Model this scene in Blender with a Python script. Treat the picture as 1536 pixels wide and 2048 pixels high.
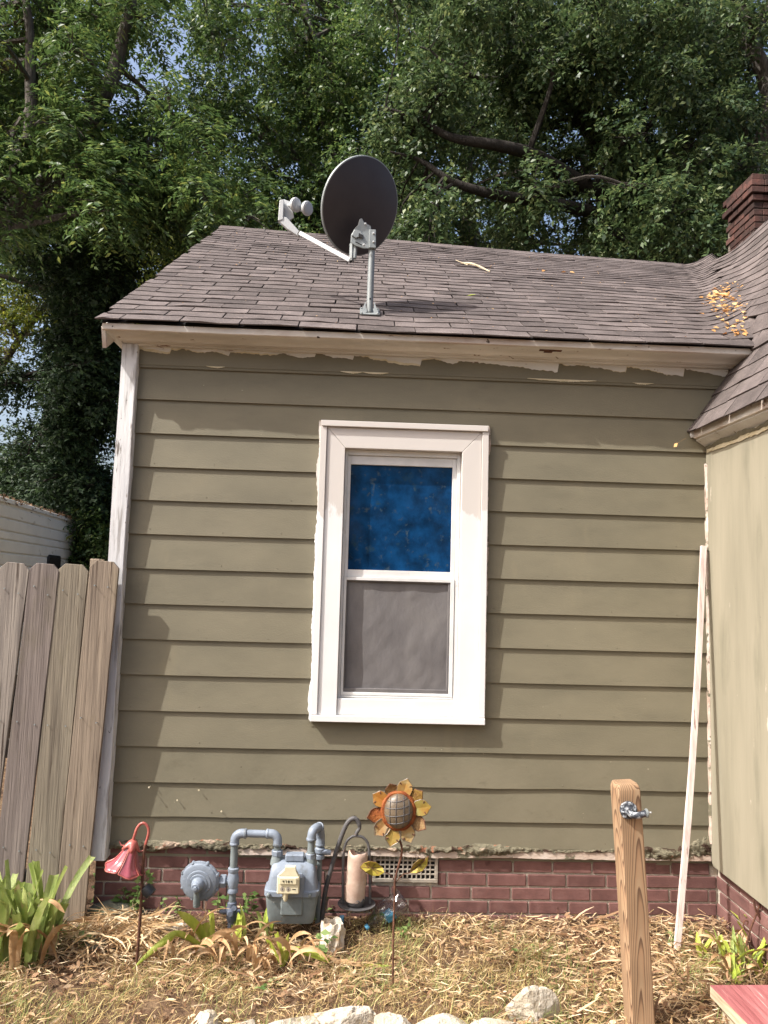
import bpy, bmesh, math, random
import numpy as np
from mathutils import Vector, Matrix, noise as mnoise

for _o in list(bpy.data.objects):
    bpy.data.objects.remove(_o)
random.seed(7)
rng = np.random.default_rng(11)
scene = bpy.context.scene
COL = scene.collection
R = math.radians

# ------------------------------------------------------------------ camera
CAM = Vector((0.0, -4.09, 1.71))
FWD = Vector((0.03819941, 0.99473231, 0.09512322))
RGT = Vector((0.99877537, -0.04100232, 0.02768718))
UPV = Vector((-0.0314416, -0.0939491, 0.99508039))
FPX = 1538.0
cd = bpy.data.cameras.new('camera')
cam = bpy.data.objects.new('camera', cd)
COL.objects.link(cam)
cd.sensor_fit = 'VERTICAL'
cd.sensor_height = 36.0
cd.sensor_width = 27.0
cd.lens = 36.0 * FPX / 2048.0
cd.clip_start = 0.05
cd.clip_end = 2000
cam.matrix_world = Matrix(((RGT.x, UPV.x, -FWD.x, CAM.x), (RGT.y, UPV.y, -FWD.y, CAM.y), (RGT.z, UPV.z, -FWD.z, CAM.z), (0, 0, 0, 1)))
scene.camera = cam

# ------------------------------------------------------------------ light
SUN = Vector((2.25, 1.0, -2.75)).normalized()
w = bpy.data.worlds.new('World')
scene.world = w
w.use_nodes = True
nt = w.node_tree
nt.nodes.clear()
sky = nt.nodes.new('ShaderNodeTexSky')
sky.sky_type = 'NISHITA'
sky.sun_disc = False
sky.sun_elevation = math.asin(-SUN.z)
sky.sun_rotation = math.atan2(-SUN.x, -SUN.y)
sky.air_density = 1.0
sky.dust_density = 6.5
sky.ozone_density = 1.0
bg = nt.nodes.new('ShaderNodeBackground')
bg.inputs['Strength'].default_value = 0.15
wo = nt.nodes.new('ShaderNodeOutputWorld')
nt.links.new(sky.outputs[0], bg.inputs[0])
nt.links.new(bg.outputs[0], wo.inputs[0])
sl = bpy.data.lights.new('sun', 'SUN')
sl.energy = 3.8
sl.angle = R(0.53)
sl.color = (1.0, 0.975, 0.94)
so = bpy.data.objects.new('sun', sl)
COL.objects.link(so)
so.rotation_euler = SUN.to_track_quat('-Z', 'Y').to_euler()
so.location = (-8, -6, 12)
scene.view_settings.view_transform = 'Standard'
scene.view_settings.look = 'None'
scene.view_settings.gamma = 1.0
scene.view_settings.use_curve_mapping = False
scene.view_settings.exposure = 0.95

# ------------------------------------------------------------------ helpers
def ray(px, py):
    return FWD * FPX + RGT * (px - 768) + UPV * (1024 - py)
def at(px, py, Y):
    """point of the plane y = Y that the photograph shows at (px, py)"""
    d = ray(px, py)
    return CAM + d * ((Y - CAM.y) / d.y)
def gnd(px, py, z=0.0):
    d = ray(px, py)
    return CAM + d * ((z - CAM.z) / d.z)
def nz(x, y=0.0, z=0.0):
    return mnoise.noise(Vector((x, y, z)))

OFF = {}
def tag(o, label=None, cat=None, group=None, kind=None):
    if label: o['label'] = label
    if cat: o['category'] = cat
    if group: o['group'] = group
    if kind: o['kind'] = kind
    return o
def thing(name, loc, label, cat, group=None):
    o = bpy.data.objects.new(name, None)
    COL.objects.link(o)
    o.empty_display_size = 0.1
    o.location = loc
    OFF[o] = Vector(loc)
    return tag(o, label, cat, group)
def link(name, me, parent=None):
    o = bpy.data.objects.new(name, me)
    COL.objects.link(o)
    if parent is not None:
        o.parent = parent
        OFF[o] = OFF.get(parent, Vector((0, 0, 0)))
    return o

class MB:
    def __init__(s):
        s.v = []; s.f = []; s.m = []
    def add(s, vs, fs, mi=0):
        b = len(s.v)
        s.v += [tuple(p) for p in vs]
        s.f += [tuple(b + i for i in f) for f in fs]
        s.m += [mi] * len(fs)
        return s
    def box(s, x0, x1, y0, y1, z0, z1, ch=0.0, M=None, mi=0):
        lo = (x0, y0, z0); hi = (x1, y1, z1)
        if ch <= 0:
            vs = [(a, b, c) for a in (x0, x1) for b in (y0, y1) for c in (z0, z1)]
            fs = [(0, 1, 3, 2), (4, 6, 7, 5), (0, 4, 5, 1), (2, 3, 7, 6), (0, 2, 6, 4), (1, 5, 7, 3)]
        else:
            vs = []; ix = {}
            for sx in (0, 1):
                for sy in (0, 1):
                    for sz in (0, 1):
                        sg = (sx, sy, sz)
                        for a in range(3):
                            p = []
                            for k in range(3):
                                e = hi[k] if sg[k] else lo[k]
                                if k != a: e += -ch if sg[k] else ch
                                p.append(e)
                            ix[(sg, a)] = len(vs); vs.append(tuple(p))
            fs = []
            for a in range(3):
                b, c = (a + 1) % 3, (a + 2) % 3
                for q in (0, 1):
                    l = []
                    for (sb, sc) in ((0, 0), (1, 0), (1, 1), (0, 1)):
                        sg = [0, 0, 0]; sg[a] = q; sg[b] = sb; sg[c] = sc
                        l.append(ix[(tuple(sg), a)])
                    fs.append(tuple(l))
                for sb in (0, 1):
                    for sc in (0, 1):
                        g0 = [0, 0, 0]; g0[b] = sb; g0[c] = sc; g1 = list(g0); g1[a] = 1
                        fs.append((ix[(tuple(g0), b)], ix[(tuple(g1), b)], ix[(tuple(g1), c)], ix[(tuple(g0), c)]))
            for sx in (0, 1):
                for sy in (0, 1):
                    for sz in (0, 1):
                        fs.append(tuple(ix[((sx, sy, sz), a)] for a in range(3)))
        if M is not None: vs = [M @ Vector(p) for p in vs]
        return s.add(vs, fs, mi)
    def tube(s, path, r, n=8, cap=True, mi=0):
        path = [Vector(p) for p in path]
        if not hasattr(r, '__len__'): r = [r] * len(path)
        b = len(s.v); N = len(path)
        prev = None
        for i, p in enumerate(path):
            t = (path[min(i + 1, N - 1)] - path[max(i - 1, 0)])
            t = t.normalized() if t.length > 1e-9 else Vector((0, 0, 1))
            if prev is None:
                u = t.cross(Vector((0, 0, 1)))
                if u.length < 1e-3: u = t.cross(Vector((0, 1, 0)))
                u.normalize()
            else:
                u = prev - t * prev.dot(t)
                u.normalize()
            prev = u
            q = t.cross(u)
            for k in range(n):
                a = 2 * math.pi * k / n
                s.v.append(tuple(p + (u * math.cos(a) + q * math.sin(a)) * r[i]))
        for i in range(N - 1):
            for k in range(n):
                k2 = (k + 1) % n
                s.f.append((b + i * n + k, b + i * n + k2, b + (i + 1) * n + k2, b + (i + 1) * n + k)); s.m.append(mi)
        if cap:
            s.f.append(tuple(b + k for k in range(n))[::-1]); s.m.append(mi)
            s.f.append(tuple(b + (N - 1) * n + k for k in range(n))); s.m.append(mi)
        return s
    def lathe(s, prof, o, axis=(0, 0, 1), n=20, ref=None, sq=1.0, mi=0):
        """profile of (radius, height) turned round an axis"""
        o = Vector(o); ax = Vector(axis).normalized()
        u = Vector(ref) if ref is not None else ax.cross(Vector((0, 0, 1)))
        if u.length < 1e-3: u = Vector((1, 0, 0))
        u = (u - ax * u.dot(ax)).normalized(); q = ax.cross(u)
        b = len(s.v)
        for (rr, hh) in prof:
            for k in range(n):
                a = 2 * math.pi * k / n
                s.v.append(tuple(o + ax * hh + (u * math.cos(a) + q * math.sin(a) * sq) * max(rr, 1e-4)))
        for i in range(len(prof) - 1):
            for k in range(n):
                k2 = (k + 1) % n
                s.f.append((b + i * n + k, b + i * n + k2, b + (i + 1) * n + k2, b + (i + 1) * n + k)); s.m.append(mi)
        s.f.append(tuple(b + k for k in range(n))[::-1]); s.m.append(mi)
        s.f.append(tuple(b + (len(prof) - 1) * n + k for k in range(n))); s.m.append(mi)
        return s
    def extr(s, poly, d, mi=0):
        """closed polygon (3-D points) pushed along vector d"""
        d = Vector(d); n = len(poly)
        a = [Vector(p) for p in poly]; c = [p + d for p in a]
        fs = [tuple(range(n))[::-1], tuple(range(n, 2 * n))]
        fs += [(i, (i + 1) % n, n + (i + 1) % n, n + i) for i in range(n)]
        return s.add(a + c, fs, mi)
    def build(s, name, m, parent=None, smooth=False, recalc=True):
        me = bpy.data.meshes.new(name)
        off = OFF.get(parent, Vector((0, 0, 0))) if parent is not None else Vector((0, 0, 0))
        vs = s.v if off.length == 0 else [(p[0] - off.x, p[1] - off.y, p[2] - off.z) for p in s.v]
        me.from_pydata(vs, [], s.f)
        ms = m if isinstance(m, (list, tuple)) else [m]
        for q in ms: me.materials.append(q)
        if len(ms) > 1: me.polygons.foreach_set('material_index', s.m)
        if recalc:
            bm = bmesh.new(); bm.from_mesh(me)
            bmesh.ops.recalc_face_normals(bm, faces=bm.faces)
            bm.to_mesh(me); bm.free()
        if smooth: smooth_by_angle(me, smooth if smooth is not True else 40)
        me.update()
        return link(name, me, parent)

def smooth_by_angle(me, deg):
    me.polygons.foreach_set('use_smooth', [True] * len(me.polygons))
    bm = bmesh.new(); bm.from_mesh(me)
    lim = math.radians(deg)
    for e in bm.edges:
        e.smooth = not (len(e.link_faces) == 2 and e.calc_face_angle(0) > lim)
    bm.to_mesh(me); bm.free()

def arc(c, r, a0, a1, n, ux, uz):
    c = Vector(c); ux = Vector(ux); uz = Vector(uz)
    return [c + ux * (r * math.cos(a0 + (a1 - a0) * i / n)) + uz * (r * math.sin(a0 + (a1 - a0) * i / n)) for i in range(n + 1)]
def bez(pts, n=24):
    """smooth Catmull-Rom path through points"""
    P = [Vector(p) for p in pts]; P = [P[0] * 2 - P[1]] + P + [P[-1] * 2 - P[-2]]
    out = []; m = len(P) - 3; per = max(2, n // m)
    for i in range(m):
        a, b, c, d = P[i:i + 4]
        for k in range(per):
            t = k / per
            out.append(0.5 * ((2 * b) + (c - a) * t + (2 * a - 5 * b + 4 * c - d) * t * t + (3 * b - a - 3 * c + d) * t ** 3))
    out.append(P[-2].copy())
    return out

# ------------------------------------------------------------------ materials
def mat(name, cols, scale=6.0, stretch=(1, 1, 1), rough=0.75, spec=0.25, bump=0.0, bscale=40.0, bstretch=None, metal=0.0, rnd=0.0,
        island=0.0, detail=6.0, dist=0.0, spots=(), pos=None, objcol=False, transl=0.0, zmix=None, rot=(0, 0, 0), bdist=0.01):
    m = bpy.data.materials.new(name)
    m.use_nodes = True
    t = m.node_tree; N = t.nodes; L = t.links
    bs = N['Principled BSDF']; out = N['Material Output']
    tc = N.new('ShaderNodeTexCoord'); oi = N.new('ShaderNodeObjectInfo')
    mul = N.new('ShaderNodeMath'); mul.operation = 'MULTIPLY'; mul.inputs[1].default_value = 37.0
    L.new(oi.outputs['Random'], mul.inputs[0])
    va = N.new('ShaderNodeVectorMath'); va.operation = 'ADD'
    L.new(tc.outputs['Object'], va.inputs[0]); L.new(mul.outputs[0], va.inputs[1])
    def mp(st, ro=(0, 0, 0)):
        q = N.new('ShaderNodeMapping'); q.inputs['Scale'].default_value = st; q.inputs['Rotation'].default_value = ro
        L.new(va.outputs[0], q.inputs['Vector']); return q.outputs[0]
    def noise(sc, st, de=6.0, di=0.0, ro=(0, 0, 0)):
        q = N.new('ShaderNodeTexNoise'); q.inputs['Scale'].default_value = sc; q.inputs['Detail'].default_value = de
        q.inputs['Roughness'].default_value = 0.6; q.inputs['Distortion'].default_value = di
        L.new(mp(st, ro), q.inputs['Vector']); return q.outputs['Fac']
    n0 = noise(scale, stretch, detail, dist, rot)
    rp = N.new('ShaderNodeValToRGB'); L.new(n0, rp.inputs[0])
    el = rp.color_ramp.elements
    k = len(cols); pos = pos or ([0.3 + 0.4 * i / max(1, k - 1) for i in range(k)])
    el[0].position = pos[0]; el[0].color = (*cols[0], 1)
    if k == 1: el[1].position = 1.0; el[1].color = (*cols[0], 1)
    else:
        el[1].position = pos[1]; el[1].color = (*cols[1], 1)
        for i in range(2, k):
            e = el.new(pos[i]); e.color = (*cols[i], 1)
    c = rp.outputs[0]
    def mix(fac, a, b, mode='MIX'):
        q = N.new('ShaderNodeMix'); q.data_type = 'RGBA'; q.blend_type = mode
        if isinstance(fac, float): q.inputs[0].default_value = fac
        else: L.new(fac, q.inputs[0])
        for s_, v_ in ((6, a), (7, b)):
            if isinstance(v_, tuple): q.inputs[s_].default_value = (*v_, 1)
            else: L.new(v_, q.inputs[s_])
        return q.outputs[2]
    def step(v, lo, hi):
        q = N.new('ShaderNodeMapRange'); q.inputs[1].default_value = lo; q.inputs[2].default_value = hi
        L.new(v, q.inputs[0]); return q.outputs[0]
    for sp in spots:
        col, sc, th, st = sp[:4]
        wd = sp[4] if len(sp) > 4 else 0.03
        c = mix(step(noise(sc, st, 7.0), th, th + wd), c, col)
    if zmix:   # another paint above a ragged height: (colour, z0, z1, noise scale, noise amount)
        col, z0, z1, ns, na = zmix
        sx = N.new('ShaderNodeSeparateXYZ'); L.new(tc.outputs['Object'], sx.inputs[0])
        nn = noise(ns, (1, 1, 0.35), 5.0)
        ad = N.new('ShaderNodeMath'); ad.operation = 'MULTIPLY_ADD'; L.new(nn, ad.inputs[0]); ad.inputs[1].default_value = na; L.new(sx.outputs['Z'], ad.inputs[2])
        c = mix(step(ad.outputs[0], z0, z1), c, col)
    if rnd or island:
        src = None
        hs = N.new('ShaderNodeHueSaturation')
        amt = rnd or island
        q = N.new('ShaderNodeMapRange'); q.inputs[3].default_value = 1 - amt; q.inputs[4].default_value = 1 + amt
        if island and not rnd:
            ge = N.new('ShaderNodeNewGeometry'); L.new(ge.outputs['Random Per Island'], q.inputs[0])
        else: L.new(oi.outputs['Random'], q.inputs[0])
        L.new(q.outputs[0], hs.inputs['Value'])
        L.new(c, hs.inputs['Color']); c = hs.outputs[0]
    if objcol:
        c = mix(1.0, c, oi.outputs['Color'], 'MULTIPLY')
    L.new(c, bs.inputs['Base Color'])
    bs.inputs['Roughness'].default_value = rough
    bs.inputs['Specular IOR Level'].default_value = spec
    bs.inputs['Metallic'].default_value = metal
    if bump:
        bp = N.new('ShaderNodeBump'); bp.inputs['Strength'].default_value = bump; bp.inputs['Distance'].default_value = bdist
        L.new(noise(bscale, bstretch or stretch, 5.0), bp.inputs['Height'])
        L.new(bp.outputs[0], bs.inputs['Normal'])
    if transl:
        tr = N.new('ShaderNodeBsdfTranslucent'); L.new(c, tr.inputs[0])
        mx = N.new('ShaderNodeMixShader'); mx.inputs[0].default_value = transl
        L.new(bs.outputs[0], mx.inputs[1]); L.new(tr.outputs[0], mx.inputs[2]); L.new(mx.outputs[0], out.inputs[0])
    return m

def leafmat(name, cols, pos=None, rough=0.45, spec=0.36, transl=0.32):
    """leaf colours drawn per leaf"""
    m = bpy.data.materials.new(name); m.use_nodes = True
    t = m.node_tree; N = t.nodes; L = t.links
    bs = N['Principled BSDF']; out = N['Material Output']
    ge = N.new('ShaderNodeNewGeometry'); rp = N.new('ShaderNodeValToRGB')
    L.new(ge.outputs['Random Per Island'], rp.inputs[0])
    k = len(cols); pos = pos or [i / max(1, k - 1) for i in range(k)]
    el = rp.color_ramp.elements
    el[0].position = pos[0]; el[0].color = (*cols[0], 1); el[1].position = pos[1]; el[1].color = (*cols[1], 1)
    for i in range(2, k):
        e = el.new(pos[i]); e.color = (*cols[i], 1)
    L.new(rp.outputs[0], bs.inputs['Base Color'])
    bs.inputs['Roughness'].default_value = rough; bs.inputs['Specular IOR Level'].default_value = spec
    tr = N.new('ShaderNodeBsdfTranslucent')
    hs = N.new('ShaderNodeHueSaturation'); hs.inputs['Value'].default_value = 1.5; hs.inputs['Hue'].default_value = 0.485
    L.new(rp.outputs[0], hs.inputs['Color']); L.new(hs.outputs[0], tr.inputs[0])
    mx = N.new('ShaderNodeMixShader'); mx.inputs[0].default_value = transl
    L.new(bs.outputs[0], mx.inputs[1]); L.new(tr.outputs[0], mx.inputs[2]); L.new(mx.outputs[0], out.inputs[0])
    return m

OLIVE = (0.172, 0.152, 0.098)
M = {}
M['siding'] = mat('olive_siding_paint', [(0.132, 0.119, 0.081), (0.153, 0.137, 0.093), (0.172, 0.153, 0.104)], scale=2.2, stretch=(1, 1, 2.2), rough=0.62, spec=0.35, bump=0.15, bscale=90, rnd=0.05,
                  spots=[((0.118, 0.106, 0.073), 4.5, 0.58, (0.5, 1, 1.6), 0.25), ((0.188, 0.162, 0.105), 3.2, 0.60, (1.5, 1, 0.5), 0.25), ((0.42, 0.38, 0.27), 55, 0.735, (1, 1, 1), 0.02), ((0.07, 0.06, 0.042), 60, 0.725, (1, 1, 1), 0.02)])
M['sidingbad'] = mat('olive_rotten_siding_paint', [(0.128, 0.116, 0.080), (0.150, 0.135, 0.093), (0.168, 0.150, 0.104)], scale=2.5, rough=0.65, bump=0.13, bscale=45, rnd=0.03,
                  spots=[((0.11, 0.097, 0.065), 12, 0.6, (0.6, 1, 1), 0.2), ((0.36, 0.31, 0.22), 38, 0.72, (1, 1, 1), 0.02), ((0.08, 0.06, 0.04), 45, 0.72, (1, 1, 1), 0.02)])
M['rot'] = mat('rotten_edge', [(0.04, 0.022, 0.014), (0.145, 0.130, 0.088), (0.150, 0.135, 0.092), (0.36, 0.27, 0.20)], scale=13, rough=0.9, bump=0.9, bscale=70, pos=[0.38, 0.44, 0.56, 0.63], stretch=(0.6, 1, 1), bdist=0.02,
               spots=[((0.27, 0.12, 0.07), 16, 0.63, (1, 1, 1), 0.04)])
M['panel'] = mat('beige_panel_paint', [(0.205, 0.187, 0.137), (0.246, 0.223, 0.165), (0.276, 0.249, 0.186)], scale=3, stretch=(1, 3, 0.35), rough=0.62, spec=0.3, bump=0.08, bscale=90, bstretch=(1, 1, 0.1),
                 spots=[((0.15, 0.142, 0.10), 4, 0.57, (1, 1.5, 0.3), 0.2), ((0.5, 0.44, 0.37), 15, 0.70, (1, 1.8, 0.25), 0.02), ((0.10, 0.09, 0.065), 50, 0.72, (1, 1, 1), 0.02)])
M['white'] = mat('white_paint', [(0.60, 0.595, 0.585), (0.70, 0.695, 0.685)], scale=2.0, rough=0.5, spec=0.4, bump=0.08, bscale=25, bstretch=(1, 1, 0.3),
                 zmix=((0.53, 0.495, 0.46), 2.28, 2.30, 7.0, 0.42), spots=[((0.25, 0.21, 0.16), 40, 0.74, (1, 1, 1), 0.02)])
M['cornerwhite'] = mat('worn_white_paint', [(0.42, 0.42, 0.43), (0.70, 0.695, 0.68)], scale=5.0, stretch=(1, 1, 0.2), rough=0.6, bump=0.35, bscale=30, bstretch=(1.5, 1, 0.15),
                 spots=[((0.30, 0.285, 0.27), 26, 0.54, (1.2, 1, 0.12), 0.10), ((0.16, 0.14, 0.125), 34, 0.63, (1.3, 1, 0.16), 0.05), ((0.06, 0.045, 0.035), 60, 0.68, (1, 1, 0.5), 0.02)])
M['vinyl'] = mat('vinyl_frame', [(0.52, 0.52, 0.505), (0.64, 0.63, 0.615)], scale=8, rough=0.4, spec=0.4, spots=[((0.34, 0.30, 0.25), 20, 0.66, (1, 1, 1), 0.1)])
M['cream'] = mat('cream_cornice_paint', [(0.44, 0.42, 0.375), (0.56, 0.54, 0.495), (0.66, 0.645, 0.605)], scale=3.0, stretch=(0.5, 1, 2), rough=0.65, bump=0.25, bscale=40, bstretch=(0.3, 1, 2),
                 spots=[((0.30, 0.26, 0.20), 5, 0.58, (0.4, 1, 1.5), 0.2), ((0.15, 0.075, 0.038), 11, 0.665, (0.45, 1, 3), 0.03), ((0.22, 0.17, 0.12), 30, 0.66, (0.6, 1, 1), 0.03)])
M['fascia'] = mat('bare_fascia', [(0.40, 0.30, 0.245), (0.54, 0.49, 0.43), (0.66, 0.63, 0.585)], scale=4.2, stretch=(0.6, 1, 1), rough=0.75, bump=0.3, bscale=60, bstretch=(0.2, 1, 2),
                 spots=[((0.16, 0.07, 0.04), 12, 0.63, (0.5, 1, 1.5), 0.05), ((0.035, 0.022, 0.015), 30, 0.65, (0.6, 1, 0.8), 0.03)])
M['chip'] = mat('exposed_cream_paint', [(0.48, 0.41, 0.26), (0.60, 0.54, 0.40)], scale=20, rough=0.8, bump=0.4, bscale=90)
M['chipwhite'] = mat('old_white_paint', [(0.30, 0.21, 0.16), (0.42, 0.34, 0.28), (0.56, 0.51, 0.46)], scale=7, stretch=(0.5, 1, 1), rough=0.7, bump=0.4, bscale=60, spots=[((0.13, 0.118, 0.08), 9, 0.56, (0.6, 1, 1), 0.03), ((0.10, 0.05, 0.03), 22, 0.64, (0.7, 1, 1), 0.03)])
M['brick'] = mat('red_brick', [(0.105, 0.052, 0.046), (0.140, 0.068, 0.060), (0.175, 0.093, 0.082)], scale=14, rough=0.85, bump=0.35, bscale=120, rnd=0.16, bdist=0.004,
                 spots=[((0.33, 0.25, 0.19), 36, 0.73, (1, 1, 1), 0.02), ((0.055, 0.022, 0.02), 9, 0.64, (1, 1, 1), 0.15)])
M['oldbrick'] = mat('old_chimney_brick', [(0.030, 0.020, 0.017), (0.058, 0.030, 0.025), (0.095, 0.042, 0.033)], scale=9, rough=0.9, bump=0.5, bscale=60, rnd=0.5, spots=[((0.05, 0.04, 0.035), 12, 0.6, (1, 1, 1), 0.1)])
M['mortar'] = mat('mortar', [(0.34, 0.295, 0.24), (0.46, 0.41, 0.345)], scale=25, rough=0.95, bump=0.6, bscale=150, spots=[((0.15, 0.12, 0.09), 7, 0.60, (1, 1, 1), 0.15)])
M['oldmortar'] = mat('old_mortar', [(0.12, 0.10, 0.085), (0.2, 0.17, 0.14)], scale=25, rough=0.95, bump=0.6, bscale=150)
M['shingle'] = mat('brown_asphalt_shingle', [(0.068, 0.057, 0.053), (0.101, 0.084, 0.079), (0.142, 0.119, 0.112)], scale=5, rough=0.93, spec=0.15, bump=0.9, bscale=160, rnd=0.22, bdist=0.004,
                 spots=[((0.20, 0.165, 0.15), 62, 0.60, (1, 1, 1), 0.1), ((0.035, 0.028, 0.028), 75, 0.61, (1, 1, 1), 0.1), ((0.045, 0.036, 0.036), 2.2, 0.60, (1, 1, 1), 0.2)])
M['shinglefar'] = mat('brown_asphalt_shingle_upper', [(0.068, 0.057, 0.053), (0.099, 0.082, 0.078), (0.131, 0.110, 0.104)], scale=5, rough=0.93, spec=0.15, bump=0.9, bscale=160, island=0.22, bdist=0.004,
                 spots=[((0.19, 0.16, 0.145), 62, 0.60, (1, 1, 1), 0.1), ((0.035, 0.028, 0.028), 75, 0.61, (1, 1, 1), 0.1), ((0.045, 0.036, 0.036), 2.2, 0.60, (1, 1, 1), 0.2)])
M['felt'] = mat('roof_felt', [(0.012, 0.011, 0.011), (0.02, 0.018, 0.017)], rough=0.95)
M['dark'] = mat('dark_void', [(0.012, 0.011, 0.010), (0.018, 0.016, 0.014)], rough=0.9)
M['screen'] = mat('dusty_screen', [(0.090, 0.084, 0.084), (0.126, 0.118, 0.117), (0.155, 0.146, 0.141)], scale=3.5, stretch=(1.6, 1, 0.8), rough=0.6, spec=0.3, bump=0.22, bscale=5.0, bstretch=(1.5, 1, 0.9), bdist=0.03,
                 spots=[((0.04, 0.035, 0.03), 40, 0.755, (1, 1, 0.5), 0.02), ((0.42, 0.40, 0.38), 55, 0.765, (1, 1, 1), 0.02)])
M['vent'] = mat('vent_grille_paint', [(0.24, 0.21, 0.17), (0.33, 0.29, 0.24)], scale=30, rough=0.8, bump=0.3, spots=[((0.12, 0.07, 0.045), 24, 0.64, (1, 1, 1), 0.08)])
M['dish'] = mat('dark_grey_dish', [(0.030, 0.026, 0.029), (0.042, 0.037, 0.040)], scale=5, rough=0.55, spec=0.35, bump=0.06, bscale=220)
M['galv'] = mat('galvanised_steel', [(0.17, 0.185, 0.185), (0.25, 0.27, 0.265)], scale=8, rough=0.5, spec=0.5, metal=0.25, bump=0.05, bscale=80, spots=[((0.11, 0.085, 0.06), 10, 0.64, (1, 1, 0.4), 0.08)])
M['lightgrey'] = mat('pale_grey_plastic', [(0.40, 0.41, 0.41), (0.48, 0.49, 0.49)], scale=9, rough=0.45, spec=0.4, spots=[((0.36, 0.35, 0.33), 14, 0.63, (1, 1, 1), 0.1)])
M['rust'] = mat('rusty_iron', [(0.055, 0.026, 0.018), (0.10, 0.045, 0.028), (0.16, 0.075, 0.045)], scale=30, rough=0.85, bump=0.5, bscale=130)
M['darkiron'] = mat('dark_grey_iron', [(0.055, 0.052, 0.054), (0.09, 0.086, 0.086)], scale=18, rough=0.55, spec=0.4, bump=0.2, bscale=120, spots=[((0.14, 0.075, 0.045), 26, 0.64, (1, 1, 1), 0.05)])
M['gas'] = mat('blue_grey_meter_paint', [(0.145, 0.172, 0.212), (0.18, 0.212, 0.258), (0.215, 0.25, 0.298)], scale=9, rough=0.5, spec=0.45, bump=0.2, bscale=60, spots=[((0.085, 0.095, 0.10), 12, 0.57, (1, 1, 0.6), 0.12), ((0.36, 0.38, 0.39), 42, 0.68, (1, 1, 1), 0.03), ((0.11, 0.055, 0.03), 28, 0.69, (1, 1, 1), 0.04)])
M['gasdirty'] = mat('weathered_meter_paint', [(0.095, 0.112, 0.112), (0.135, 0.157, 0.158), (0.18, 0.205, 0.208)], scale=7, rough=0.62, spec=0.35, bump=0.25, bscale=50, spots=[((0.06, 0.06, 0.05), 9, 0.56, (1, 1, 0.6), 0.15), ((0.34, 0.35, 0.34), 40, 0.67, (1, 1, 1), 0.03), ((0.10, 0.055, 0.03), 26, 0.68, (1, 1, 1), 0.04)])
M['gasdark'] = mat('dark_pipe_paint', [(0.085, 0.10, 0.135), (0.13, 0.15, 0.185)], scale=14, rough=0.6, bump=0.3, bscale=70, spots=[((0.05, 0.04, 0.03), 18, 0.62, (1, 1, 1), 0.08)])
M['index'] = mat('aged_cream_plastic', [(0.50, 0.45, 0.30), (0.62, 0.57, 0.40)], scale=12, rough=0.45, spec=0.4, spots=[((0.28, 0.20, 0.12), 20, 0.67, (1, 1, 1), 0.08)])
M['ink'] = mat('black_ink', [(0.015, 0.014, 0.014), (0.02, 0.02, 0.02)], rough=0.6)
M['pink'] = mat('rose_enamel', [(0.24, 0.050, 0.042), (0.32, 0.080, 0.065), (0.40, 0.125, 0.10)], scale=14, rough=0.35, spec=0.5, bump=0.2, bscale=60, spots=[((0.22, 0.06, 0.04), 22, 0.62, (1, 1, 1), 0.1)])
M['pinkglass'] = mat('rose_glaze', [(0.24, 0.045, 0.06), (0.33, 0.085, 0.10)], scale=16, rough=0.2, spec=0.7)
M['pinkdark'] = mat('rose_inside', [(0.16, 0.03, 0.025), (0.22, 0.06, 0.045)], scale=16, rough=0.5)
M['candle'] = mat('ivory_wax', [(0.32, 0.21, 0.16), (0.45, 0.33, 0.26), (0.56, 0.47, 0.40)], scale=11, rough=0.5, spec=0.4, bump=0.15, bscale=30, spots=[((0.12, 0.07, 0.05), 40, 0.76, (1, 1, 1), 0.02)])
M['petal'] = mat('amber_petal', [(0.27, 0.11, 0.022), (0.31, 0.19, 0.06), (0.33, 0.27, 0.14)], scale=20, rough=0.3, spec=0.5, objcol=True, spots=[((0.30, 0.10, 0.03), 24, 0.66, (1, 1, 1), 0.1)])
M['petalrust'] = mat('rusted_petal', [(0.10, 0.045, 0.02), (0.19, 0.10, 0.035), (0.30, 0.20, 0.08)], scale=26, rough=0.7, bump=0.5, bscale=90, objcol=True)
M['seed'] = mat('sunflower_centre', [(0.085, 0.06, 0.036), (0.15, 0.112, 0.072)], scale=16, rough=0.4, spec=0.5, bump=0.2, bscale=60, spots=[((0.25, 0.09, 0.04), 14, 0.63, (1, 1, 1), 0.1)])
M['metalleaf'] = mat('painted_metal_leaf', [(0.24, 0.19, 0.02), (0.30, 0.25, 0.04), (0.26, 0.13, 0.03)], scale=24, rough=0.5, bump=0.3, bscale=70)
M['wood'] = mat('weathered_picket', [(0.42, 0.38, 0.36), (0.66, 0.61, 0.57), (0.86, 0.80, 0.74)], scale=7, stretch=(4.5, 4.5, 0.22), rough=0.85, bump=0.5, bscale=22, bstretch=(5, 5, 0.12), objcol=True, dist=0.4,
                 spots=[((0.20, 0.155, 0.13), 14, 0.60, (4, 4, 0.12), 0.06), ((0.42, 0.40, 0.25), 2.5, 0.58, (1, 1, 0.5), 0.2)])
M['lath'] = mat('pale_lath', [(0.40, 0.31, 0.28), (0.56, 0.47, 0.43), (0.62, 0.55, 0.51)], scale=9, stretch=(4, 4, 0.15), rough=0.8, bump=0.4, bscale=24, bstretch=(4, 4, 0.12), spots=[((0.26, 0.17, 0.14), 12, 0.62, (4, 4, 0.12), 0.06)])
M['redpaint'] = mat('faded_red_paint', [(0.22, 0.068, 0.070), (0.28, 0.098, 0.10), (0.34, 0.15, 0.145)], scale=7, stretch=(4, 0.35, 4), rot=(0, 0, 0.38), rough=0.7, bump=0.6, bscale=22, bstretch=(4, 0.2, 4), spots=[((0.50, 0.32, 0.29), 12, 0.63, (5, 0.25, 5), 0.05)])
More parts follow.
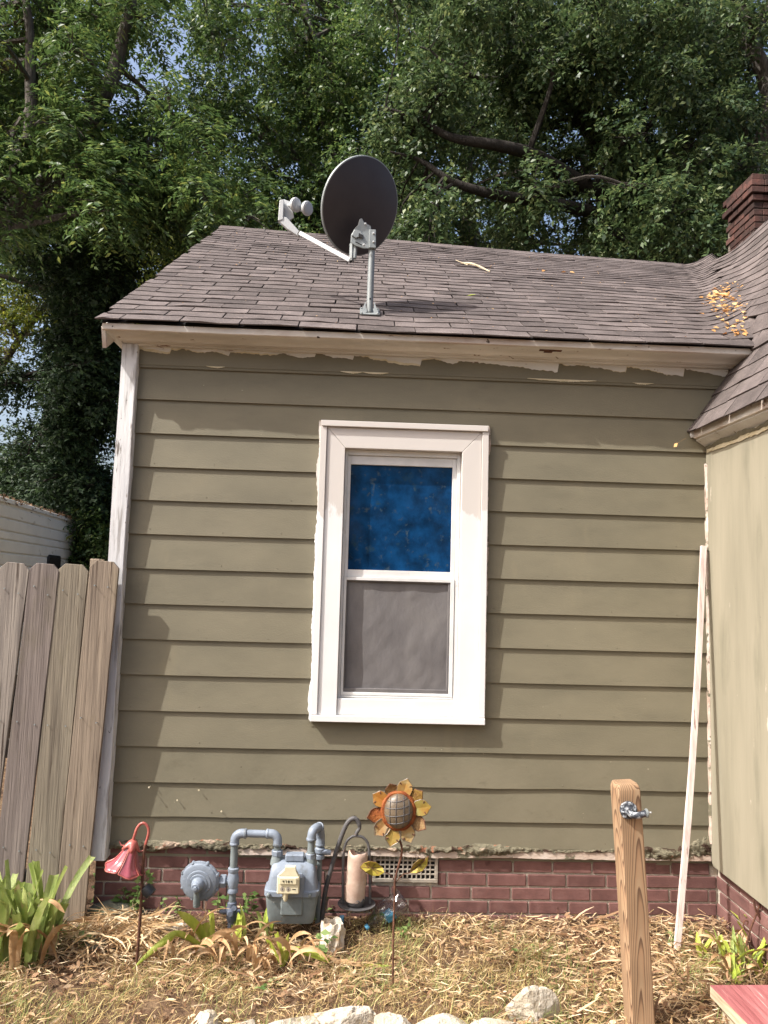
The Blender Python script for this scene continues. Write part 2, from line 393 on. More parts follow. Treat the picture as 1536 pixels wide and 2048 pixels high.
M['edgewood'] = mat('cut_edge_wood', [(0.30, 0.24, 0.16), (0.46, 0.38, 0.26), (0.54, 0.47, 0.34)], scale=9, stretch=(3, 0.4, 6), rough=0.85, bump=0.6, bscale=30)
M['limestone'] = mat('pale_stone', [(0.30, 0.25, 0.18), (0.44, 0.39, 0.31), (0.54, 0.50, 0.43)], scale=8, rough=0.95, bump=1.0, bscale=16, spots=[((0.20, 0.15, 0.09), 7, 0.57, (1, 1, 1), 0.1), ((0.10, 0.08, 0.055), 30, 0.66, (1, 1, 1), 0.05)], bdist=0.03)
M['mossstone'] = mat('mossy_stone', [(0.07, 0.075, 0.05), (0.14, 0.14, 0.10), (0.23, 0.22, 0.17)], scale=16, rough=0.95, bump=0.9, bscale=35, spots=[((0.12, 0.15, 0.06), 7, 0.58, (1, 1, 1), 0.1)])
M['soil'] = mat('leaf_mould_soil', [(0.045, 0.026, 0.015), (0.11, 0.066, 0.038), (0.19, 0.125, 0.072)], scale=11, rough=1.0, bump=1.0, bscale=45, bdist=0.02, spots=[((0.27, 0.19, 0.105), 30, 0.60, (1, 1, 1), 0.06), ((0.06, 0.075, 0.025), 1.2, 0.62, (1, 1, 1), 0.2)])
M['bark'] = mat('grey_bark', [(0.035, 0.030, 0.025), (0.075, 0.066, 0.055), (0.13, 0.118, 0.10)], scale=7, stretch=(3, 3, 0.6), rough=0.95, bump=0.9, bscale=14, bstretch=(3, 3, 0.5), bdist=0.03)
M['barkdark'] = mat('dark_bark', [(0.018, 0.015, 0.012), (0.04, 0.034, 0.028)], scale=7, stretch=(3, 3, 0.6), rough=0.95, bump=0.9, bscale=14, bdist=0.03)
M['rv'] = mat('white_ribbed_metal', [(0.60, 0.60, 0.585), (0.70, 0.70, 0.685)], scale=2.5, rough=0.5, spec=0.4, spots=[((0.25, 0.23, 0.19), 6, 0.62, (1, 0.5, 1), 0.1), ((0.07, 0.05, 0.04), 30, 0.74, (1, 1, 1), 0.02)])
M['debris'] = mat('leaf_debris', [(0.05, 0.03, 0.018), (0.14, 0.085, 0.05), (0.28, 0.19, 0.11)], scale=30, rough=1.0, island=0.3)
M['black'] = mat('black_plastic', [(0.012, 0.013, 0.015), (0.022, 0.023, 0.026)], scale=10, rough=0.45, spec=0.4)
M['hose'] = mat('scuffed_black_fitting', [(0.018, 0.020, 0.026), (0.045, 0.05, 0.06), (0.42, 0.45, 0.48)], scale=60, pos=[0.35, 0.52, 0.64], rough=0.35, spec=0.5, bump=0.3)
M['papertrash'] = mat('crumpled_dirty_paper', [(0.32, 0.22, 0.13), (0.56, 0.49, 0.40), (0.72, 0.68, 0.61)], scale=16, rough=0.8, bump=0.6, bscale=30)
M['bluelabel'] = mat('blue_label', [(0.03, 0.14, 0.24), (0.08, 0.24, 0.36)], scale=20, rough=0.4)
# leaves
M['leafdark'] = leafmat('oak_leaves', [(0.026, 0.052, 0.020), (0.054, 0.092, 0.034), (0.094, 0.138, 0.050), (0.18, 0.215, 0.085)], [0, 0.45, 0.85, 1.0])
M['leafmid'] = leafmat('mid_green_leaves', [(0.028, 0.060, 0.018), (0.058, 0.106, 0.030), (0.104, 0.160, 0.044), (0.20, 0.235, 0.058)], [0, 0.5, 0.9, 1.0])
M['leafyellow'] = leafmat('yellow_green_leaves', [(0.05, 0.085, 0.012), (0.10, 0.14, 0.02), (0.19, 0.20, 0.03)], None, transl=0.45)
M['leafblack'] = leafmat('ivy_leaves', [(0.010, 0.022, 0.009), (0.020, 0.040, 0.014), (0.045, 0.075, 0.022)], [0, 0.7, 1.0], transl=0.15, rough=0.6, spec=0.25)
M['weed'] = leafmat('weed_leaves', [(0.07, 0.13, 0.035), (0.12, 0.19, 0.05), (0.19, 0.26, 0.09)])
M['straw'] = leafmat('dry_straw', [(0.24, 0.145, 0.068), (0.42, 0.285, 0.145), (0.55, 0.42, 0.25), (0.68, 0.57, 0.39)], [0, 0.35, 0.75, 1], rough=0.7, spec=0.2, transl=0.2)
M['drygrass'] = leafmat('dry_grass', [(0.33, 0.225, 0.09), (0.50, 0.385, 0.17), (0.63, 0.52, 0.27), (0.33, 0.34, 0.11)], [0, 0.4, 0.75, 1], rough=0.6, spec=0.25, transl=0.25)
M['greengrass'] = leafmat('green_grass', [(0.12, 0.17, 0.04), (0.21, 0.27, 0.08), (0.31, 0.34, 0.13)], None, rough=0.55)
M['deadleaf'] = leafmat('dead_leaves', [(0.10, 0.052, 0.028), (0.26, 0.15, 0.080), (0.43, 0.285, 0.165), (0.60, 0.46, 0.31)], [0, 0.3, 0.7, 1], rough=0.65, spec=0.25, transl=0.2)
M['rooflitter'] = leafmat('orange_dead_leaves', [(0.36, 0.17, 0.05), (0.52, 0.29, 0.10), (0.62, 0.42, 0.2)], None, rough=0.7, transl=0.15)
M['strap'] = mat('strap_leaf', [(0.19, 0.27, 0.06), (0.31, 0.38, 0.11), (0.45, 0.50, 0.21)], scale=9, stretch=(2.5, 2.5, 0.4), bump=0.5, bscale=40, bstretch=(4, 4, 0.3), rough=0.48, spec=0.4, rnd=0.25, transl=0.3, spots=[((0.42, 0.33, 0.17), 9, 0.62, (1, 1, 1), 0.08), ((0.25, 0.14, 0.06), 16, 0.67, (1, 1, 1), 0.05)])
M['strapyellow'] = mat('yellow_green_strap_leaf', [(0.28, 0.37, 0.04), (0.42, 0.49, 0.075), (0.55, 0.58, 0.15)], scale=11, stretch=(2.5, 2.5, 0.5), bump=0.5, bscale=40, bstretch=(4, 4, 0.3), rough=0.48, spec=0.4, rnd=0.2, transl=0.35, spots=[((0.44, 0.32, 0.14), 9, 0.68, (1, 1, 1), 0.06)])
M['strapdry'] = mat('withered_strap_leaf', [(0.30, 0.17, 0.075), (0.46, 0.29, 0.15), (0.60, 0.44, 0.27)], scale=9, rough=0.7, spec=0.2, rnd=0.25, transl=0.2, bump=0.5, bscale=40)
def glassmat(name, col, rough, ior=1.45):
    m = bpy.data.materials.new(name); m.use_nodes = True
    b = m.node_tree.nodes['Principled BSDF']
    b.inputs['Base Color'].default_value = (*col, 1); b.inputs['Transmission Weight'].default_value = 1.0
    b.inputs['Roughness'].default_value = rough; b.inputs['IOR'].default_value = ior
    return m
M['clear'] = glassmat('clear_plastic', (0.93, 0.95, 0.96), 0.12, 1.3)
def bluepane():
    m = mat('blue_film_painted_reflection', [(0.003, 0.013, 0.034), (0.004, 0.030, 0.088), (0.006, 0.050, 0.145)], scale=10.0, detail=9, pos=[0.30, 0.5, 0.68], rough=0.06, spec=0.5, bump=0.03, bscale=14,
            spots=[((0.02, 0.045, 0.06), 9, 0.60, (1, 1, 1), 0.12), ((0.040, 0.065, 0.090), 30, 0.60, (1, 1, 1), 0.14), ((0.16, 0.19, 0.22), 95, 0.77, (1, 1, 1), 0.03)])  # dark and light mottling: tree reflection painted into the film's blue colour
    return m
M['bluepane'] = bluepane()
def cathedral():
    """growth rings of a post whose heart lies just off its face"""
    m = bpy.data.materials.new('yellow_pine_post'); m.use_nodes = True
    t = m.node_tree; N = t.nodes; L = t.links; b = N['Principled BSDF']
    tc = N.new('ShaderNodeTexCoord'); mp = N.new('ShaderNodeMapping')
    mp.inputs['Location'].default_value = (0.005, 0.022, 0.0); mp.inputs['Rotation'].default_value = (R(2.3), R(0.5), 0)
    L.new(tc.outputs['Object'], mp.inputs[0])
    nn = N.new('ShaderNodeTexNoise'); nn.inputs['Scale'].default_value = 3.2; nn.inputs['Detail'].default_value = 2
    mq = N.new('ShaderNodeMapping'); mq.inputs['Scale'].default_value = (2, 2, 1.0); L.new(tc.outputs['Object'], mq.inputs[0]); L.new(mq.outputs[0], nn.inputs[0])
    sc = N.new('ShaderNodeVectorMath'); sc.operation = 'SCALE'; sc.inputs[3].default_value = 0.016; L.new(nn.outputs['Color'], sc.inputs[0])
    ad = N.new('ShaderNodeVectorMath'); ad.operation = 'ADD'; L.new(mp.outputs[0], ad.inputs[0]); L.new(sc.outputs[0], ad.inputs[1])
    sx = N.new('ShaderNodeSeparateXYZ'); L.new(ad.outputs[0], sx.inputs[0])
    cb = N.new('ShaderNodeCombineXYZ'); L.new(sx.outputs[0], cb.inputs[0]); L.new(sx.outputs[1], cb.inputs[1])
    ln = N.new('ShaderNodeVectorMath'); ln.operation = 'LENGTH'; L.new(cb.outputs[0], ln.inputs[0])
    m1 = N.new('ShaderNodeMath'); m1.operation = 'MULTIPLY'; m1.inputs[1].default_value = 165.0; L.new(ln.outputs['Value'], m1.inputs[0])
    fr = N.new('ShaderNodeMath'); fr.operation = 'FRACT'; L.new(m1.outputs[0], fr.inputs[0])
    rp = N.new('ShaderNodeValToRGB'); L.new(fr.outputs[0], rp.inputs[0])
    e = rp.color_ramp.elements
    e[0].position = 0.0; e[0].color = (0.43, 0.275, 0.135, 1); e[1].position = 0.62; e[1].color = (0.40, 0.215, 0.09, 1)
    for p_, c_ in ((0.80, (0.20, 0.105, 0.048, 1)), (0.92, (0.135, 0.066, 0.030, 1)), (1.0, (0.44, 0.25, 0.115, 1))):
        q = e.new(p_); q.color = c_
    n2 = N.new('ShaderNodeTexNoise'); n2.inputs['Scale'].default_value = 6; n2.inputs['Detail'].default_value = 6; L.new(mq.outputs[0], n2.inputs[0])
    mx = N.new('ShaderNodeMix'); mx.data_type = 'RGBA'; mx.blend_type = 'MULTIPLY'; mx.inputs[0].default_value = 0.5
    L.new(rp.outputs[0], mx.inputs[6]); L.new(n2.outputs['Fac'], mx.inputs[7])
    hv = N.new('ShaderNodeHueSaturation'); hv.inputs['Value'].default_value = 0.98; hv.inputs['Saturation'].default_value = 0.84; L.new(mx.outputs[2], hv.inputs['Color'])
    L.new(hv.outputs[0], b.inputs['Base Color']); b.inputs['Roughness'].default_value = 0.75; b.inputs['Specular IOR Level'].default_value = 0.25
    bp = N.new('ShaderNodeBump'); bp.inputs['Strength'].default_value = 0.3; bp.inputs['Distance'].default_value = 0.003; L.new(fr.outputs[0], bp.inputs['Height']); L.new(bp.outputs[0], b.inputs['Normal'])
    return m
M['post'] = cathedral()

# ================================================================== GROUND
def gz(x, y):
    return 0.012 + 0.022 * nz(x * 1.7, y * 1.7, 3.1) + 0.012 * nz(x * 6, y * 6, 9.0) + 0.02 * max(0.0, min(1.0, (0.2 - abs(y + 0.05)) / 0.2))
def build_ground():
    xs = sorted(set([-400, -120, -60, -30, -20, -14, -10, -7, -5, -4, -3.2, -2.7] + [round(-2.4 + 0.06 * i, 3) for i in range(81)] + [2.7, 3.5, 5, 7, 10, 14, 20, 30, 60, 120, 400]))
    ys = sorted(set([-300, -80, -30, -14, -8, -5.5, -4.5, -3.6, -3, -2.5] + [round(-2.2 + 0.06 * i, 3) for i in range(42)] + [0.7, 1.5, 3, 5, 8, 12, 18, 26, 40, 70, 150, 400]))
    vs = [(x, y, gz(x, y) if abs(x) < 2.6 and -2.4 < y < 0.6 else 0.0) for y in ys for x in xs]
    n = len(xs)
    fs = [(j * n + i, j * n + i + 1, (j + 1) * n + i + 1, (j + 1) * n + i) for j in range(len(ys) - 1) for i in range(n - 1)]
    mb = MB(); mb.add(vs, fs)
    o = mb.build('ground', M['soil'], smooth=60)
    tag(o, kind='structure')
build_ground()

# ================================================================== HOUSE
house = thing('house', (0, 0, 0), 'olive lap sided house with brown shingle roof, white trimmed window and red brick base', 'house')
WX0, WX1 = -1.190, 1.925
ZL = [2.665, 2.482, 2.302, 2.124, 1.945, 1.764, 1.581, 1.399, 1.218, 1.036, 0.857, 0.679, 0.51]
PITCH = 0.634; EY, EZ = -0.19, 3.030; RY = 3.053; RZ = EZ + PITCH * (RY - EY)
WP = 1.5; WEX, WEZ = 1.826, 2.606; WRX = 3.196; WRZ = WEZ + WP * (WRX - WEX)

# inner body of the house (walls behind the boards, gable end, wing)
wall = MB()
XB = 6.2
for q_ in ((-1.262, -0.062, 0.30, 2.995), (0.568, XB, 0.30, 2.995), (-0.062, 0.568, 0.30, 1.03), (-0.062, 0.568, 2.44, 2.995)):
    wall.box(q_[0], q_[1], 0.012, 0.12, q_[2], q_[3])
wall.box(-1.262, XB, 0.1201, 6.05, 0.30, 2.995)
wall.extr([(-1.262, 0.012, 2.996), (-1.262, 6.05, 2.996), (-1.262, 3.03, 4.92)], (0.06, 0, 0))
wall = wall.build('wall', M['siding'], house)
# opening for the window: a dark room behind is not seen, panes are opaque

def lap_board(x0, x1, z0, z1, m, wob=0.0, seed=0.0, name='siding_board', ends=True):
    mb = MB(); n = max(2, int((x1 - x0) / 0.08)); T = 0.011
    pr = [(-0.0125, 0.0), (0.0005, 1.0), (0.0105, 1.0), (-0.0015, 0.0)]
    vs = []
    for i in range(n + 1):
        x = x0 + (x1 - x0) * i / n
        dz = wob * nz(x * 3.1, seed) + 0.4 * wob * nz(x * 19, seed); dy = 0.5 * wob * nz(x * 2.3, seed + 7) + 0.0012 * nz(x * 1.3, seed + 3)
        dt = 0.0015 * nz(x * 0.9, seed + 11)
        for (py, f) in pr:
            vs.append((x, py + dy * (1 - f), (z0 + dz + dt) * (1 - f) + (z1 + 0.012) * f))
    fs = []
    for i in range(n):
        for k in range(4):
            fs.append((i * 4 + k, i * 4 + (k + 1) % 4, (i + 1) * 4 + (k + 1) % 4, (i + 1) * 4 + k))
    fs += [(0, 1, 2, 3), (n * 4 + 3, n * 4 + 2, n * 4 + 1, n * 4)]
    mb.add(vs, fs)
    return mb.build(name, m, wall, smooth=30)

lap_board(WX0, 2.01, ZL[0], 2.838, M['siding'], 0.0, 1)
for i in range(1, len(ZL)):
    z0, z1 = ZL[i], ZL[i - 1]
    if 2 <= i <= 9:
        lap_board(WX0, -0.183, z0, z1, M['siding'], 0.0006, i)
        lap_board(0.697, WX1 - 0.004, z0, z1, M['siding'], 0.0006, i + 30)
    else:
        lap_board(WX0, WX1 - 0.004, z0, z1, M['siding'] if i < 11 else M['sidingbad'], 0.0006 if i < 10 else (0.002 if i < 11 else 0.005), i)
lap_board(WX0, WX1 - 0.004, 0.372, 0.51, M['sidingbad'], 0.012, 77.0)

# flaking lower edge: lumps and curls of paint over rotten board ends
def rotten_edge():
    for seg, (xa, xb) in enumerate([(-1.188, -0.55), (-0.55, 0.05), (0.05, 0.55), (0.55, 1.1), (1.1, 1.6), (1.6, 1.918)]):
        mb = MB(); n = int((xb - xa) / 0.0055); rows = 9; vs = []
        for i in range(n + 1):
            x = xa + (xb - xa) * i / n
            mk = max(0.0, min(1.0, 0.45 + 1.7 * nz(x * 3.4, 9.1)))
            lip = 0.366 - 0.026 * mk + 0.008 * nz(x * 9, 2.2) + 0.006 * nz(x * 41, 1.1)
            top = 0.378 + 0.026 * mk + 0.014 * nz(x * 6, 4.4) + 0.007 * nz(x * 27, 4.0)
            if x > 1.72: top += (x - 1.72) * 0.45 + 0.02 * nz(x * 60, 0.3)
            for j in range(rows):
                f = j / (rows - 1); z = top + (lip - top) * f
                lump = max(0, 0.55 + 0.9 * nz(x * 13, z * 18, 5.0)) * (0.004 + 0.022 * mk) * math.sin(math.pi * min(1, f * 1.0 + 0.02))
                fine = 0.010 * nz(x * 48, z * 60, 6.0) + 0.006 * nz(x * 110, z * 120, 2.0)
                y = -0.011 - lump - fine * (0.25 + f) - 0.004 * f
                vs.append((x, min(y, -0.004) if j else 0.002, z + 0.006 * nz(x * 37, z * 37, 8.0)))
            vs.append((x, 0.012, lip - 0.004))
        k = rows + 1
        fs = [(i * k + j, i * k + j + 1, (i + 1) * k + j + 1, (i + 1) * k + j) for i in range(n) for j in range(k - 1)]
        mb.add(vs, fs)
        mb.build('rotten_board_edge', M['rot'], wall, smooth=70)
    # bare drip strip below it
    mb = MB(); n = 160; vs = []
    for i in range(n + 1):
        x = -0.55 + 2.46 * i / n
        lo = 0.330 + 0.006 * nz(x * 3, 1.0) + 0.004 * nz(x * 31, 5.0); hi = 0.368 + 0.004 * nz(x * 21, 3.0)
        y = -0.010 + 0.004 * nz(x * 4, 3.3)
        vs += [(x, y, hi), (x, y - 0.003, lo), (x, 0.02, lo), (x, 0.02, hi)]
    fs = [(i * 4 + k, i * 4 + (k + 1) % 4, (i + 1) * 4 + (k + 1) % 4, (i + 1) * 4 + k) for i in range(n) for k in range(4)]
    mb.add(vs, fs + [(0, 1, 2, 3), (n * 4, n * 4 + 1, n * 4 + 2, n * 4 + 3)])
    mb.build('drip_strip', M['chipwhite'], wall)
rotten_edge()

# nail heads and stray nails in the boards
mb = MB()
for i in range(0, len(ZL)):
    for k in range(9):
        x = WX0 + 0.1 + 0.36 * k + random.uniform(-0.06, 0.06); z = ZL[i] + random.uniform(0.014, 0.028)
        if -0.23 < x < 0.75 and 0.98 < z < 2.6 or x > 1.88: continue
        mb.lathe([(0.0032, 0.0), (0.0026, 0.0022)], (x, -0.0105, z), (0, -1, 0), 6)
tag(mb.build('nail_heads', M['sidingbad'], wall), kind='stuff')
for (px, py, l) in ((301, 1572, 0.034), (355, 1600, 0.012), (398, 1580, 0.010), (443, 1622, 0.012)):
    p = at(px, py, -0.012)
    MB().tube([p, p + Vector((0.001, -l, 0.002))], 0.0016, 6).lathe([(0.0045, 0), (0.0045, 0.002)], p + Vector((0.001, -l, 0.002)), (0, -1, 0), 8).build('nail', M['chip'], wall)

# corner board, leaning out a little at its foot
mb = MB(); vs = []
n = 40
for i in range(n + 1):
    f = i / n; z = 2.953 + (0.312 - 2.953) * f
    x0 = -1.262 + 0.004 * nz(z * 2) - 0.006 * f; x1 = -1.180 + 0.003 * nz(z * 2.4, 4) + 0.0015 * nz(z * 24, 1) - 0.004 * f
    yf = -0.048 - 0.027 * f
    vs += [(x0, yf, z), (x1 - 0.004, yf, z), (x1, yf + 0.004, z), (x1, 0.02, z), (x0, 0.02, z)]
fs = [(i * 5 + k, i * 5 + (k + 1) % 5, (i + 1) * 5 + (k + 1) % 5, (i + 1) * 5 + k) for i in range(n) for k in range(5)]
mb.add(vs, fs + [(4, 3, 2, 1, 0), tuple(n * 5 + k for k in range(5))])
tag(mb.build('corner_board', M['cornerwhite'], house, smooth=30), 'white corner board with worn flaking paint')
# side wall boards of the gable end (seen only from the left)
mb = MB()
for i in range(14):
    z0 = 0.33 + 0.18 * i
    mb.extr([(-1.279, 0.03, z0), (-1.266, 0.03, z0 + 0.19), (-1.263, 0.03, z0 + 0.19), (-1.263, 0.03, z0)], (0, 6.0, 0))
mb.build('side_wall_boards', M['siding'], wall)

# ------------------------------------------------------------------ cornice
corn = MB(); XA, XE = -1.330, 2.105
prof = [(-0.158, 2.990), (-0.156, 2.985), (-0.148, 2.982), (-0.132, 2.980), (-0.114, 2.979), (-0.100, 2.977), (-0.090, 2.973), (-0.082, 2.966), (-0.078, 2.960), (-0.074, 2.966), (-0.066, 2.968), (-0.062, 2.957), (-0.056, 2.956),
        (-0.052, 2.962), (-0.046, 2.962), (-0.042, 2.949), (-0.030, 2.948), (0.0, 2.949), (0.0, 2.990)]
def run(mb, pr, xs):
    k = len(pr); vs = []
    for i, x in enumerate(xs):
        d = 0.003 * nz(x * 1.3, 5.5)
        vs += [(x, y, z + d) for (y, z) in pr]
    n = len(xs) - 1
    fs = [(i * k + j, i * k + (j + 1) % k, (i + 1) * k + (j + 1) % k, (i + 1) * k + j) for i in range(n) for j in range(k)]
    mb.add(vs, fs + [tuple(range(k))[::-1], tuple(n * k + j for j in range(k))])
# the moulding steps back along its left end like the profile itself
run(corn, prof, [-1.205 + (XE + 1.205) * i / 30 for i in range(31)])
k = len(prof)
L_ = []
for (y, z) in prof:   # mitred return: the left end follows the overhang
    L_.append((-1.205 + y * 0.80, y, z))
R_ = [(-1.2052, y, z) for (y, z) in prof]
corn.add(L_ + R_, [(j, (j + 1) % k, k + (j + 1) % k, k + j) for j in range(k)] + [tuple(range(k))])
# return moulding along the gable end
for j in range(len(prof) - 3):
    (y0, z0), (y1, z1) = prof[j], prof[j + 1]
    corn.add([(-1.205 + y0 * .8, y0, z0), (-1.205 + y1 * .8, y1, z1), (-1.205 + y1 * .8, 0.4, z1), (-1.205 + y0 * .8, 0.4, z0)], [(0, 1, 2, 3)])
cornice = corn.build('cornice', M['cream'], house, smooth=25)
fa = MB()
xs = [XA - 0.002 + (XE + 0.03 - XA) * i / 50 for i in range(51)]
vs = []
for x in xs:
    d = 0.003 * nz(x * 1.3, 5.5); c = 0.003 * nz(x * 33, 8)
    vs += [(x, -0.172, 3.019 + d), (x, -0.172, 2.989 + d + 0.35 * c), (x, -0.166, 2.985 + d), (x, -0.10, 2.992 + d), (x, -0.10, 3.019 + d)]
fs = [(i * 5 + j, i * 5 + (j + 1) % 5, (i + 1) * 5 + (j + 1) % 5, (i + 1) * 5 + j) for i in range(50) for j in range(5)]
fa.add(vs, fs + [(4, 3, 2, 1, 0), tuple(250 + j for j in range(5))])
tag(fa.build('fascia', M['fascia'], cornice), 'bare pinkish wooden fascia strip with dark rot holes')
# nail holes in the fascia
# frieze below, with ragged remains of white paint
mb = MB(); mb.box(WX0, 2.06, -0.014, 0.011, 2.852, 2.960, 0.002)
mb.build('frieze', M['siding'], cornice)
mb = MB(); mb.box(WX0, 2.03, -0.0115, 0.010, 2.838, 2.8515)
mb.build('groove', M['sidingbad'], cornice)
def ragged(name, m, parent, x0, x1, top, fn, y, th=0.003, n=420):
    mb = MB(); vs = []
    for i in range(n + 1):
        x = x0 + (x1 - x0) * i / n; b = min(fn(x), top - 0.0004)
        vs += [(x, y, top), (x, y - 0.0006, b), (x, y + th, b), (x, y + th, top)]
    fs = [(i * 4 + k_, i * 4 + (k_ + 1) % 4, (i + 1) * 4 + (k_ + 1) % 4, (i + 1) * 4 + k_) for i in range(n) for k_ in range(4)]
    mb.add(vs, fs + [(0, 1, 2, 3), (n * 4 + 3, n * 4 + 2, n * 4 + 1, n * 4)])
    return mb.build(name, m, parent)
# saw-tooth edge of the flaking paint: each tongue slopes down to the right and snaps back
tooth = []
x = WX0
random.seed(21)
while x < 2.08:
    l = random.uniform(0.10, 0.55); g_ = 0.5 + 0.5 * min(1, max(0, (x + 1.0) / 1.6)); tooth.append((x, x + l, random.uniform(0.004, 0.016) * g_, random.uniform(0.03, 0.07) * g_)); x += l
def jag(x):
    for (a, b, d0, d1) in tooth:
        if a <= x < b:
            f = (x - a) / (b - a); return 2.949 - (d0 + (d1 - d0) * f ** 1.2) * 0.8 - 0.005 * nz(x * 80, 2) - 0.008 * nz(x * 33, 4) - 0.012 * nz(x * 11, 6)
    return 2.940
ragged('flaking_paint', M['cream'], cornice, WX0 + 0.004, 2.035, 2.9488, jag, -0.0185)
def jag2(x):
    return jag(x) + 0.004 - 0.030 * max(0, nz(x * 2.3, 12.0) + 0.25 * nz(x * 11, 3) + 0.1) - 0.006 * abs(nz(x * 70, 4))
ragged('exposed_paint', M['chip'], cornice, WX0 + 0.004, 2.03, 2.9485, jag2, -0.0162, 0.002)
def jag3(x):
    return 2.8462 - 0.022 * max(0, nz(x * 5, 41.0) - 0.22) - 0.002 * abs(nz(x * 60, 9))
for (a, b) in ((-0.82, -0.72), (-0.1, 0.02), (0.02, 0.16), (0.92, 1.3), (1.5, 1.62)):
    ragged('paint_chip', M['chip'], cornice, a, b, 2.858 + 0.004 * nz(a), lambda x, a=a, b=b: 2.856 - 0.013 * math.sin(math.pi * (x - a) / (b - a)) * (0.6 + 0.8 * abs(nz(x * 90))), -0.0165, 0.002, 60)
# splinter of bare wood on the frieze
mb = MB(); mb.box(0.955, 1.075, -0.1435, -0.122, 2.9775, 2.9835, 0.001); mb.box(0.985, 1.03, -0.118, -0.100, 2.9765, 2.981, 0.001)
mb.build('bare_splinter', M['rust'], cornice)

# ------------------------------------------------------------------ window
win = MB()
win.box(-0.0565, 0.5625, 0.040, 0.045, 1.03, 2.44)
window = win.build('window', M['dark'], house)
tag(window, 'white trimmed sash window with blue upper pane and grey screened lower half')
OX0, OX1, OZ0, OZ1 = -0.193, 0.705, 1.006, 2.578   # outside of the trim
IX0, IX1, IZ0, IZ1 = -0.060, 0.566, 1.035, 2.434   # opening
b = 0.034
def casing(name, poly, y0, y1, m=None):
    mb = MB(); mb.extr([(x, y0, z) for (x, z) in poly], (0, y1 - y0, 0))
    o = mb.build(name, m or M['white'], window)
    bv = o.modifiers.new('bevel', 'BEVEL'); bv.width = 0.0025; bv.segments = 2; bv.limit_method = 'ANGLE'
    return o
g = 0.0008
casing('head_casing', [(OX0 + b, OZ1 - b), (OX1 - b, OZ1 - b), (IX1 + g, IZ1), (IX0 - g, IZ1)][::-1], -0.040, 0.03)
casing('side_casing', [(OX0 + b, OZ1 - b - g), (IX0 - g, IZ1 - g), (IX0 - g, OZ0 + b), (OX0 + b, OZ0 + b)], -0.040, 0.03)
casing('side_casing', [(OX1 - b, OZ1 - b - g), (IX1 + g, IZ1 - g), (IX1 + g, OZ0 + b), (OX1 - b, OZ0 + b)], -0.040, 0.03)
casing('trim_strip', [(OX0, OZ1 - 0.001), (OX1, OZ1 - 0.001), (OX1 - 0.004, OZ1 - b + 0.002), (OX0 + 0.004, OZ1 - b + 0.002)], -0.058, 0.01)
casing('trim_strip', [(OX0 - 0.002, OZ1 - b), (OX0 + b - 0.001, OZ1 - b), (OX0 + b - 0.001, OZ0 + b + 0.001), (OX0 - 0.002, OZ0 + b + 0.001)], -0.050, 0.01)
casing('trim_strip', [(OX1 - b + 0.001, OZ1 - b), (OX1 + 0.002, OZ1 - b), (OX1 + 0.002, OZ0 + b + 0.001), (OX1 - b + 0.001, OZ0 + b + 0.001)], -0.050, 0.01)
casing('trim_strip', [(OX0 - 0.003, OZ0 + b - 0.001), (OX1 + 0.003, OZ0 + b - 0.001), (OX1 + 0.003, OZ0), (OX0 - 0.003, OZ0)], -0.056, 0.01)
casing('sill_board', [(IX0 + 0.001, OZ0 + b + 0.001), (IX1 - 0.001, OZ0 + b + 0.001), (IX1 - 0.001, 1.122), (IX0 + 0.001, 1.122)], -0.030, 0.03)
def ring(name, m, x0, x1, z0, z1, wl, wr, wb, wt, y0, y1, parent=None):
    mb = MB()
    mb.box(x0, x0 + wl, y0, y1, z0, z1, 0.0015); mb.box(x1 - wr, x1, y0, y1, z0, z1, 0.0015)
    mb.box(x0 + wl - 0.0005, x1 - wr + 0.0005, y0 + 0.001, y1, z0, z0 + wb, 0.0015); mb.box(x0 + wl - 0.0005, x1 - wr + 0.0005, y0 + 0.001, y1, z1 - wt, z1, 0.0015)
    return mb.build(name, m, parent or window)
ring('window_frame', M['vinyl'], IX0 + 0.001, IX1 - 0.001, 1.123, IZ1 - 0.001, 0.013, 0.020, 0.012, 0.028, 0.0, 0.039)
ring('upper_sash', M['vinyl'], IX0 + 0.0145, IX1 - 0.0215, 1.752, IZ1 - 0.030, 0.018, 0.022, 0.038, 0.048, 0.012, 0.036)
mb = MB(); n = 12
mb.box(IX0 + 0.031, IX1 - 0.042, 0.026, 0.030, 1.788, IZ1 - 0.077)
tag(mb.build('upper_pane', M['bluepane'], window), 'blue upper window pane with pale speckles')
ring('screen_frame', M['vinyl'], IX0 + 0.015, IX1 - 0.024, 1.136, 1.752, 0.014, 0.020, 0.016, 0.018, -0.004, 0.012)
ring('screen_spline', M['screen'], IX0 + 0.0295, IX1 - 0.0445, 1.1525, 1.7335, 0.005, 0.011, 0.019, 0.006, 0.002, 0.020)
mb = MB(); vs = []; nx, nzz = 40, 44
for j in range(nzz + 1):
    for i in range(nx + 1):
        x = IX0 + 0.031 + (IX1 - IX0 - 0.077) * i / nx; z = 1.156 + 0.575 * j / nzz
        d = 0.0065 * nz(x * 5.5 + z * 2.0, z * 3.6, 2.0) + 0.004 * abs(nz(x * 12 - z * 6, z * 5, 5.0))
        vs.append((x, 0.017 - d, z))
mb.add(vs, [(j * (nx + 1) + i, j * (nx + 1) + i + 1, (j + 1) * (nx + 1) + i + 1, (j + 1) * (nx + 1) + i) for j in range(nzz) for i in range(nx)])
tag(mb.build('insect_screen', M['screen'], window, smooth=60), 'grey dusty insect screen over crinkled plastic')
MB().box(-0.035, 0.537, -0.008, -0.005, 1.128, 1.134, 0.001).build('screen_lip', M['vinyl'], window)
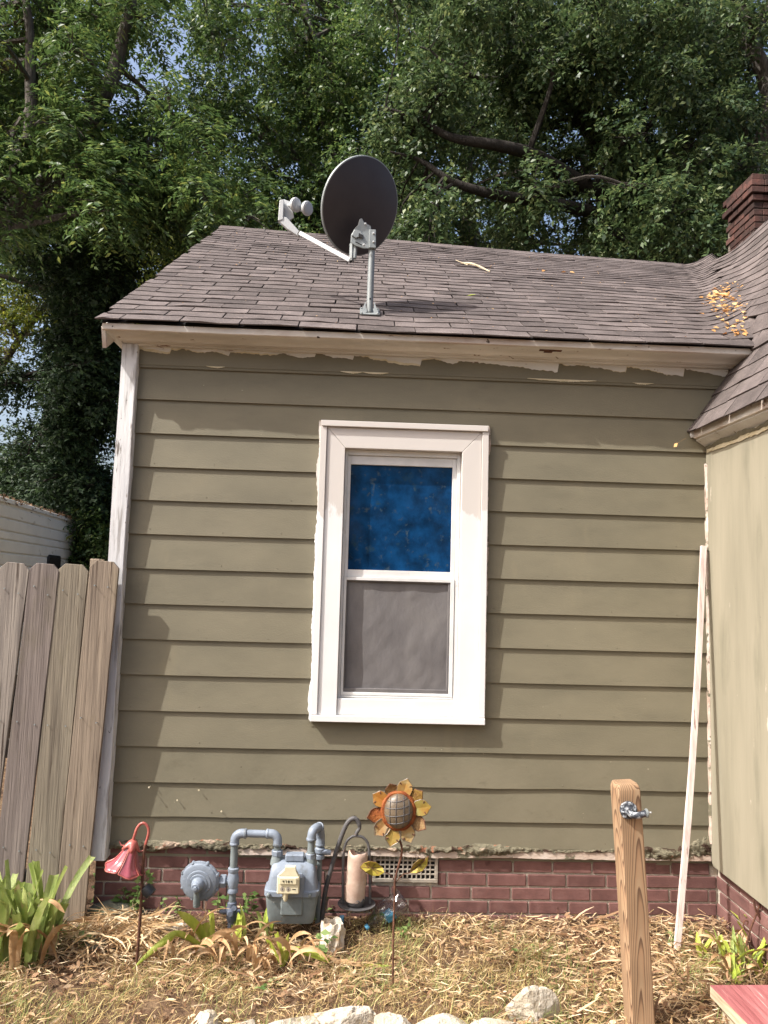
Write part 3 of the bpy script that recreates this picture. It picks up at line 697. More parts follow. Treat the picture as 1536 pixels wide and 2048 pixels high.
# caulk and stray paint round the trim
ragged('caulk', M['chipwhite'], window, OX0 - 0.012, OX1 + 0.012, OZ1 + 0.0035, lambda x: OZ1 - 0.004, -0.020, 0.010, 40)
for (xe, sgn) in ((OX0 - 0.002, -1), (OX1 + 0.002, 1)):
    mb = MB(); vs = []; n = 170
    for i in range(n + 1):
        z = OZ0 + 0.004 + (OZ1 - OZ0 - 0.008) * i / n
        wd = 0.004 + 0.024 * max(0, nz(z * 5, sgn * 3.0) + 0.12) + 0.005 * nz(z * 40, sgn) + 0.003 * nz(z * 95, sgn)
        xo = xe + sgn * max(0.0012, wd)
        vs += [(xe - sgn * 0.004, -0.021, z), (xo, -0.0205, z), (xo, -0.006, z), (xe - sgn * 0.004, -0.006, z)]
    mb.add(vs, [(i * 4 + k_, i * 4 + (k_ + 1) % 4, (i + 1) * 4 + (k_ + 1) % 4, (i + 1) * 4 + k_) for i in range(n) for k_ in range(4)])
    mb.build('stray_paint', M['white'] if sgn < 0 else M['chipwhite'], window)
# dark paint-lined joint round the trim
mb = MB()
mb.box(OX0 - 0.018, OX1 + 0.020, -0.0165, -0.0155, OZ0 - 0.010, OZ0 - 0.001)
mb.box(OX1 + 0.0115, OX1 + 0.019, -0.0168, -0.0158, OZ1 - 0.16, OZ1 + 0.02)
mb.build('paint_line', M['sidingbad'], window)

# ------------------------------------------------------------------ brick base
fnd = MB(); fnd.box(-1.255, 1.9555, 0.0175, 0.30, -0.30, 0.33); fnd.box(1.957, 2.2, -2.4, 0.017, -0.30, 0.33)
foundation = fnd.build('foundation', M['mortar'], house)
VX0, VX1, VZ0, VZ1 = 0.155, 0.482, 0.205, 0.352
def brick_mesh(L, H, D, seed):
    mb = MB(); mb.box(0, L, 0, D, 0, H, 0.0035)
    rs = random.Random(seed)
    mb.v = [(x + rs.uniform(-.0012, .0012), y + rs.uniform(-.0012, .0012), z + rs.uniform(-.0012, .0012)) for (x, y, z) in mb.v]
    me = bpy.data.meshes.new('brick'); me.from_pydata(mb.v, [], mb.f); me.materials.append(M['brick'])
    bm = bmesh.new(); bm.from_mesh(me); bmesh.ops.recalc_face_normals(bm, faces=bm.faces); bm.to_mesh(me); bm.free()
    return me
BM, BH = 0.2075, 0.0678
bvar = [brick_mesh(BM - 0.0095, BH - 0.0095, 0.055, s_) for s_ in range(6)]
rb = random.Random(5)
for c in range(-2, 5):
    z = 0.0495 + (c - 0) * BH; sh = (c % 2) * BM * 0.5 + [0, .012, -.01, .02, 0.005][c % 5]
    for k in range(-1, 17):
        x = -1.19 - BM * 0.62 + sh + BM * k; xe = x + BM - 0.0095
        x0c, x1c = max(x, -1.252), min(xe, 1.944)
        if x1c - x0c < 0.03: continue
        if z + BH > VZ0 and z < VZ1 and x1c > VX0 and x0c < VX1:
            for (q0, q1) in ((x0c, min(x1c, VX0 - 0.006)), (max(x0c, VX1 + 0.006), x1c)):
                if q1 - q0 > 0.02:
                    o = MB().box(q0, q1, 0.010, 0.075, z, z + BH - 0.0095, 0.003).build('brick', M['brick'], foundation)
            continue
        if abs((x1c - x0c) - (BM - 0.0095)) > 1e-6:
            MB().box(x0c, x1c, 0.010, 0.075, z, z + BH - 0.0095, 0.003).build('brick', M['brick'], foundation)
        else:
            o = link('brick', bvar[rb.randrange(6)], foundation)
            o.location = (x, 0.010 + rb.uniform(-0.0015, 0.0015), z + rb.uniform(-0.001, 0.001))
    for k in range(0, 8):
        y = -0.004 - sh * 0.9 - BM * (k + 1) + BM * 0.55
        if y > -0.03: continue
        o = link('brick', bvar[rb.randrange(6)], foundation)
        o.rotation_euler = (0, 0, R(-90)); o.location = (1.949, y + BM - 0.02, z + 0.002)
vent = MB()
vent.box(VX0, VX1, 0.0168, 0.0172, VZ0, VZ1)
vent = vent.build('foundation_vent', M['dark'], house)
mb = MB()
mb.box(VX0 - 0.004, VX1 + 0.004, 0.001, 0.015, VZ0 - 0.006, VZ0 + 0.012, 0.002); mb.box(VX1 - 0.013, VX1 + 0.004, 0.0015, 0.015, VZ0 + 0.0125, VZ1, 0.002); mb.box(VX0 - 0.004, VX0 + 0.012, 0.0015, 0.015, VZ0 + 0.0125, VZ1, 0.002)
nv, nh = 13, 6
for i in range(1, nv):
    x = VX0 + 0.012 + (VX1 - VX0 - 0.025) * i / nv; mb.box(x - 0.0035, x + 0.0035, 0.004, 0.014, VZ0 + 0.0125, VZ1, 0.0015)
for j in range(1, nh):
    z = VZ0 + 0.012 + (VZ1 - VZ0 - 0.012) * j / nh; mb.box(VX0 + 0.0125, VX1 - 0.0135, 0.0045, 0.0135, z - 0.0035, z + 0.0035, 0.0015)
mb.build('vent_grille', M['vent'], vent)

# ------------------------------------------------------------------ wing wall at the right
wg = MB()
wg.box(1.962, 5.6, -2.4, 0.010, 0.331, 2.62)
wing = wg.build('wing_wall', M['panel'], house)
tag(wing, 'smooth beige olive panelled wall of the projecting wing')
mb = MB(); vs = []
pl = [(-0.010, 0.40), (-0.012, 0.355), (-0.020, 0.325), (-0.036, 0.312), (-1.22, 0.306), (-1.22, 2.52), (-0.006, 2.52)]
mb.extr([(1.909, y, z) for (y, z) in pl], (0.014, 0, 0))
o = mb.build('wall_panel', M['panel'], wing); bv = o.modifiers.new('bevel', 'BEVEL'); bv.width = 0.003; bv.segments = 2; bv.limit_method = 'ANGLE'
mb = MB(); mb.box(1.909, 1.923, -2.4, -1.224, 0.306, 2.52, 0.002); mb.build('wall_panel', M['panel'], wing)
ragged_pts = MB(); vs = []; n = 120
for i in range(n + 1):
    z = 0.42 + 2.0 * i / n; wd = 0.006 + 0.008 * abs(nz(z * 6, 2.0)) + 0.004 * nz(z * 40, 1)
    vs += [(1.900, -0.018, z), (1.908, -0.018 - wd, z), (1.912, -0.006, z), (1.900, 0.0, z)]
ragged_pts.add(vs, [(i * 4 + k_, i * 4 + (k_ + 1) % 4, (i + 1) * 4 + (k_ + 1) % 4, (i + 1) * 4 + k_) for i in range(n) for k_ in range(4)])
ragged_pts.build('corner_caulk', M['chipwhite'], wing)
MB().extr([(WEX + 0.14, -2.40, 2.6205), (2 * WRX - WEX - 0.14, -2.40, 2.6205), (WRX, -2.40, WRZ - 0.09)], (0, 0.03, 0)).build('wing_gable', M['panel'], wing)
# wing eave boards
mb = MB()
mb.extr([(1.838, -2.45, 2.600), (1.838, -2.45, 2.555), (1.852, -2.45, 2.552), (1.852, -2.45, 2.600)], (0, 2.435, 0))
mb.build('wing_fascia', M['fascia'], wing)
mb = MB(); mb.extr([(1.853, -2.45, 2.560), (1.853, -2.45, 2.545), (1.905, -2.45, 2.512), (1.960, -2.45, 2.512), (1.960, -2.45, 2.60)], (0, 2.438, 0)); mb.build('wing_soffit', M['cream'], wing)
mb = MB(); vs = []; n = 200
for i in range(n + 1):
    y = -0.03 - 1.3 * i / n; lo = 2.476 + 0.016 * nz(y * 7, 4) + 0.007 * nz(y * 33, 1)
    vs += [(1.9035, y, 2.514), (1.9035, y, lo), (1.9085, y, lo), (1.9085, y, 2.514)]
mb.add(vs, [(i * 4 + k_, i * 4 + (k_ + 1) % 4, (i + 1) * 4 + (k_ + 1) % 4, (i + 1) * 4 + k_) for i in range(n) for k_ in range(4)])
mb.build('flaking_frieze', M['chip'], wing)
mb = MB(); vs = []
for i in range(n + 1):
    y = -0.04 - 1.3 * i / n; lo = 2.498 + 0.020 * nz(y * 5, 14) + 0.006 * nz(y * 29, 11); hi = lo + 0.018 + 0.012 * nz(y * 6, 21)
    vs += [(1.8905, y, max(hi, lo + .002)), (1.8998, y, lo), (1.9034, y, lo), (1.9034, y, max(hi, lo + .002))]
mb.add(vs, [(i * 4 + k_, i * 4 + (k_ + 1) % 4, (i + 1) * 4 + (k_ + 1) % 4, (i + 1) * 4 + k_) for i in range(n) for k_ in range(4)])
mb.build('flaking_paint', M['siding'], wing)
MB().box(1.818, 1.842, -0.026, -0.012, 2.560, 2.600, 0.004).build('end_block', M['cornerwhite'], wing)

# ------------------------------------------------------------------ roofs
cA, sA = math.cos(math.atan(PITCH)), math.sin(math.atan(PITCH))
cB, sB = math.cos(math.atan(WP)), math.sin(math.atan(WP))
def pit(x): return 0.634 - 0.0118 * (x + 1.35)      # the ridge sinks to the right
def valley_x(y):
    x = WEX + (EZ - WEZ) / WP
    for _ in range(6): x = WEX + (EZ + pit(x) * (y - EY) - WEZ) / WP
    return x
def zmain(x, y): return EZ + pit(x) * (y - EY) + 0.012 * nz(x * 0.9, y * 0.9, 1.0) + 0.006 * nz(x * 2.6, y * 2.2, 4.0)
def zwing(x, y): return WEZ + WP * (x - WEX) + 0.012 * nz(x * 1.4, y * 1.2, 8.0)
def smax(a, c, k=0.42):
    h = max(k - abs(a - c), 0.0) / k
    return max(a, c) + h * h * k * 0.25
def zroof(x, y, kind='main'):
    a, c = zmain(x, y), zwing(x, y); own = c if kind == 'wing' else a
    f = max(0.0, min(1.0, (own - EZ - 0.01) / 0.22))
    if y < EY + 0.005 or f <= 0: return own
    return own + (smax(a, c) - own) * f
def shingle_pts(kind, a0, a1, s0, butt, top, tb, jit):
    """one tab lying on the roof surface: a = along the course, s = up the slope"""
    vs = []; fs = []; n = 3
    for i in range(n + 1):
        a = a0 + (a1 - a0) * i / n
        for (s_, o_) in ((s0, 0.001), (s0, tb), (s0 + butt, tb * 0.55), (s0 + top, 0.001)):
            sj = s_ + (jit[i] if s_ == s0 else 0)
            if kind == 'main': x, y = a, EY + sj * cA
            else: x, y = WEX - 0.012 + sj * cB, a
            z = zroof(x, y, kind)
            nrm = Vector((0, -sA, cA)) if kind == 'main' else Vector((-sB, 0, cB))
            p = Vector((x, y, z)) + nrm * (o_ + (jit[4 + i] if o_ == tb else 0))
            vs.append(p)
    for i in range(n):
        b0, b1 = i * 4, (i + 1) * 4
        for k_ in range(3): fs.append((b0 + k_, b1 + k_, b1 + k_ + 1, b0 + k_ + 1))
    fs.append((0, 1, 2, 3)); fs.append((n * 4 + 3, n * 4 + 2, n * 4 + 1, n * 4))
    return vs, fs
deck = MB()
def slab_x(x):
    rz = EZ + (0.634 - 0.0118 * (x + 1.35)) * (RY - EY)
    return [(x, EY + 0.026, EZ + 0.002), (x, RY, rz - 0.035), (x, 2 * RY - EY, EZ - 0.012), (x, 2 * RY - EY, EZ - 0.035), (x, RY, rz - 0.065), (x, EY + 0.09, EZ + 0.018), (x, EY + 0.026, EZ - 0.003)]
V_ = []
for i in range(31): V_ += slab_x(-1.335 + 7.6 * i / 30)
deck.add(V_, [tuple(range(7)), tuple(range(210, 217))] + [(j * 7 + i, j * 7 + (i + 1) % 7, j * 7 + 7 + (i + 1) % 7, j * 7 + 7 + i) for i in range(7) for j in range(30)])
roof = deck.build('roof', M['felt'], house)
tag(roof, 'main roof of brown asphalt shingles')
deck = MB()
# wing roof deck in two pieces: over the main roof and in front of the wall
deck.extr([(WEX + 0.016, -2.5, WEZ - 0.002), (WRX, -2.5, WRZ - 0.03), (2 * WRX - WEX, -2.5, WEZ - 0.002), (2 * WRX - WEX, -2.5, WEZ - 0.03), (WRX, -2.5, WRZ - 0.07), (WEX + 0.016, -2.5, WEZ - 0.026)], (0, 2.496, 0))
deck.extr([(2.16, -0.006, 3.06), (WRX, -0.006, WRZ - 0.04), (2 * WRX - 2.16, -0.006, 3.06)], (0, 2.6, 0))
wroof = deck.build('wing_roof', M['felt'], house)
tag(wroof, 'steep wing roof of brown asphalt shingles at the right')
EXPO = 0.127
cand = []
rs = random.Random(3)
def jitter(lift):
    b0 = rs.uniform(-0.004, 0.004)
    return [b0 + rs.uniform(-0.0025, 0.0025) for _ in range(4)] + [max(0.0, rs.gauss(0, 0.0022)) + (lift if rs.random() < 0.5 else 0) for _ in range(4)]
NC = int((RY - EY) / cA / EXPO) + 1
for c in range(NC):
    s0 = c * EXPO - 0.010; shf = (c % 2) * 0.1525 + rs.uniform(-0.035, 0.035)
    for k in range(-1, 20):
        a0 = -1.52 + shf + 0.305 * k; a1 = a0 + 0.305 - rs.uniform(0.004, 0.010)
        edge = -1.362 + 0.008 * nz(c * 1.7, 2.0)
        if a1 < edge + 0.03: continue
        a0 = max(a0, edge)
        y = EY + s0 * cA; yt = EY + (s0 + EXPO) * cA
        xv = valley_x(y)
        if a0 > xv - 0.02: continue
        a1c = min(a1, xv + 0.06)
        lift = 0.006 if rs.random() < 0.05 else 0.0
        top = min(EXPO + 0.03, (RY - EY) / cA - s0)
        if top < 0.02: continue
        vs, fs = shingle_pts('main', a0, a1c, s0, min(EXPO * 0.9, top * .8), top, 0.0070, jitter(lift))
        cand.append((vs, fs, roof))
WC = int((WRX - WEX) / cB / EXPO) + 1
for c in range(WC):
    s0 = c * EXPO - 0.006; shf = (c % 2) * 0.1525 + rs.uniform(-0.035, 0.035)
    x = WEX - 0.012 + s0 * cB; zc = WEZ + WP * (x - WEX)
    ymax = -0.004 if zc < EZ - 0.02 else EY + (zc - EZ) / pit(x)
    for k in range(-1, 24):
        a1 = 2.9 - shf - 0.305 * k; a0 = a1 - 0.305 + rs.uniform(0.004, 0.010)
        if a0 < -2.5 or a0 > ymax + 0.02: continue
        a1c = min(a1, ymax + (0.10 if zc > EZ else 0.0))
        if a1c - a0 < 0.015: continue
        top = min(EXPO + 0.03, (WRX - WEX + 0.012) / cB - s0)
        if top < 0.02: continue
        vs, fs = shingle_pts('wing', a0, a1c, s0, min(EXPO * 0.9, top * .8), top, 0.0085, jitter(0.007 if rs.random() < 0.05 else 0))
        cand.append((vs, fs, wroof))
def proj(p):
    v = Vector(p) - CAM; d = v.dot(FWD)
    return (768 + FPX * v.dot(RGT) / d, 1024 - FPX * v.dot(UPV) / d, d)
def size_px(vs):
    q = [proj(p) for p in vs]
    if any(t[2] < 0.3 for t in q): return -1
    xs_ = [t[0] for t in q]; ys_ = [t[1] for t in q]
    if max(xs_) < 0 or min(xs_) > 1536 or max(ys_) < 0: return 0
    # area as seen
    A = q[1]; B_ = q[-3]; C_ = q[-2]; D_ = q[2]
    return abs((B_[0] - A[0]) * (D_[1] - A[1]) - (B_[1] - A[1]) * (D_[0] - A[0]))
order = sorted(range(len(cand)), key=lambda i: -size_px(cand[i][0]))
single = set(order[:296])
rest = {roof: MB(), wroof: MB()}
for i, (vs, fs, par) in enumerate(cand):
    if i in single: MB().add(vs, fs).build('shingle', M['shingle'], par)
    else: rest[par].add(vs, fs)
for par, mb in rest.items():
    tag(mb.build('upper_shingles', M['shinglefar'], par, recalc=True), kind='stuff')
# ridge caps
mb = MB()
for i in range(26):
    x = -1.37 + 0.20 * i
    if x > 3.75: break
    z = EZ + pit(x) * (RY - EY) + 0.012 + 0.012 * nz(x * 0.9, RY * 0.9, 1.0)
    mb.add([(x, RY - 0.11, z - 0.078), (x, RY, z), (x, RY + 0.11, z - 0.07), (x + 0.23, RY - 0.11, z - 0.084), (x + 0.23, RY, z - 0.006), (x + 0.23, RY + 0.11, z - 0.076)], [(0, 1, 4, 3), (1, 2, 5, 4)])
mb.build('ridge_caps', M['shinglefar'], roof)
mb = MB()
for i in range(30):
    y = -2.5 + 0.18 * i
    if y > 2.55: break
    mb.add([(WRX - 0.075, y, WRZ - 0.098), (WRX - 0.004, y, WRZ + 0.016), (WRX + 0.004, y, WRZ + 0.016), (WRX + 0.075, y, WRZ - 0.098), (WRX - 0.075, y + 0.2, WRZ - 0.104), (WRX - 0.004, y + 0.2, WRZ + 0.008), (WRX + 0.004, y + 0.2, WRZ + 0.008), (WRX + 0.075, y + 0.2, WRZ - 0.104)],
           [(0, 1, 5, 4), (1, 2, 6, 5), (2, 3, 7, 6)])
mb.build('ridge_caps', M['shinglefar'], wroof)
mb = MB(); mb.box(-1.352, -1.337, 0.0, 0.02, 0, 0.02)
mb = MB(); mb.extr([(-1.337, EY + 0.02, EZ - 0.030), (-1.337, RY, RZ - 0.052), (-1.337, RY, RZ - 0.17), (-1.337, EY + 0.06, EZ - 0.13)], (0.02, 0, 0)); mb.build('rake_board', M['fascia'], roof)

# chimney
CX, CY = 3.80, 2.95
ch = MB(); ch.box(CX + 0.012, CX + 0.60, CY + 0.012, CY + 0.545, 3.6, 5.80)
chim = ch.build('chimney', M['oldmortar'], house)
tag(chim, 'dark red brick chimney with stepped top behind the wing ridge')
rc = random.Random(9)
topz = 5.83
for c in range(19):
    z = topz - 0.070 * (c + 1); out = 0.045 if c in (1, 2) else (0.022 if c in (0, 3) else 0.0)
    for k in range(3):
        L0 = 0.2 + out * 0.5; sh = (c % 2) * 0.1
        y0 = CY - out + (k - 0.5 * (c % 2)) * 0.20; y1 = y0 + 0.191
        y0 = max(y0, CY - out); y1 = min(y1, CY + 0.56 + out)
        if y1 - y0 > 0.03: MB().box(CX - out + rc.uniform(-.006, .004), CX + 0.09, y0, y1, z, z + 0.060, 0.005).build('brick', M['oldbrick'], chim)
        x0 = CX + 0.092 + (k - 0.5 * ((c + 1) % 2)) * 0.20; x1 = x0 + 0.191
        x0 = max(x0, CX + 0.092); x1 = min(x1, CX + 0.62 + out)
        if x1 - x0 > 0.03: MB().box(x0, x1, CY - out + rc.uniform(-.006, .004), CY + 0.09, z, z + 0.060, 0.005).build('brick', M['oldbrick'], chim)

# ================================================================== SATELLITE DISH
def roofhit(px, py, dz=0.0):
    d = ray(px, py)
    pp = PITCH
    for _ in range(5):
        p = CAM + d * ((EZ + dz + pp * (CAM.y - EY) - CAM.z) / (d.z - pp * d.y)); pp = pit(p.x)
    return p
def make_dish():
    base = roofhit(739, 629, 0.004)
    t = thing('satellite_dish', base, 'dark grey satellite dish with two receiver heads on the roof above the eave', 'satellite dish')
    ym = base.y
    top = at(735, 476, ym); top.x = base.x + 0.002
    # foot plate on the slope
    n = Vector((0, -sA, cA)); up = Vector((0, cA, sA)); rx = Vector((1, 0, 0))
    def foot(mb, x0, x1, s0, s1, h0, h1):
        vs = [base + rx * a + up * s_ + n * h for a in (x0, x1) for s_ in (s0, s1) for h in (h0, h1)]
        mb.add(vs, [(0, 1, 3, 2), (4, 6, 7, 5), (0, 4, 5, 1), (2, 3, 7, 6), (0, 2, 6, 4), (1, 5, 7, 3)])
    mb = MB(); foot(mb, -0.055, 0.055, -0.05, 0.10, 0.008, 0.013)
    for sx in (-1, 1):
        mb.extr([base + rx * (sx * 0.022) + n * 0.013 + up * -0.03, base + rx * (sx * 0.05) + n * 0.013 + up * -0.03, base + rx * (sx * 0.024) + Vector((0, -0.008, 0.075))], Vector((0, 0.004, 0.0)))
    for (a, s_) in ((-.045, -.04), (.045, -.04), (-.045, .08), (.045, .08)):
        mb.lathe([(0.006, 0), (0.006, 0.006), (0.003, 0.008)], base + rx * a + up * s_ + n * 0.013, n, 8)
    mb.build('foot', M['galv'], t)
    mb = MB(); mb.tube([base + Vector((0, 0, 0.01)), base + Vector((0, 0.0, 0.03)), top], 0.0185, 14)
    mb.build('mast', M['galv'], t, smooth=40)
    MB().lathe([(0.0055, 0), (0.0055, 0.003)], base + Vector((0.001, -0.0165, 0.085)), (0, -1, 0), 8).build('bolt_hole', M['ink'], t)
    # reflector
    nd = Vector((-0.60, 0.68, 0.46)).normalized()
    wv = (Vector((0, 0, 1)) - nd * nd.z).normalized(); uv = wv.cross(nd).normalized()
    # lean as in the photograph
    rt = Matrix.Rotation(R(-3), 3, nd); wv = rt @ wv; uv = rt @ uv
    c = at(722, 414, ym + 0.08)
    aw, au, dp = 0.272, 0.268, 0.055
    mb = MB(); rings, seg = 10, 56
    vs = []; fs = []
    for side in (0, 1):
        b0 = len(vs); vs.append(c + nd * (-dp + (0.004 if side else 0)))
        for i in range(1, rings + 1):
            rr = i / rings
            for k in range(seg):
                a = 2 * math.pi * k / seg
                vs.append(c + uv * (au * rr * math.cos(a)) + wv * (aw * rr * math.sin(a)) + nd * (-dp + dp * rr * rr + (0.004 if side else 0)))
        for k in range(seg):
            fs.append((b0, b0 + 1 + k, b0 + 1 + (k + 1) % seg))
        for i in range(rings - 1):
            for k in range(seg):
                p0 = b0 + 1 + i * seg; fs.append((p0 + k, p0 + seg + k, p0 + seg + (k + 1) % seg, p0 + (k + 1) % seg))
    mb.add(vs, fs)
    mb.build('reflector', M['dish'], t, smooth=60)
    rim = [c + uv * ((au + 0.002) * math.cos(2 * math.pi * k / 72)) + wv * ((aw + 0.002) * math.sin(2 * math.pi * k / 72)) for k in range(73)]
    mb = MB(); seg = 72
    pr = [(-0.003, -0.002), (0.003, 0.000), (0.0035, 0.013), (-0.002, 0.014)]
    vs = []
    for k in range(seg):
        a = 2 * math.pi * k / seg
        for (dr, dn) in pr:
            vs.append(c + uv * ((au + dr) * math.cos(a)) + wv * ((aw + dr) * math.sin(a)) + nd * dn)
    mb.add(vs, [(k * 4 + j, k * 4 + (j + 1) % 4, ((k + 1) % seg) * 4 + (j + 1) % 4, ((k + 1) % seg) * 4 + j) for k in range(seg) for j in range(4)])
    mb.build('rim', M['galv'], t, smooth=30)
    # mount behind the reflector
    yk = ym - 0.012
    def plate(pts, Y, th, name, m=M['galv']):
        mb = MB(); mb.extr([at(px, py, Y) for (px, py) in pts], (0, th, 0))
        o = mb.build(name, m, t); bv = o.modifiers.new('bevel', 'BEVEL'); bv.width = 0.003; bv.segments = 2; bv.limit_method = 'ANGLE'
        return o
    plate([(719, 438), (724, 436), (728, 444), (742, 452), (742, 459), (752, 460), (752, 495), (738, 497), (727, 497), (712, 492), (701, 485), (702, 470), (708, 458), (716, 450)], yk - 0.012, 0.006, 'bracket')
    plate([(703, 470), (712, 476), (726, 470), (722, 462), (709, 458)], yk - 0.022, 0.010, 'bracket_ear')
    plate([(738, 458), (752, 459), (752, 496), (738, 495)], yk - 0.022, 0.045, 'mast_clamp')
    for (px, py) in ((747, 467), (747, 484), (728, 490), (731, 448)):
        MB().lathe([(0.0065, 0), (0.0065, 0.005), (0.004, 0.008)], at(px, py, yk - 0.022), (0, -1, 0), 8).build('bolt', M['lightgrey'], t)
    mb = MB()
    for q in ([(718, 466), (726, 470), (727, 474), (722, 476), (717, 471)], [(711, 482), (724, 489), (724, 491), (711, 485)]):
        mb.extr([at(px, py, yk - 0.0235) for (px, py) in q], (0, 0.002, 0))
    mb.build('slot', M['ink'], t)
    MB().box(-0.02, 0.02, -0.02, 0.035, -0.05, 0.05, 0.004, Matrix.Translation(at(722, 470, ym + 0.02))).build('pivot_block', M['galv'], t)
    mb = MB(); mb.tube([at(704, 488, ym + 0.0), at(703, 522, ym - 0.005)], 0.014, 8); mb.tube([at(711, 488, ym + 0.0), at(709, 517, ym - 0.005)], 0.012, 8)
    mb.build('arm_socket', M['galv'], t)
    # feed arm
    def beam(p, q, wd, ht, name, m, ch=0.003):
        p = Vector(p); q = Vector(q); dx = (q - p); L = dx.length; dx.normalize()
        sd = dx.cross(Vector((0, 0, 1))).normalized(); uu = sd.cross(dx)
        Mx = Matrix(((dx.x, sd.x, uu.x, p.x), (dx.y, sd.y, uu.y, p.y), (dx.z, sd.z, uu.z, p.z), (0, 0, 0, 1)))
        return MB().box(0, L, -wd / 2, wd / 2, -ht / 2, ht / 2, ch, Mx).build(name, m, t)
    a0 = at(701, 521, ym - 0.005); a1 = at(599, 466, ym + 0.20)
    beam(a0, a1, 0.022, 0.026, 'feed_arm', M['lightgrey'])
    d = (a0 - a1).normalized()
    beam(a0 - d * 0.001, a0 + d * 0.006, 0.020, 0.024, 'arm_end_cap', M['black'], 0.001)
    beam(a1 - d * 0.002, a1 + d * 0.007, 0.0245, 0.0285, 'arm_collar', M['ink'], 0.001)
    yl = ym + 0.24
    mb = MB()
    mb.extr([at(x, y, yl - 0.012) for (x, y) in ((597, 460), (603, 470), (596, 472), (575, 458), (563, 447), (557, 440), (557, 431), (573, 434), (585, 447))], (0, 0.03, 0))
    o = mb.build('receiver_bracket', M['lightgrey'], t); bv = o.modifiers.new('bevel', 'BEVEL'); bv.width = 0.004; bv.segments = 2
    mb = MB(); mb.extr([at(x, y, yl - 0.016) for (x, y) in ((556, 441), (559, 400), (568, 398), (566, 439))], (0, 0.045, 0))
    mb.extr([at(x, y, yl + 0.0295) for (x, y) in ((566, 441), (568, 398), (583, 404), (588, 434), (580, 440))], (0, 0.012, 0))
    o = mb.build('receiver_housing', M['lightgrey'], t); bv = o.modifiers.new('bevel', 'BEVEL'); bv.width = 0.003; bv.segments = 2
    ax = (c - at(600, 415, yl)).normalized(); ax = (ax + Vector((0, -0.35, -0.08))).normalized()
    for (px, py) in ((590, 410), (613, 417)):
        p = at(px, py, yl + 0.006)
        mb = MB(); mb.lathe([(0.012, -0.06), (0.014, -0.03), (0.026, -0.022), (0.040, -0.006), (0.0425, 0.0), (0.0425, 0.011), (0.040, 0.0155), (0.0345, 0.017)], p, ax, 28)
        o = mb.build('receiver_head', M['lightgrey'], t, smooth=35)
        MB().lathe([(0.034, 0.0165), (0.033, 0.0195), (0.022, 0.0215), (0.0, 0.022)], p, ax, 28).build('head_cover', M['galv'] if False else M['lightgrey'], o, smooth=60)
    return t
make_dish()

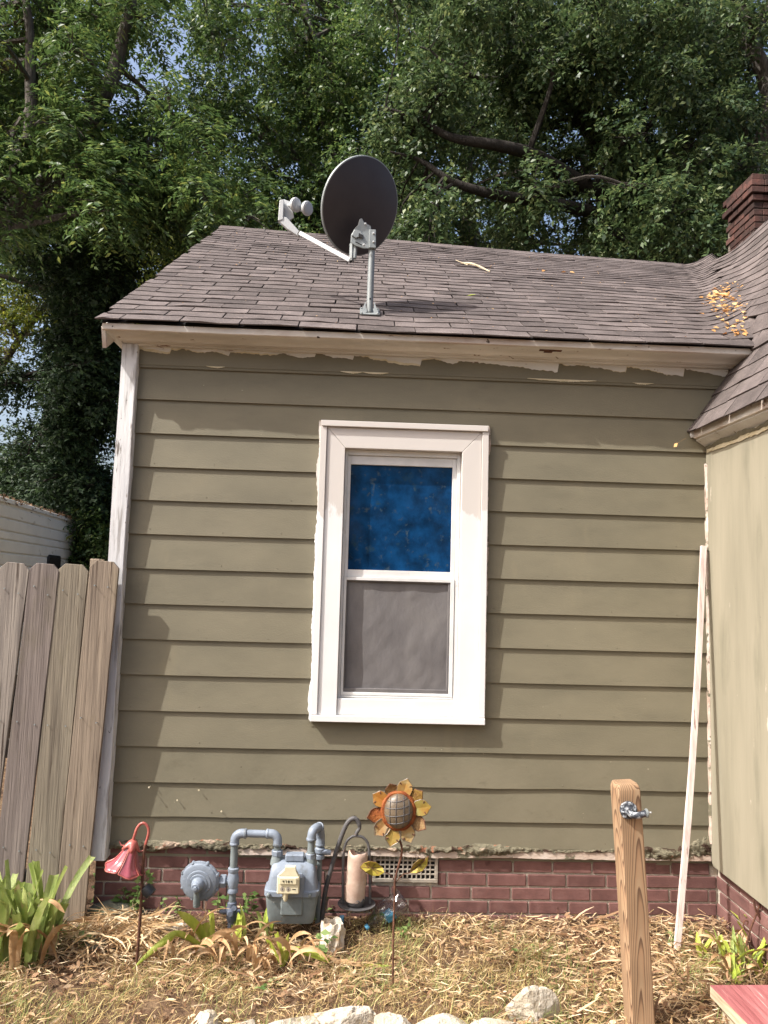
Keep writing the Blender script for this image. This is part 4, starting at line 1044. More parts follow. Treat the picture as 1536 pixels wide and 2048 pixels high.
# ================================================================== GAS METER
def make_gas():
    Y = -0.20
    b = gnd(466, 1880); b.z = 0.0
    t = thing('gas_meter', (b.x, Y, 0), 'blue grey gas meter with round regulator and cream dial against the brick base', 'gas meter')
    P = lambda px, py, y=Y: at(px, py, y)
    rp = 0.0178
    G, GD, GK = M['gas'], M['gasdirty'], M['gasdark']
    def nut(p, ax, r=0.027, h=0.026, n=6, name='union_nut', m=G):
        p = Vector(p); ax = Vector(ax).normalized()
        return MB().lathe([(r * .9, -h / 2), (r, -h / 2 + .003), (r, h / 2 - .003), (r * .9, h / 2)], p, ax, n).build(name, m, t)
    def band(p, ax, r=0.0235, h=0.012):
        p = Vector(p); ax = Vector(ax).normalized()
        return MB().lathe([(r * .93, -h / 2), (r, -h / 4), (r, h / 4), (r * .93, h / 2)], p, ax, 18).build('fitting_band', G, t, smooth=50)
    # riser with shutoff
    xr = P(466, 1760).x
    zt = P(466, 1690).z; zn = P(466, 1760).z; zv = P(466, 1822).z
    MB().tube([(xr, Y, -0.08), (xr, Y, zv - 0.03)], rp * 0.92, 12).build('riser_pipe', GK, t, smooth=50)
    MB().lathe([(0.020, -0.045), (0.0245, -0.03), (0.0245, -0.014), (0.028, -0.010), (0.028, 0.016), (0.023, 0.02), (0.023, 0.04), (0.018, 0.045)], (xr, Y, zv), (0, 0, 1), 14).build('shutoff_valve', GK, t, smooth=40)
    MB().tube([(xr - 0.058, Y - 0.004, zv - 0.003), (xr - 0.03, Y - 0.006, zv), (xr + 0.03, Y - 0.006, zv), (xr + 0.058, Y - 0.004, zv)], [0.008, 0.012, 0.012, 0.009], 10).lathe([(0.017, 0), (0.017, 0.02), (0.012, 0.028)], (xr, Y - 0.02, zv + 0.004), (0, -1, 0), 10).build('valve_handle', GK, t, smooth=40)
    MB().lathe([(0.012, 0), (0.012, 0.012)], (xr + 0.014, Y - 0.026, zv + 0.024), (0.2, -1, 0.3), 8).build('valve_bolt', GK, t)
    MB().tube([(xr, Y, zv + 0.04), (xr, Y, zn - 0.03)], rp, 12).build('riser_pipe', GD, t, smooth=50)
    MB().lathe([(0.020, -0.060), (0.026, -0.056), (0.026, -0.042), (0.0225, -0.036), (0.028, -0.012), (0.028, 0.012), (0.0225, 0.036), (0.026, 0.042), (0.026, 0.056), (0.020, 0.060)], (xr, Y, zn), (0, 0, 1), 16).build('pipe_tee', G, t, smooth=40)
    nut(P(446, 1762), (1, 0, 0), 0.030, 0.030, 6)
    MB().tube([P(432, 1762), P(460, 1762)], 0.017, 10).build('regulator_stub', G, t, smooth=50)
    # regulator
    rc_ = P(400, 1762, Y - 0.015); ax = Vector((-0.10, -1, -0.10)).normalized()
    reg = MB().lathe([(0.045, -0.062), (0.064, -0.052), (0.082, -0.026), (0.088, -0.008), (0.0945, -0.006), (0.0945, 0.005), (0.088, 0.008), (0.085, 0.015), (0.077, 0.019), (0.060, 0.021), (0.058, 0.025), (0.053, 0.026), (0.044, 0.026), (0.042, 0.030), (0.033, 0.031)], rc_, ax, 44).build('regulator', G, t, smooth=35)
    ux = ax.cross(Vector((0, 0, 1))).normalized(); uz = ux.cross(ax)
    for k in range(8):
        a = 2 * math.pi * (k + 0.5) / 8; q = rc_ + (ux * math.cos(a) + uz * math.sin(a)) * 0.091
        MB().lathe([(0.0085, -0.010), (0.0085, 0.006), (0.0055, 0.007), (0.0055, 0.011), (0.004, 0.012)], q, ax, 8).build('flange_bolt', G, reg)
    MB().lathe([(0.032, 0.030), (0.030, 0.042), (0.025, 0.054), (0.0215, 0.060), (0.0215, 0.072), (0.018, 0.075)], rc_ + ux * -0.0 , ax, 24).build('spring_cap', G, reg, smooth=40)
    MB().lathe([(0.012, 0.074), (0.012, 0.082), (0.008, 0.084)], rc_, ax, 6).build('cap_plug', G, reg)
    q = rc_ + ax * 0.045 - uz * 0.05
    MB().tube([rc_ + ax * 0.055 - uz * 0.020, q + ax * 0.006, q - uz * 0.026 + ax * 0.004, q - uz * 0.045], [0.012, 0.014, 0.017, 0.0175], 12).build('vent_spout', GD, reg, smooth=50)
    # riser upper part, elbow, cross pipe
    MB().tube([(xr, Y, zn + 0.05), (xr, Y, zt + 0.01)], rp, 14).build('riser_pipe', GD, t, smooth=50)
    zc = P(500, 1667).z; re = 0.034
    e1 = [Vector((xr, Y, zc - re - 0.014)), Vector((xr, Y, zc - re))] + arc((xr + re, Y, zc - re), re, math.pi, math.pi / 2, 8, (1, 0, 0), (0, 0, 1))[1:] + [Vector((xr + re + 0.016, Y, zc))]
    MB().tube(e1, 0.0218, 14).build('pipe_elbow', G, t, smooth=60)
    band((xr, Y, zc - re - 0.014), (0, 0, 1)); band((xr + re + 0.016, Y, zc), (1, 0, 0))
    xm = P(555, 1690).x
    MB().tube([(xr + re + 0.02, Y, zc), (xm - re - 0.02, Y, zc - 0.001)], rp, 14).build('cross_pipe', G, t, smooth=50)
    e2 = [Vector((xm - re - 0.016, Y, zc)), Vector((xm - re, Y, zc))] + arc((xm - re, Y, zc - re), re, math.pi / 2, 0, 8, (1, 0, 0), (0, 0, 1))[1:] + [Vector((xm, Y, zc - re - 0.014))]
    MB().tube(e2, 0.0218, 14).build('pipe_elbow', G, t, smooth=60)
    band((xm - re - 0.016, Y, zc), (1, 0, 0)); band((xm, Y, zc - re - 0.014), (0, 0, 1))
    zu = P(553, 1705).z
    MB().tube([(xm, Y, zc - re - 0.02), (xm, Y, zu - 0.05)], rp * 0.95, 12).build('inlet_pipe', GD, t, smooth=50)
    nut((xm, Y, zu), (0, 0, 1), 0.027, 0.026, 8)
    # meter body: cast top over a tapering case
    x0, x1 = P(531, 1770).x, P(640, 1770).x; xc = (x0 + x1) / 2; hw = (x1 - x0) / 2
    ztop = P(580, 1716).z; zs = P(580, 1778).z; zb = P(580, 1838).z
    def slab(levels, name, m):
        """rounded box sections: (z, half width, y front, y back, shift)"""
        mb = MB(); n = 32; vs = []
        for (z, w_, yf, yb, sx) in levels:
            cy, hy = (yf + yb) / 2, (yb - yf) / 2
            for k in range(n):
                a = 2 * math.pi * k / n; ca, sa = math.cos(a), math.sin(a)
                ex = 0.32
                vs.append((xc + sx + w_ * math.copysign(abs(ca) ** ex, ca), cy + hy * math.copysign(abs(sa) ** ex, sa), z))
        fs = [(i * n + k, i * n + (k + 1) % n, (i + 1) * n + (k + 1) % n, (i + 1) * n + k) for i in range(len(levels) - 1) for k in range(n)]
        mb.add(vs, fs + [tuple(range(n))[::-1], tuple((len(levels) - 1) * n + k for k in range(n))])
        return mb.build(name, m, t, smooth=45)
    yf, yb = Y - 0.075, Y + 0.07
    top = slab([(zs - 0.006, hw, yf - 0.008, yb, 0), (zs + 0.016, hw, yf - 0.008, yb, 0), (zs + 0.020, hw - 0.010, yf, yb - .004, 0), (zs + 0.075, hw - 0.020, yf + 0.006, yb - .008, 0), (ztop - 0.036, hw - 0.026, yf + 0.014, yb - 0.012, 0), (ztop - 0.012, hw - 0.036, yf + 0.045, yb - 0.014, 0), (ztop - 0.004, hw - 0.05, yf + 0.060, yb - 0.02, 0)], 'meter_top', G)
    slab([(zb, hw - 0.026, yf + 0.022, yb - 0.014, 0), (zb + 0.03, hw - 0.018, yf + 0.012, yb - 0.01, 0), (zs - 0.03, hw - 0.008, yf + 0.004, yb - 0.004, 0), (zs - 0.007, hw - 0.007, yf + 0.004, yb - 0.004, 0)], 'meter_case', GD)
    MB().box(xc - 0.05, xc + 0.055, yf - 0.002, yf + 0.02, zb + 0.045, zb + 0.135, 0.006).build('case_panel', GD, t)
    MB().box(xc - 0.040, xc + 0.052, yf + 0.045, yf + 0.095, ztop - 0.01, ztop + 0.026, 0.006).build('top_block', G, t)
    for k in (-1, 1):
        MB().lathe([(0.008, 0), (0.008, 0.012), (0.005, 0.016)], (xc + k * (hw - 0.034) - .01, yf - 0.008, zs + 0.006), (0, -1, 0), 8).build('case_bolt', GD, t)
    for xx in (xm, P(622, 1700).x):
        MB().lathe([(0.032, -0.02), (0.029, 0.0), (0.023, 0.02), (0.021, 0.04)], (xx, Y, ztop - 0.008), (0, 0, 1), 18).build('meter_spud', GD, t, smooth=45)
    # hood behind the index
    o = MB().box(xc - 0.052, xc + 0.058, yf - 0.018, yf + 0.02, zs - 0.012, zs + 0.098, 0.012).build('index_hood', G, t)
    # index
    i0 = P(577, 1764, yf - 0.03)
    idx = MB(); zi = i0.z; xi = i0.x
    idx.box(xi - 0.052, xi + 0.052, yf - 0.052, yf - 0.0185, zi - 0.048, zi + 0.034, 0.005)
    index = idx.build('index', M['index'], t)
    tag(index, 'aged cream meter index with small black figures and two dials')
    MB().extr([(xi - 0.046, yf - 0.050, zi + 0.0345), (xi - 0.020, yf - 0.050, zi + 0.058), (xi - 0.016, yf - 0.05, zi + 0.073), (xi + 0.030, yf - 0.05, zi + 0.073), (xi + 0.034, yf - 0.050, zi + 0.055), (xi + 0.046, yf - 0.050, zi + 0.0345)], (0, 0.03, 0)).build('index_cap', M['index'], index)
    MB().box(xi - 0.040, xi + 0.040, yf - 0.059, yf - 0.0525, zi - 0.001, zi + 0.028, 0.002).build('figure_window', M['index'], index)
    # the figures 4784, small as they stand
    SEG = {'a': ((0, 2), (1, 2)), 'b': ((1, 2), (1, 1)), 'c': ((1, 1), (1, 0)), 'd': ((0, 0), (1, 0)), 'e': ((0, 1), (0, 0)), 'f': ((0, 2), (0, 1)), 'g': ((0, 1), (1, 1))}
    DIG = {'4': 'fgbc', '7': 'abc', '8': 'abcdefg', '0': 'abcdef', '6': 'afgedc', '3': 'abgcd'}
    mb = MB()
    for k, ch_ in enumerate('4784'):
        ox = xi - 0.024 + 0.0125 * k; oz = zi + 0.0075; sw, sh_ = 0.0045, 0.0045
        for sgm in DIG[ch_]:
            (ax_, az), (bx, bz) = SEG[sgm]
            mb.box(min(ox + ax_ * sw, ox + bx * sw) - 0.0011, max(ox + ax_ * sw, ox + bx * sw) + 0.0011, yf - 0.0602, yf - 0.0592, min(oz + az * sh_, oz + bz * sh_) - 0.0011, max(oz + az * sh_, oz + bz * sh_) + 0.0011)
    mb.build('figures', M['ink'], index)
    for dx in (-0.026, 0.002):
        q = Vector((xi + dx, yf - 0.0522, zi - 0.024))
        MB().lathe([(0.0105, 0), (0.0105, 0.0006), (0.0100, 0.0008)], q, (0, -1, 0), 20).build('dial_ring', M['vent'], index)
        MB().extr([q + Vector((-0.0016, -0.0012, -0.004)), q + Vector((0.0016, -0.0012, -0.004)), q + Vector((0.0, -0.0012, 0.006))], (0, -0.0008, 0)).build('dial_hand', M['ink'], index)
    MB().box(xi + 0.02, xi + 0.036, yf - 0.0532, yf - 0.0522, zi - 0.026, zi - 0.023).build('print_mark', M['ink'], index)
    MB().tube([(xi - 0.012, yf - 0.035, zi - 0.047), (xi - 0.012, yf - 0.035, zi - 0.07), (xi - 0.012, yf - 0.034, zi - 0.084)], [0.014, 0.012, 0.007], 10).build('index_stem', M['index'], index, smooth=50)
    # outlet: union, double elbow, drop pipe with small valve
    xo = P(622, 1700).x
    nut((xo, Y, zu - 0.012), (0, 0, 1), 0.027, 0.026, 8)
    zo = P(622, 1678).z
    MB().tube([(xo, Y, zu), (xo, Y, zo)], rp * 0.95, 12).build('outlet_pipe', GD, t, smooth=50)
    band((xo, Y, zo), (0, 0, 1), 0.025)
    q0 = Vector((xo, Y, zo)); q1 = P(626, 1662, Y + 0.005); q2 = P(638, 1655, Y + 0.05); q3 = Vector((P(641, 1670, Y + 0.075).x, Y + 0.075, P(641, 1672, Y + 0.075).z)); q4 = q3 - Vector((0, 0, 0.04))
    MB().tube(bez([q0, q1, q2, q3, q4], 24), 0.0222, 14).build('outlet_elbow', G, t, smooth=60)
    band(q2, (q3 - q1), 0.0265); band(q4, (0, 0, 1), 0.024)
    MB().tube([q4, (q4.x, q4.y, 0.05)], 0.0125, 12).build('house_pipe', GD, t, smooth=50)
    vz = P(645, 1704, q4.y).z
    MB().lathe([(0.014, -0.035), (0.024, -0.03), (0.024, -0.012), (0.019, -0.008), (0.026, 0.0), (0.026, 0.018), (0.018, 0.026)], (q4.x, q4.y, vz), (0, 0, 1), 14).tube([(q4.x, q4.y - 0.008, vz + 0.004), (q4.x + 0.055, q4.y - 0.012, vz + 0.002)], [0.016, 0.012], 10).build('house_valve', G, t, smooth=40)
make_gas()

# ================================================================== PINK FLOWER LAMP
def make_lamp():
    Y = -0.50
    b = gnd(271, 1942); Y = b.y
    t = thing('garden_lamp', (b.x, b.y, 0), 'rose pink bell flower garden lamp on a rusty hooked stake', 'garden lamp')
    P = lambda px, py, y=Y: at(px, py, y)
    pts = [(b.x, b.y, -0.06), P(277, 1880), P(283, 1790), P(286, 1730), P(290, 1694), P(296, 1672), P(297, 1658), P(291, 1648), P(283, 1647), P(275, 1655), P(270, 1668), P(266, 1682)]
    pa = bez(pts, 60)
    MB().tube(pa[:22], 0.0068, 8).build('stake', M['rust'], t, smooth=60)
    MB().tube(pa[21:], 0.0062, 8).build('hook', M['pink'], t, smooth=60)
    apex = P(267, 1683); foot = P(249, 1737); ax = (foot - apex).normalized()
    H = (foot - apex).length
    u = ax.cross(Vector((0, 1, 0))).normalized(); v = ax.cross(u)
    # calyx cap with curled points
    mb = MB(); n = 40; vs = []; prof = [(0.002, -0.008), (0.014, -0.005), (0.022, 0.004), (0.029, 0.016), (0.036, 0.030)]
    for (rr, hh) in prof:
        for k in range(n):
            a = 2 * math.pi * k / n; f = hh / 0.03
            dr = 0.008 * max(0, f) * math.cos(5 * a); dh = 0.006 * max(0, f) * math.cos(5 * a)
            vs.append(apex + ax * (hh + dh) + (u * math.cos(a) + v * math.sin(a)) * (rr + dr))
    mb.add(vs, [(i * n + k, i * n + (k + 1) % n, (i + 1) * n + (k + 1) % n, (i + 1) * n + k) for i in range(len(prof) - 1) for k in range(n)] + [tuple(range(n))])
    o = mb.build('calyx', M['pink'], t, smooth=60); o.modifiers.new('thick', 'SOLIDIFY').thickness = 0.002
    for sx in (-1, 1):
        p = apex + ax * 0.028 + u * (-sx * 0.030)
        MB().tube(bez([p, p + u * (-sx * 0.016) + ax * 0.001, p + u * (-sx * 0.03) - ax * 0.012], 8), [0.003] * 5 + [0.0025, 0.002, 0.0012, 0.001], 6).build('calyx_curl', M['pink'], t)
    def pr(h):
        return 0.024 + 0.050 * h ** 1.25 + 0.016 * max(0, h - 0.72) / 0.28
    for kx in range(5):
        a0 = 2 * math.pi * kx / 5 + 1.05
        mb = MB(); na, nh = 8, 10; vs = []
        for j in range(nh + 1):
            h = j / nh
            for i in range(na + 1):
                s_ = -1 + 2 * i / na; a = a0 + s_ * R(33) * (0.93 + 0.07 * h)
                rr = pr(h) * (1 - 0.10 * s_ * s_) + 0.004 * h * math.cos(s_ * 6)
                hh = 0.018 + (H - 0.014) * h * (1.0 - 0.09 * s_ * s_ * h)
                vs.append(apex + ax * hh + (u * math.cos(a) + v * math.sin(a)) * rr)
        mb.add(vs, [(j * (na + 1) + i, j * (na + 1) + i + 1, (j + 1) * (na + 1) + i + 1, (j + 1) * (na + 1) + i) for j in range(nh) for i in range(na)])
        o = mb.build('petal', M['pinkglass'], t, smooth=70); o.modifiers.new('thick', 'SOLIDIFY').thickness = 0.0022
        edge = [vs[j * (na + 1)] for j in range(nh + 1)] + [vs[nh * (na + 1) + i] for i in range(1, na + 1)] + [vs[j * (na + 1) + na] for j in range(nh - 1, -1, -1)]
        MB().tube(edge, 0.0028, 6).build('petal_rim', M['pink'], o, smooth=60)
    MB().lathe([(0.006, 0), (0.014, 0.02), (0.014, 0.05), (0.006, 0.06)], apex + ax * 0.03, ax, 12).build('bulb', M['pinkdark'], t, smooth=60)
    # little black socket cup and leaf sprig on the stake
    c = P(296, 1781)
    MB().lathe([(0.010, -0.024), (0.022, -0.020), (0.027, 0.0), (0.026, 0.022), (0.020, 0.024), (0.018, 0.010)], c, (0.55, -0.1, -0.5), 18).build('lamp_cup', M['black'], t, smooth=40)
make_lamp()

# ================================================================== SHEPHERD HOOK, LANTERN, CANDLE
def make_lantern():
    Y = -0.12
    P = lambda px, py, y=Y: at(px, py, y)
    b = P(642, 1856)
    t = thing('shepherd_hook', (b.x, Y, 0), 'dark iron shepherd hook leaning beside the gas meter', 'plant hook')
    pts = [(b.x, Y, -0.05), P(648, 1800), P(660, 1745), P(677, 1690), P(690, 1655), P(700, 1640), P(710, 1637), P(717, 1645), P(719, 1656), P(714, 1664), P(711, 1672)]
    MB().tube(bez(pts, 60), [0.0118] * 36 + [0.0115] * 10 + [0.0092] * 15, 10).build('hook_rod', M['darkiron'], t, smooth=60)
    lt = thing('candle_lantern', P(713, 1808), 'hanging dark iron arch lantern with a round dish', 'lantern')
    arch = [P(686, 1806), P(686, 1760), P(687, 1712), P(692, 1686), P(703, 1674), P(714, 1672), P(726, 1675), P(736, 1688), P(739, 1712), P(740, 1760), P(740, 1806)]
    MB().tube(bez(arch, 60), 0.0068, 8).build('arch', M['darkiron'], lt, smooth=60)
    MB().lathe([(0.004, -.002), (0.0085, 0.0), (0.0085, .012), (0.005, .016)], P(712, 1673), (0, 0, 1), 10).build('hang_ring', M['darkiron'], lt, smooth=50)
    c = P(713, 1808)
    MB().lathe([(0.03, -0.014), (0.07, -0.010), (0.092, -0.001), (0.094, 0.004), (0.089, 0.003), (0.068, -0.005), (0.0, -0.006)], c, (0, 0, 1), 36).build('dish', M['darkiron'], lt, smooth=50)
    cc = c + Vector((-0.004, 0, 0))
    mb = MB(); n = 36; vs = []
    for (rr, hh, am) in ((0.042, -0.004, 0), (0.044, 0.012, 0), (0.050, 0.030, 0.004)):
        for k in range(n):
            a = 2 * math.pi * k / n
            vs.append(cc + Vector((math.cos(a) * rr, math.sin(a) * rr, hh + am * math.cos(9 * a) * 1.6)))
    mb.add(vs, [(i * n + k, i * n + (k + 1) % n, (i + 1) * n + (k + 1) % n, (i + 1) * n + k) for i in range(2) for k in range(n)])
    o = mb.build('candle_cup', M['darkiron'], lt, smooth=50); o.modifiers.new('thick', 'SOLIDIFY').thickness = 0.003
    # pillar candle leaning to the right with burnt-down rim
    cb = P(709, 1800); ct = P(716, 1706); ax = (ct - cb); H = ax.length; ax.normalize()
    u = ax.cross(Vector((0, 1, 0))).normalized(); v = ax.cross(u)
    mb = MB(); n = 40; vs = []
    def rim(a): return 0.012 * math.sin(a + 0.5) + 0.010 * math.cos(2 * a + 0.9) + 0.003 * math.sin(5 * a)
    for (rr, hf) in ((0.047, 0.0), (0.050, 0.03), (0.0505, 0.5), (0.0495, 0.9), (0.047, 0.985), (0.042, 1.0), (0.037, 0.975), (0.034, 0.86)):
        for k in range(n):
            a = 2 * math.pi * k / n
            d = rim(a) if hf > 0.85 else 0
            vs.append(cb + ax * (H * hf + d) + (u * math.cos(a) + v * math.sin(a)) * rr * (1 + 0.012 * nz(a, hf * 5)))
    L_ = 8
    mb.add(vs, [(i * n + k, i * n + (k + 1) % n, (i + 1) * n + (k + 1) % n, (i + 1) * n + k) for i in range(L_ - 1) for k in range(n)] + [tuple(range(n)), tuple((L_ - 1) * n + k for k in range(n))])
    cd_ = thing('candle', cb, 'ivory pillar candle with melted rim in the iron lantern', 'candle')
    mb.build('wax', M['candle'], cd_, smooth=50)
    MB().tube([cb + ax * (H * 0.85), cb + ax * (H * 0.97) + u * 0.004], 0.0018, 6).build('wick', M['ink'], cd_)
make_lantern()

# ================================================================== SUNFLOWER STAKE
def make_sunflower():
    b = gnd(786, 1990); Y = b.y
    P = lambda px, py, y=Y: at(px, py, y)
    t = thing('sunflower_stake', (b.x, Y, 0), 'rusty metal sunflower garden stake with amber petals in front of the vent', 'garden stake')
    pts = [(b.x, Y, -0.05), P(786, 1930), P(787, 1860), P(789, 1800), P(790, 1762), P(797, 1732), P(803, 1710), P(803, 1692), P(798, 1676), P(796, 1655, Y + 0.02)]
    pa = bez(pts, 54)
    MB().tube(pa, [0.0042] * 20 + [0.0048] * (len(pa) - 20), 8).build('stem', M['rust'], t, smooth=60)
    c = P(797, 1621); f = Vector((-0.06, -1, 0.10)).normalized(); u = f.cross(Vector((0, 0, 1))).normalized() * -1; v = Vector((0, 0, 1)); v = (v - f * v.dot(f)).normalized()
    u = v.cross(f) * -1 if v.cross(f).x < 0 else v.cross(f)
    RX, RZ_, DP = 0.061, 0.071, 0.034
    def dome(a, r_): return c + u * (RX * r_ * math.cos(a)) + v * (RZ_ * r_ * math.sin(a)) + f * (0.012 + DP * math.sqrt(max(0, 1 - r_ * r_)))
    mb = MB(); n, m_ = 36, 9; vs = [c + f * (0.012 + DP)]
    for i in range(1, m_ + 1):
        for k in range(n): vs.append(dome(2 * math.pi * k / n, math.sin(math.pi / 2 * i / m_)))
    fs = [(0, 1 + k, 1 + (k + 1) % n) for k in range(n)] + [(1 + i * n + k, 1 + (i + 1) * n + k, 1 + (i + 1) * n + (k + 1) % n, 1 + i * n + (k + 1) % n) for i in range(m_ - 1) for k in range(n)]
    mb.add(vs, fs)
    mb.build('flower_centre', M['seed'], t, smooth=70)
    MB().lathe([(0.074, -0.004), (0.078, 0.004), (0.070, 0.013), (0.060, 0.012)], c, f, 36, sq=1.08).build('centre_ring', M['petalrust'], t, smooth=50).color = (1.0, 0.5, 0.35, 1)
    lat = MB()
    for q in (-0.55, -0.12, 0.32, 0.70):
        l = []
        for i in range(13):
            w_ = -1 + 2 * i / 12
            for sw in (0,):
                x = q + 0.14 * (1 - w_ * w_) * (-1 if q < 0 else 1) * .4; z = w_ * math.sqrt(max(0, 1 - x * x)) * 0.985
                r_ = min(0.995, math.hypot(x, z)); l.append(dome(math.atan2(z, x), r_) + f * 0.001)
        lat.tube(l, 0.0016, 5)
        l = []
        for i in range(13):
            w_ = -1 + 2 * i / 12; z = q - 0.10 * (1 - w_ * w_) + 0.12 * w_; z = max(-.97, min(.97, z)); x = w_ * math.sqrt(max(0, 1 - z * z)) * 0.985
            r_ = min(0.995, math.hypot(x, z)); l.append(dome(math.atan2(z, x), r_) + f * 0.001)
        lat.tube(l, 0.0016, 5)
    lat.build('wire_lattice', M['darkiron'], t)
    specs = [(75, .138, 'A', (1.0, .95, .9)), (110, .118, 'R', (1, 1, 1)), (150, .130, 'A', (1.1, .85, .6)), (193, .138, 'R', (1.5, .9, .7)), (226, .142, 'A', (.95, .95, 1.2)), (258, .150, 'A', (.8, .9, .7)), (294, .140, 'A', (.85, .9, 1.0)), (330, .136, 'R', (.9, .9, 1.0)), (9, .142, 'A', (.8, .95, .7)), (40, .132, 'R', (1.2, 1.3, .9))]
    for k, (ang, L_, kd, colr) in enumerate(specs):
        a = R(ang); d = u * math.cos(a) + v * math.sin(a); s_ = f.cross(d)
        r0 = 0.058; W = 0.033 if kd == 'A' else 0.030
        out = []
        for (fx, fw) in ((0, -.55), (.25, -.9), (.5, -1), (.72, -.85), (.84, -.45), (1.0, 0), (.84, .45), (.72, .85), (.5, 1), (.25, .9), (0, .55)):
            out.append((fx, fw))
        bow = 0.016 if kd == 'A' else -0.006
        zoff = 0.004 if kd == 'A' else -0.004
        mb = MB()
        def pp(fx, fw, o=0.0):
            curl = (0.022 * fx * fx if kd == 'R' else 0.008 * fx * fx)
            return c + d * (r0 + (L_ - r0) * fx) + s_ * (W * fw) + f * (zoff + curl + bow * (fw * fw - 0.5) * 0.35 + o)
        cen = [pp(fx, 0) for fx in (0, .25, .5, .72, .84, 1.0)]
        left = [pp(fx, fw) for (fx, fw) in out[:6]]; right = [pp(fx, fw) for (fx, fw) in out[::-1][:6]]
        vs = left + cen + right
        mb.add(vs, [(i, i + 1, 6 + i + 1, 6 + i) for i in range(5)] + [(6 + i, 6 + i + 1, 12 + i + 1, 12 + i) for i in range(5)])
        o = mb.build('petal', M['petal'] if kd == 'A' else M['petalrust'], t); o.color = (*colr, 1)
        o.modifiers.new('thick', 'SOLIDIFY').thickness = 0.003
        MB().tube([pp(fx, fw, 0.0005) for (fx, fw) in out], 0.0022, 6).build('petal_wire', M['rust'] if kd == 'R' else M['seed'], o)
        if kd == 'A':
            mb = MB()
            for sg in (-1, 1): mb.tube([pp(.68, sg * .8, 0.003), pp(.62, sg * .55, 0.003)], 0.003, 5)
            mb.tube([pp(.02, 0, 0.004), pp(.14, 0, 0.004)], 0.003, 5)
            mb.build('petal_tick', M['rust'], o)
    # two painted leaves on wires
    for (pts, cx) in (([(720, 1735), (727, 1726), (738, 1722), (752, 1724), (765, 1735), (769, 1745), (758, 1751), (744, 1751), (731, 1744)], (770, 1745, 790, 1762)), ([(857, 1712), (851, 1716), (838, 1720), (826, 1730), (818, 1746), (832, 1747), (845, 1742), (855, 1730)], (818, 1746, 791, 1766))):
        mb = MB(); P3 = [P(x, y, Y - 0.004 + 0.01 * math.sin(i * 2.1)) for i, (x, y) in enumerate(pts)]
        cpt = sum(P3, Vector()) / len(P3) + Vector((0, 0.010, 0))
        mb.add(P3 + [cpt], [(i, (i + 1) % len(P3), len(P3)) for i in range(len(P3))])
        o = mb.build('metal_leaf', M['metalleaf'], t); o.modifiers.new('thick', 'SOLIDIFY').thickness = 0.003
        MB().tube(P3 + [P3[0]], 0.0016, 5).build('leaf_rim', M['rust'], o)
        q0, q1 = (P3[0], P3[4]) if cx[0] < 800 else (P3[0], P3[4])
        vn = MB(); vn.tube([q0 + Vector((0, -.003, 0)), cpt + Vector((0, -.004, 0)), q1 + Vector((0, -.003, 0))], 0.0014, 5)
        for e in (1, 2, 3, 5, 6): vn.tube([cpt.lerp(q0, 0.3 if e in (1, 2) else .05) + Vector((0, -.004, 0)), cpt.lerp(P3[e], 0.75) + Vector((0, -.005, 0))], 0.001, 4)
        vn.build('leaf_vein', M['rust'], o)
        MB().tube(bez([P(cx[0], cx[1]), P((cx[0] + cx[2]) / 2, cx[1] + 4), P(cx[2], cx[3])], 8), 0.0018, 6).build('leaf_wire', M['rust'], t)
make_sunflower()

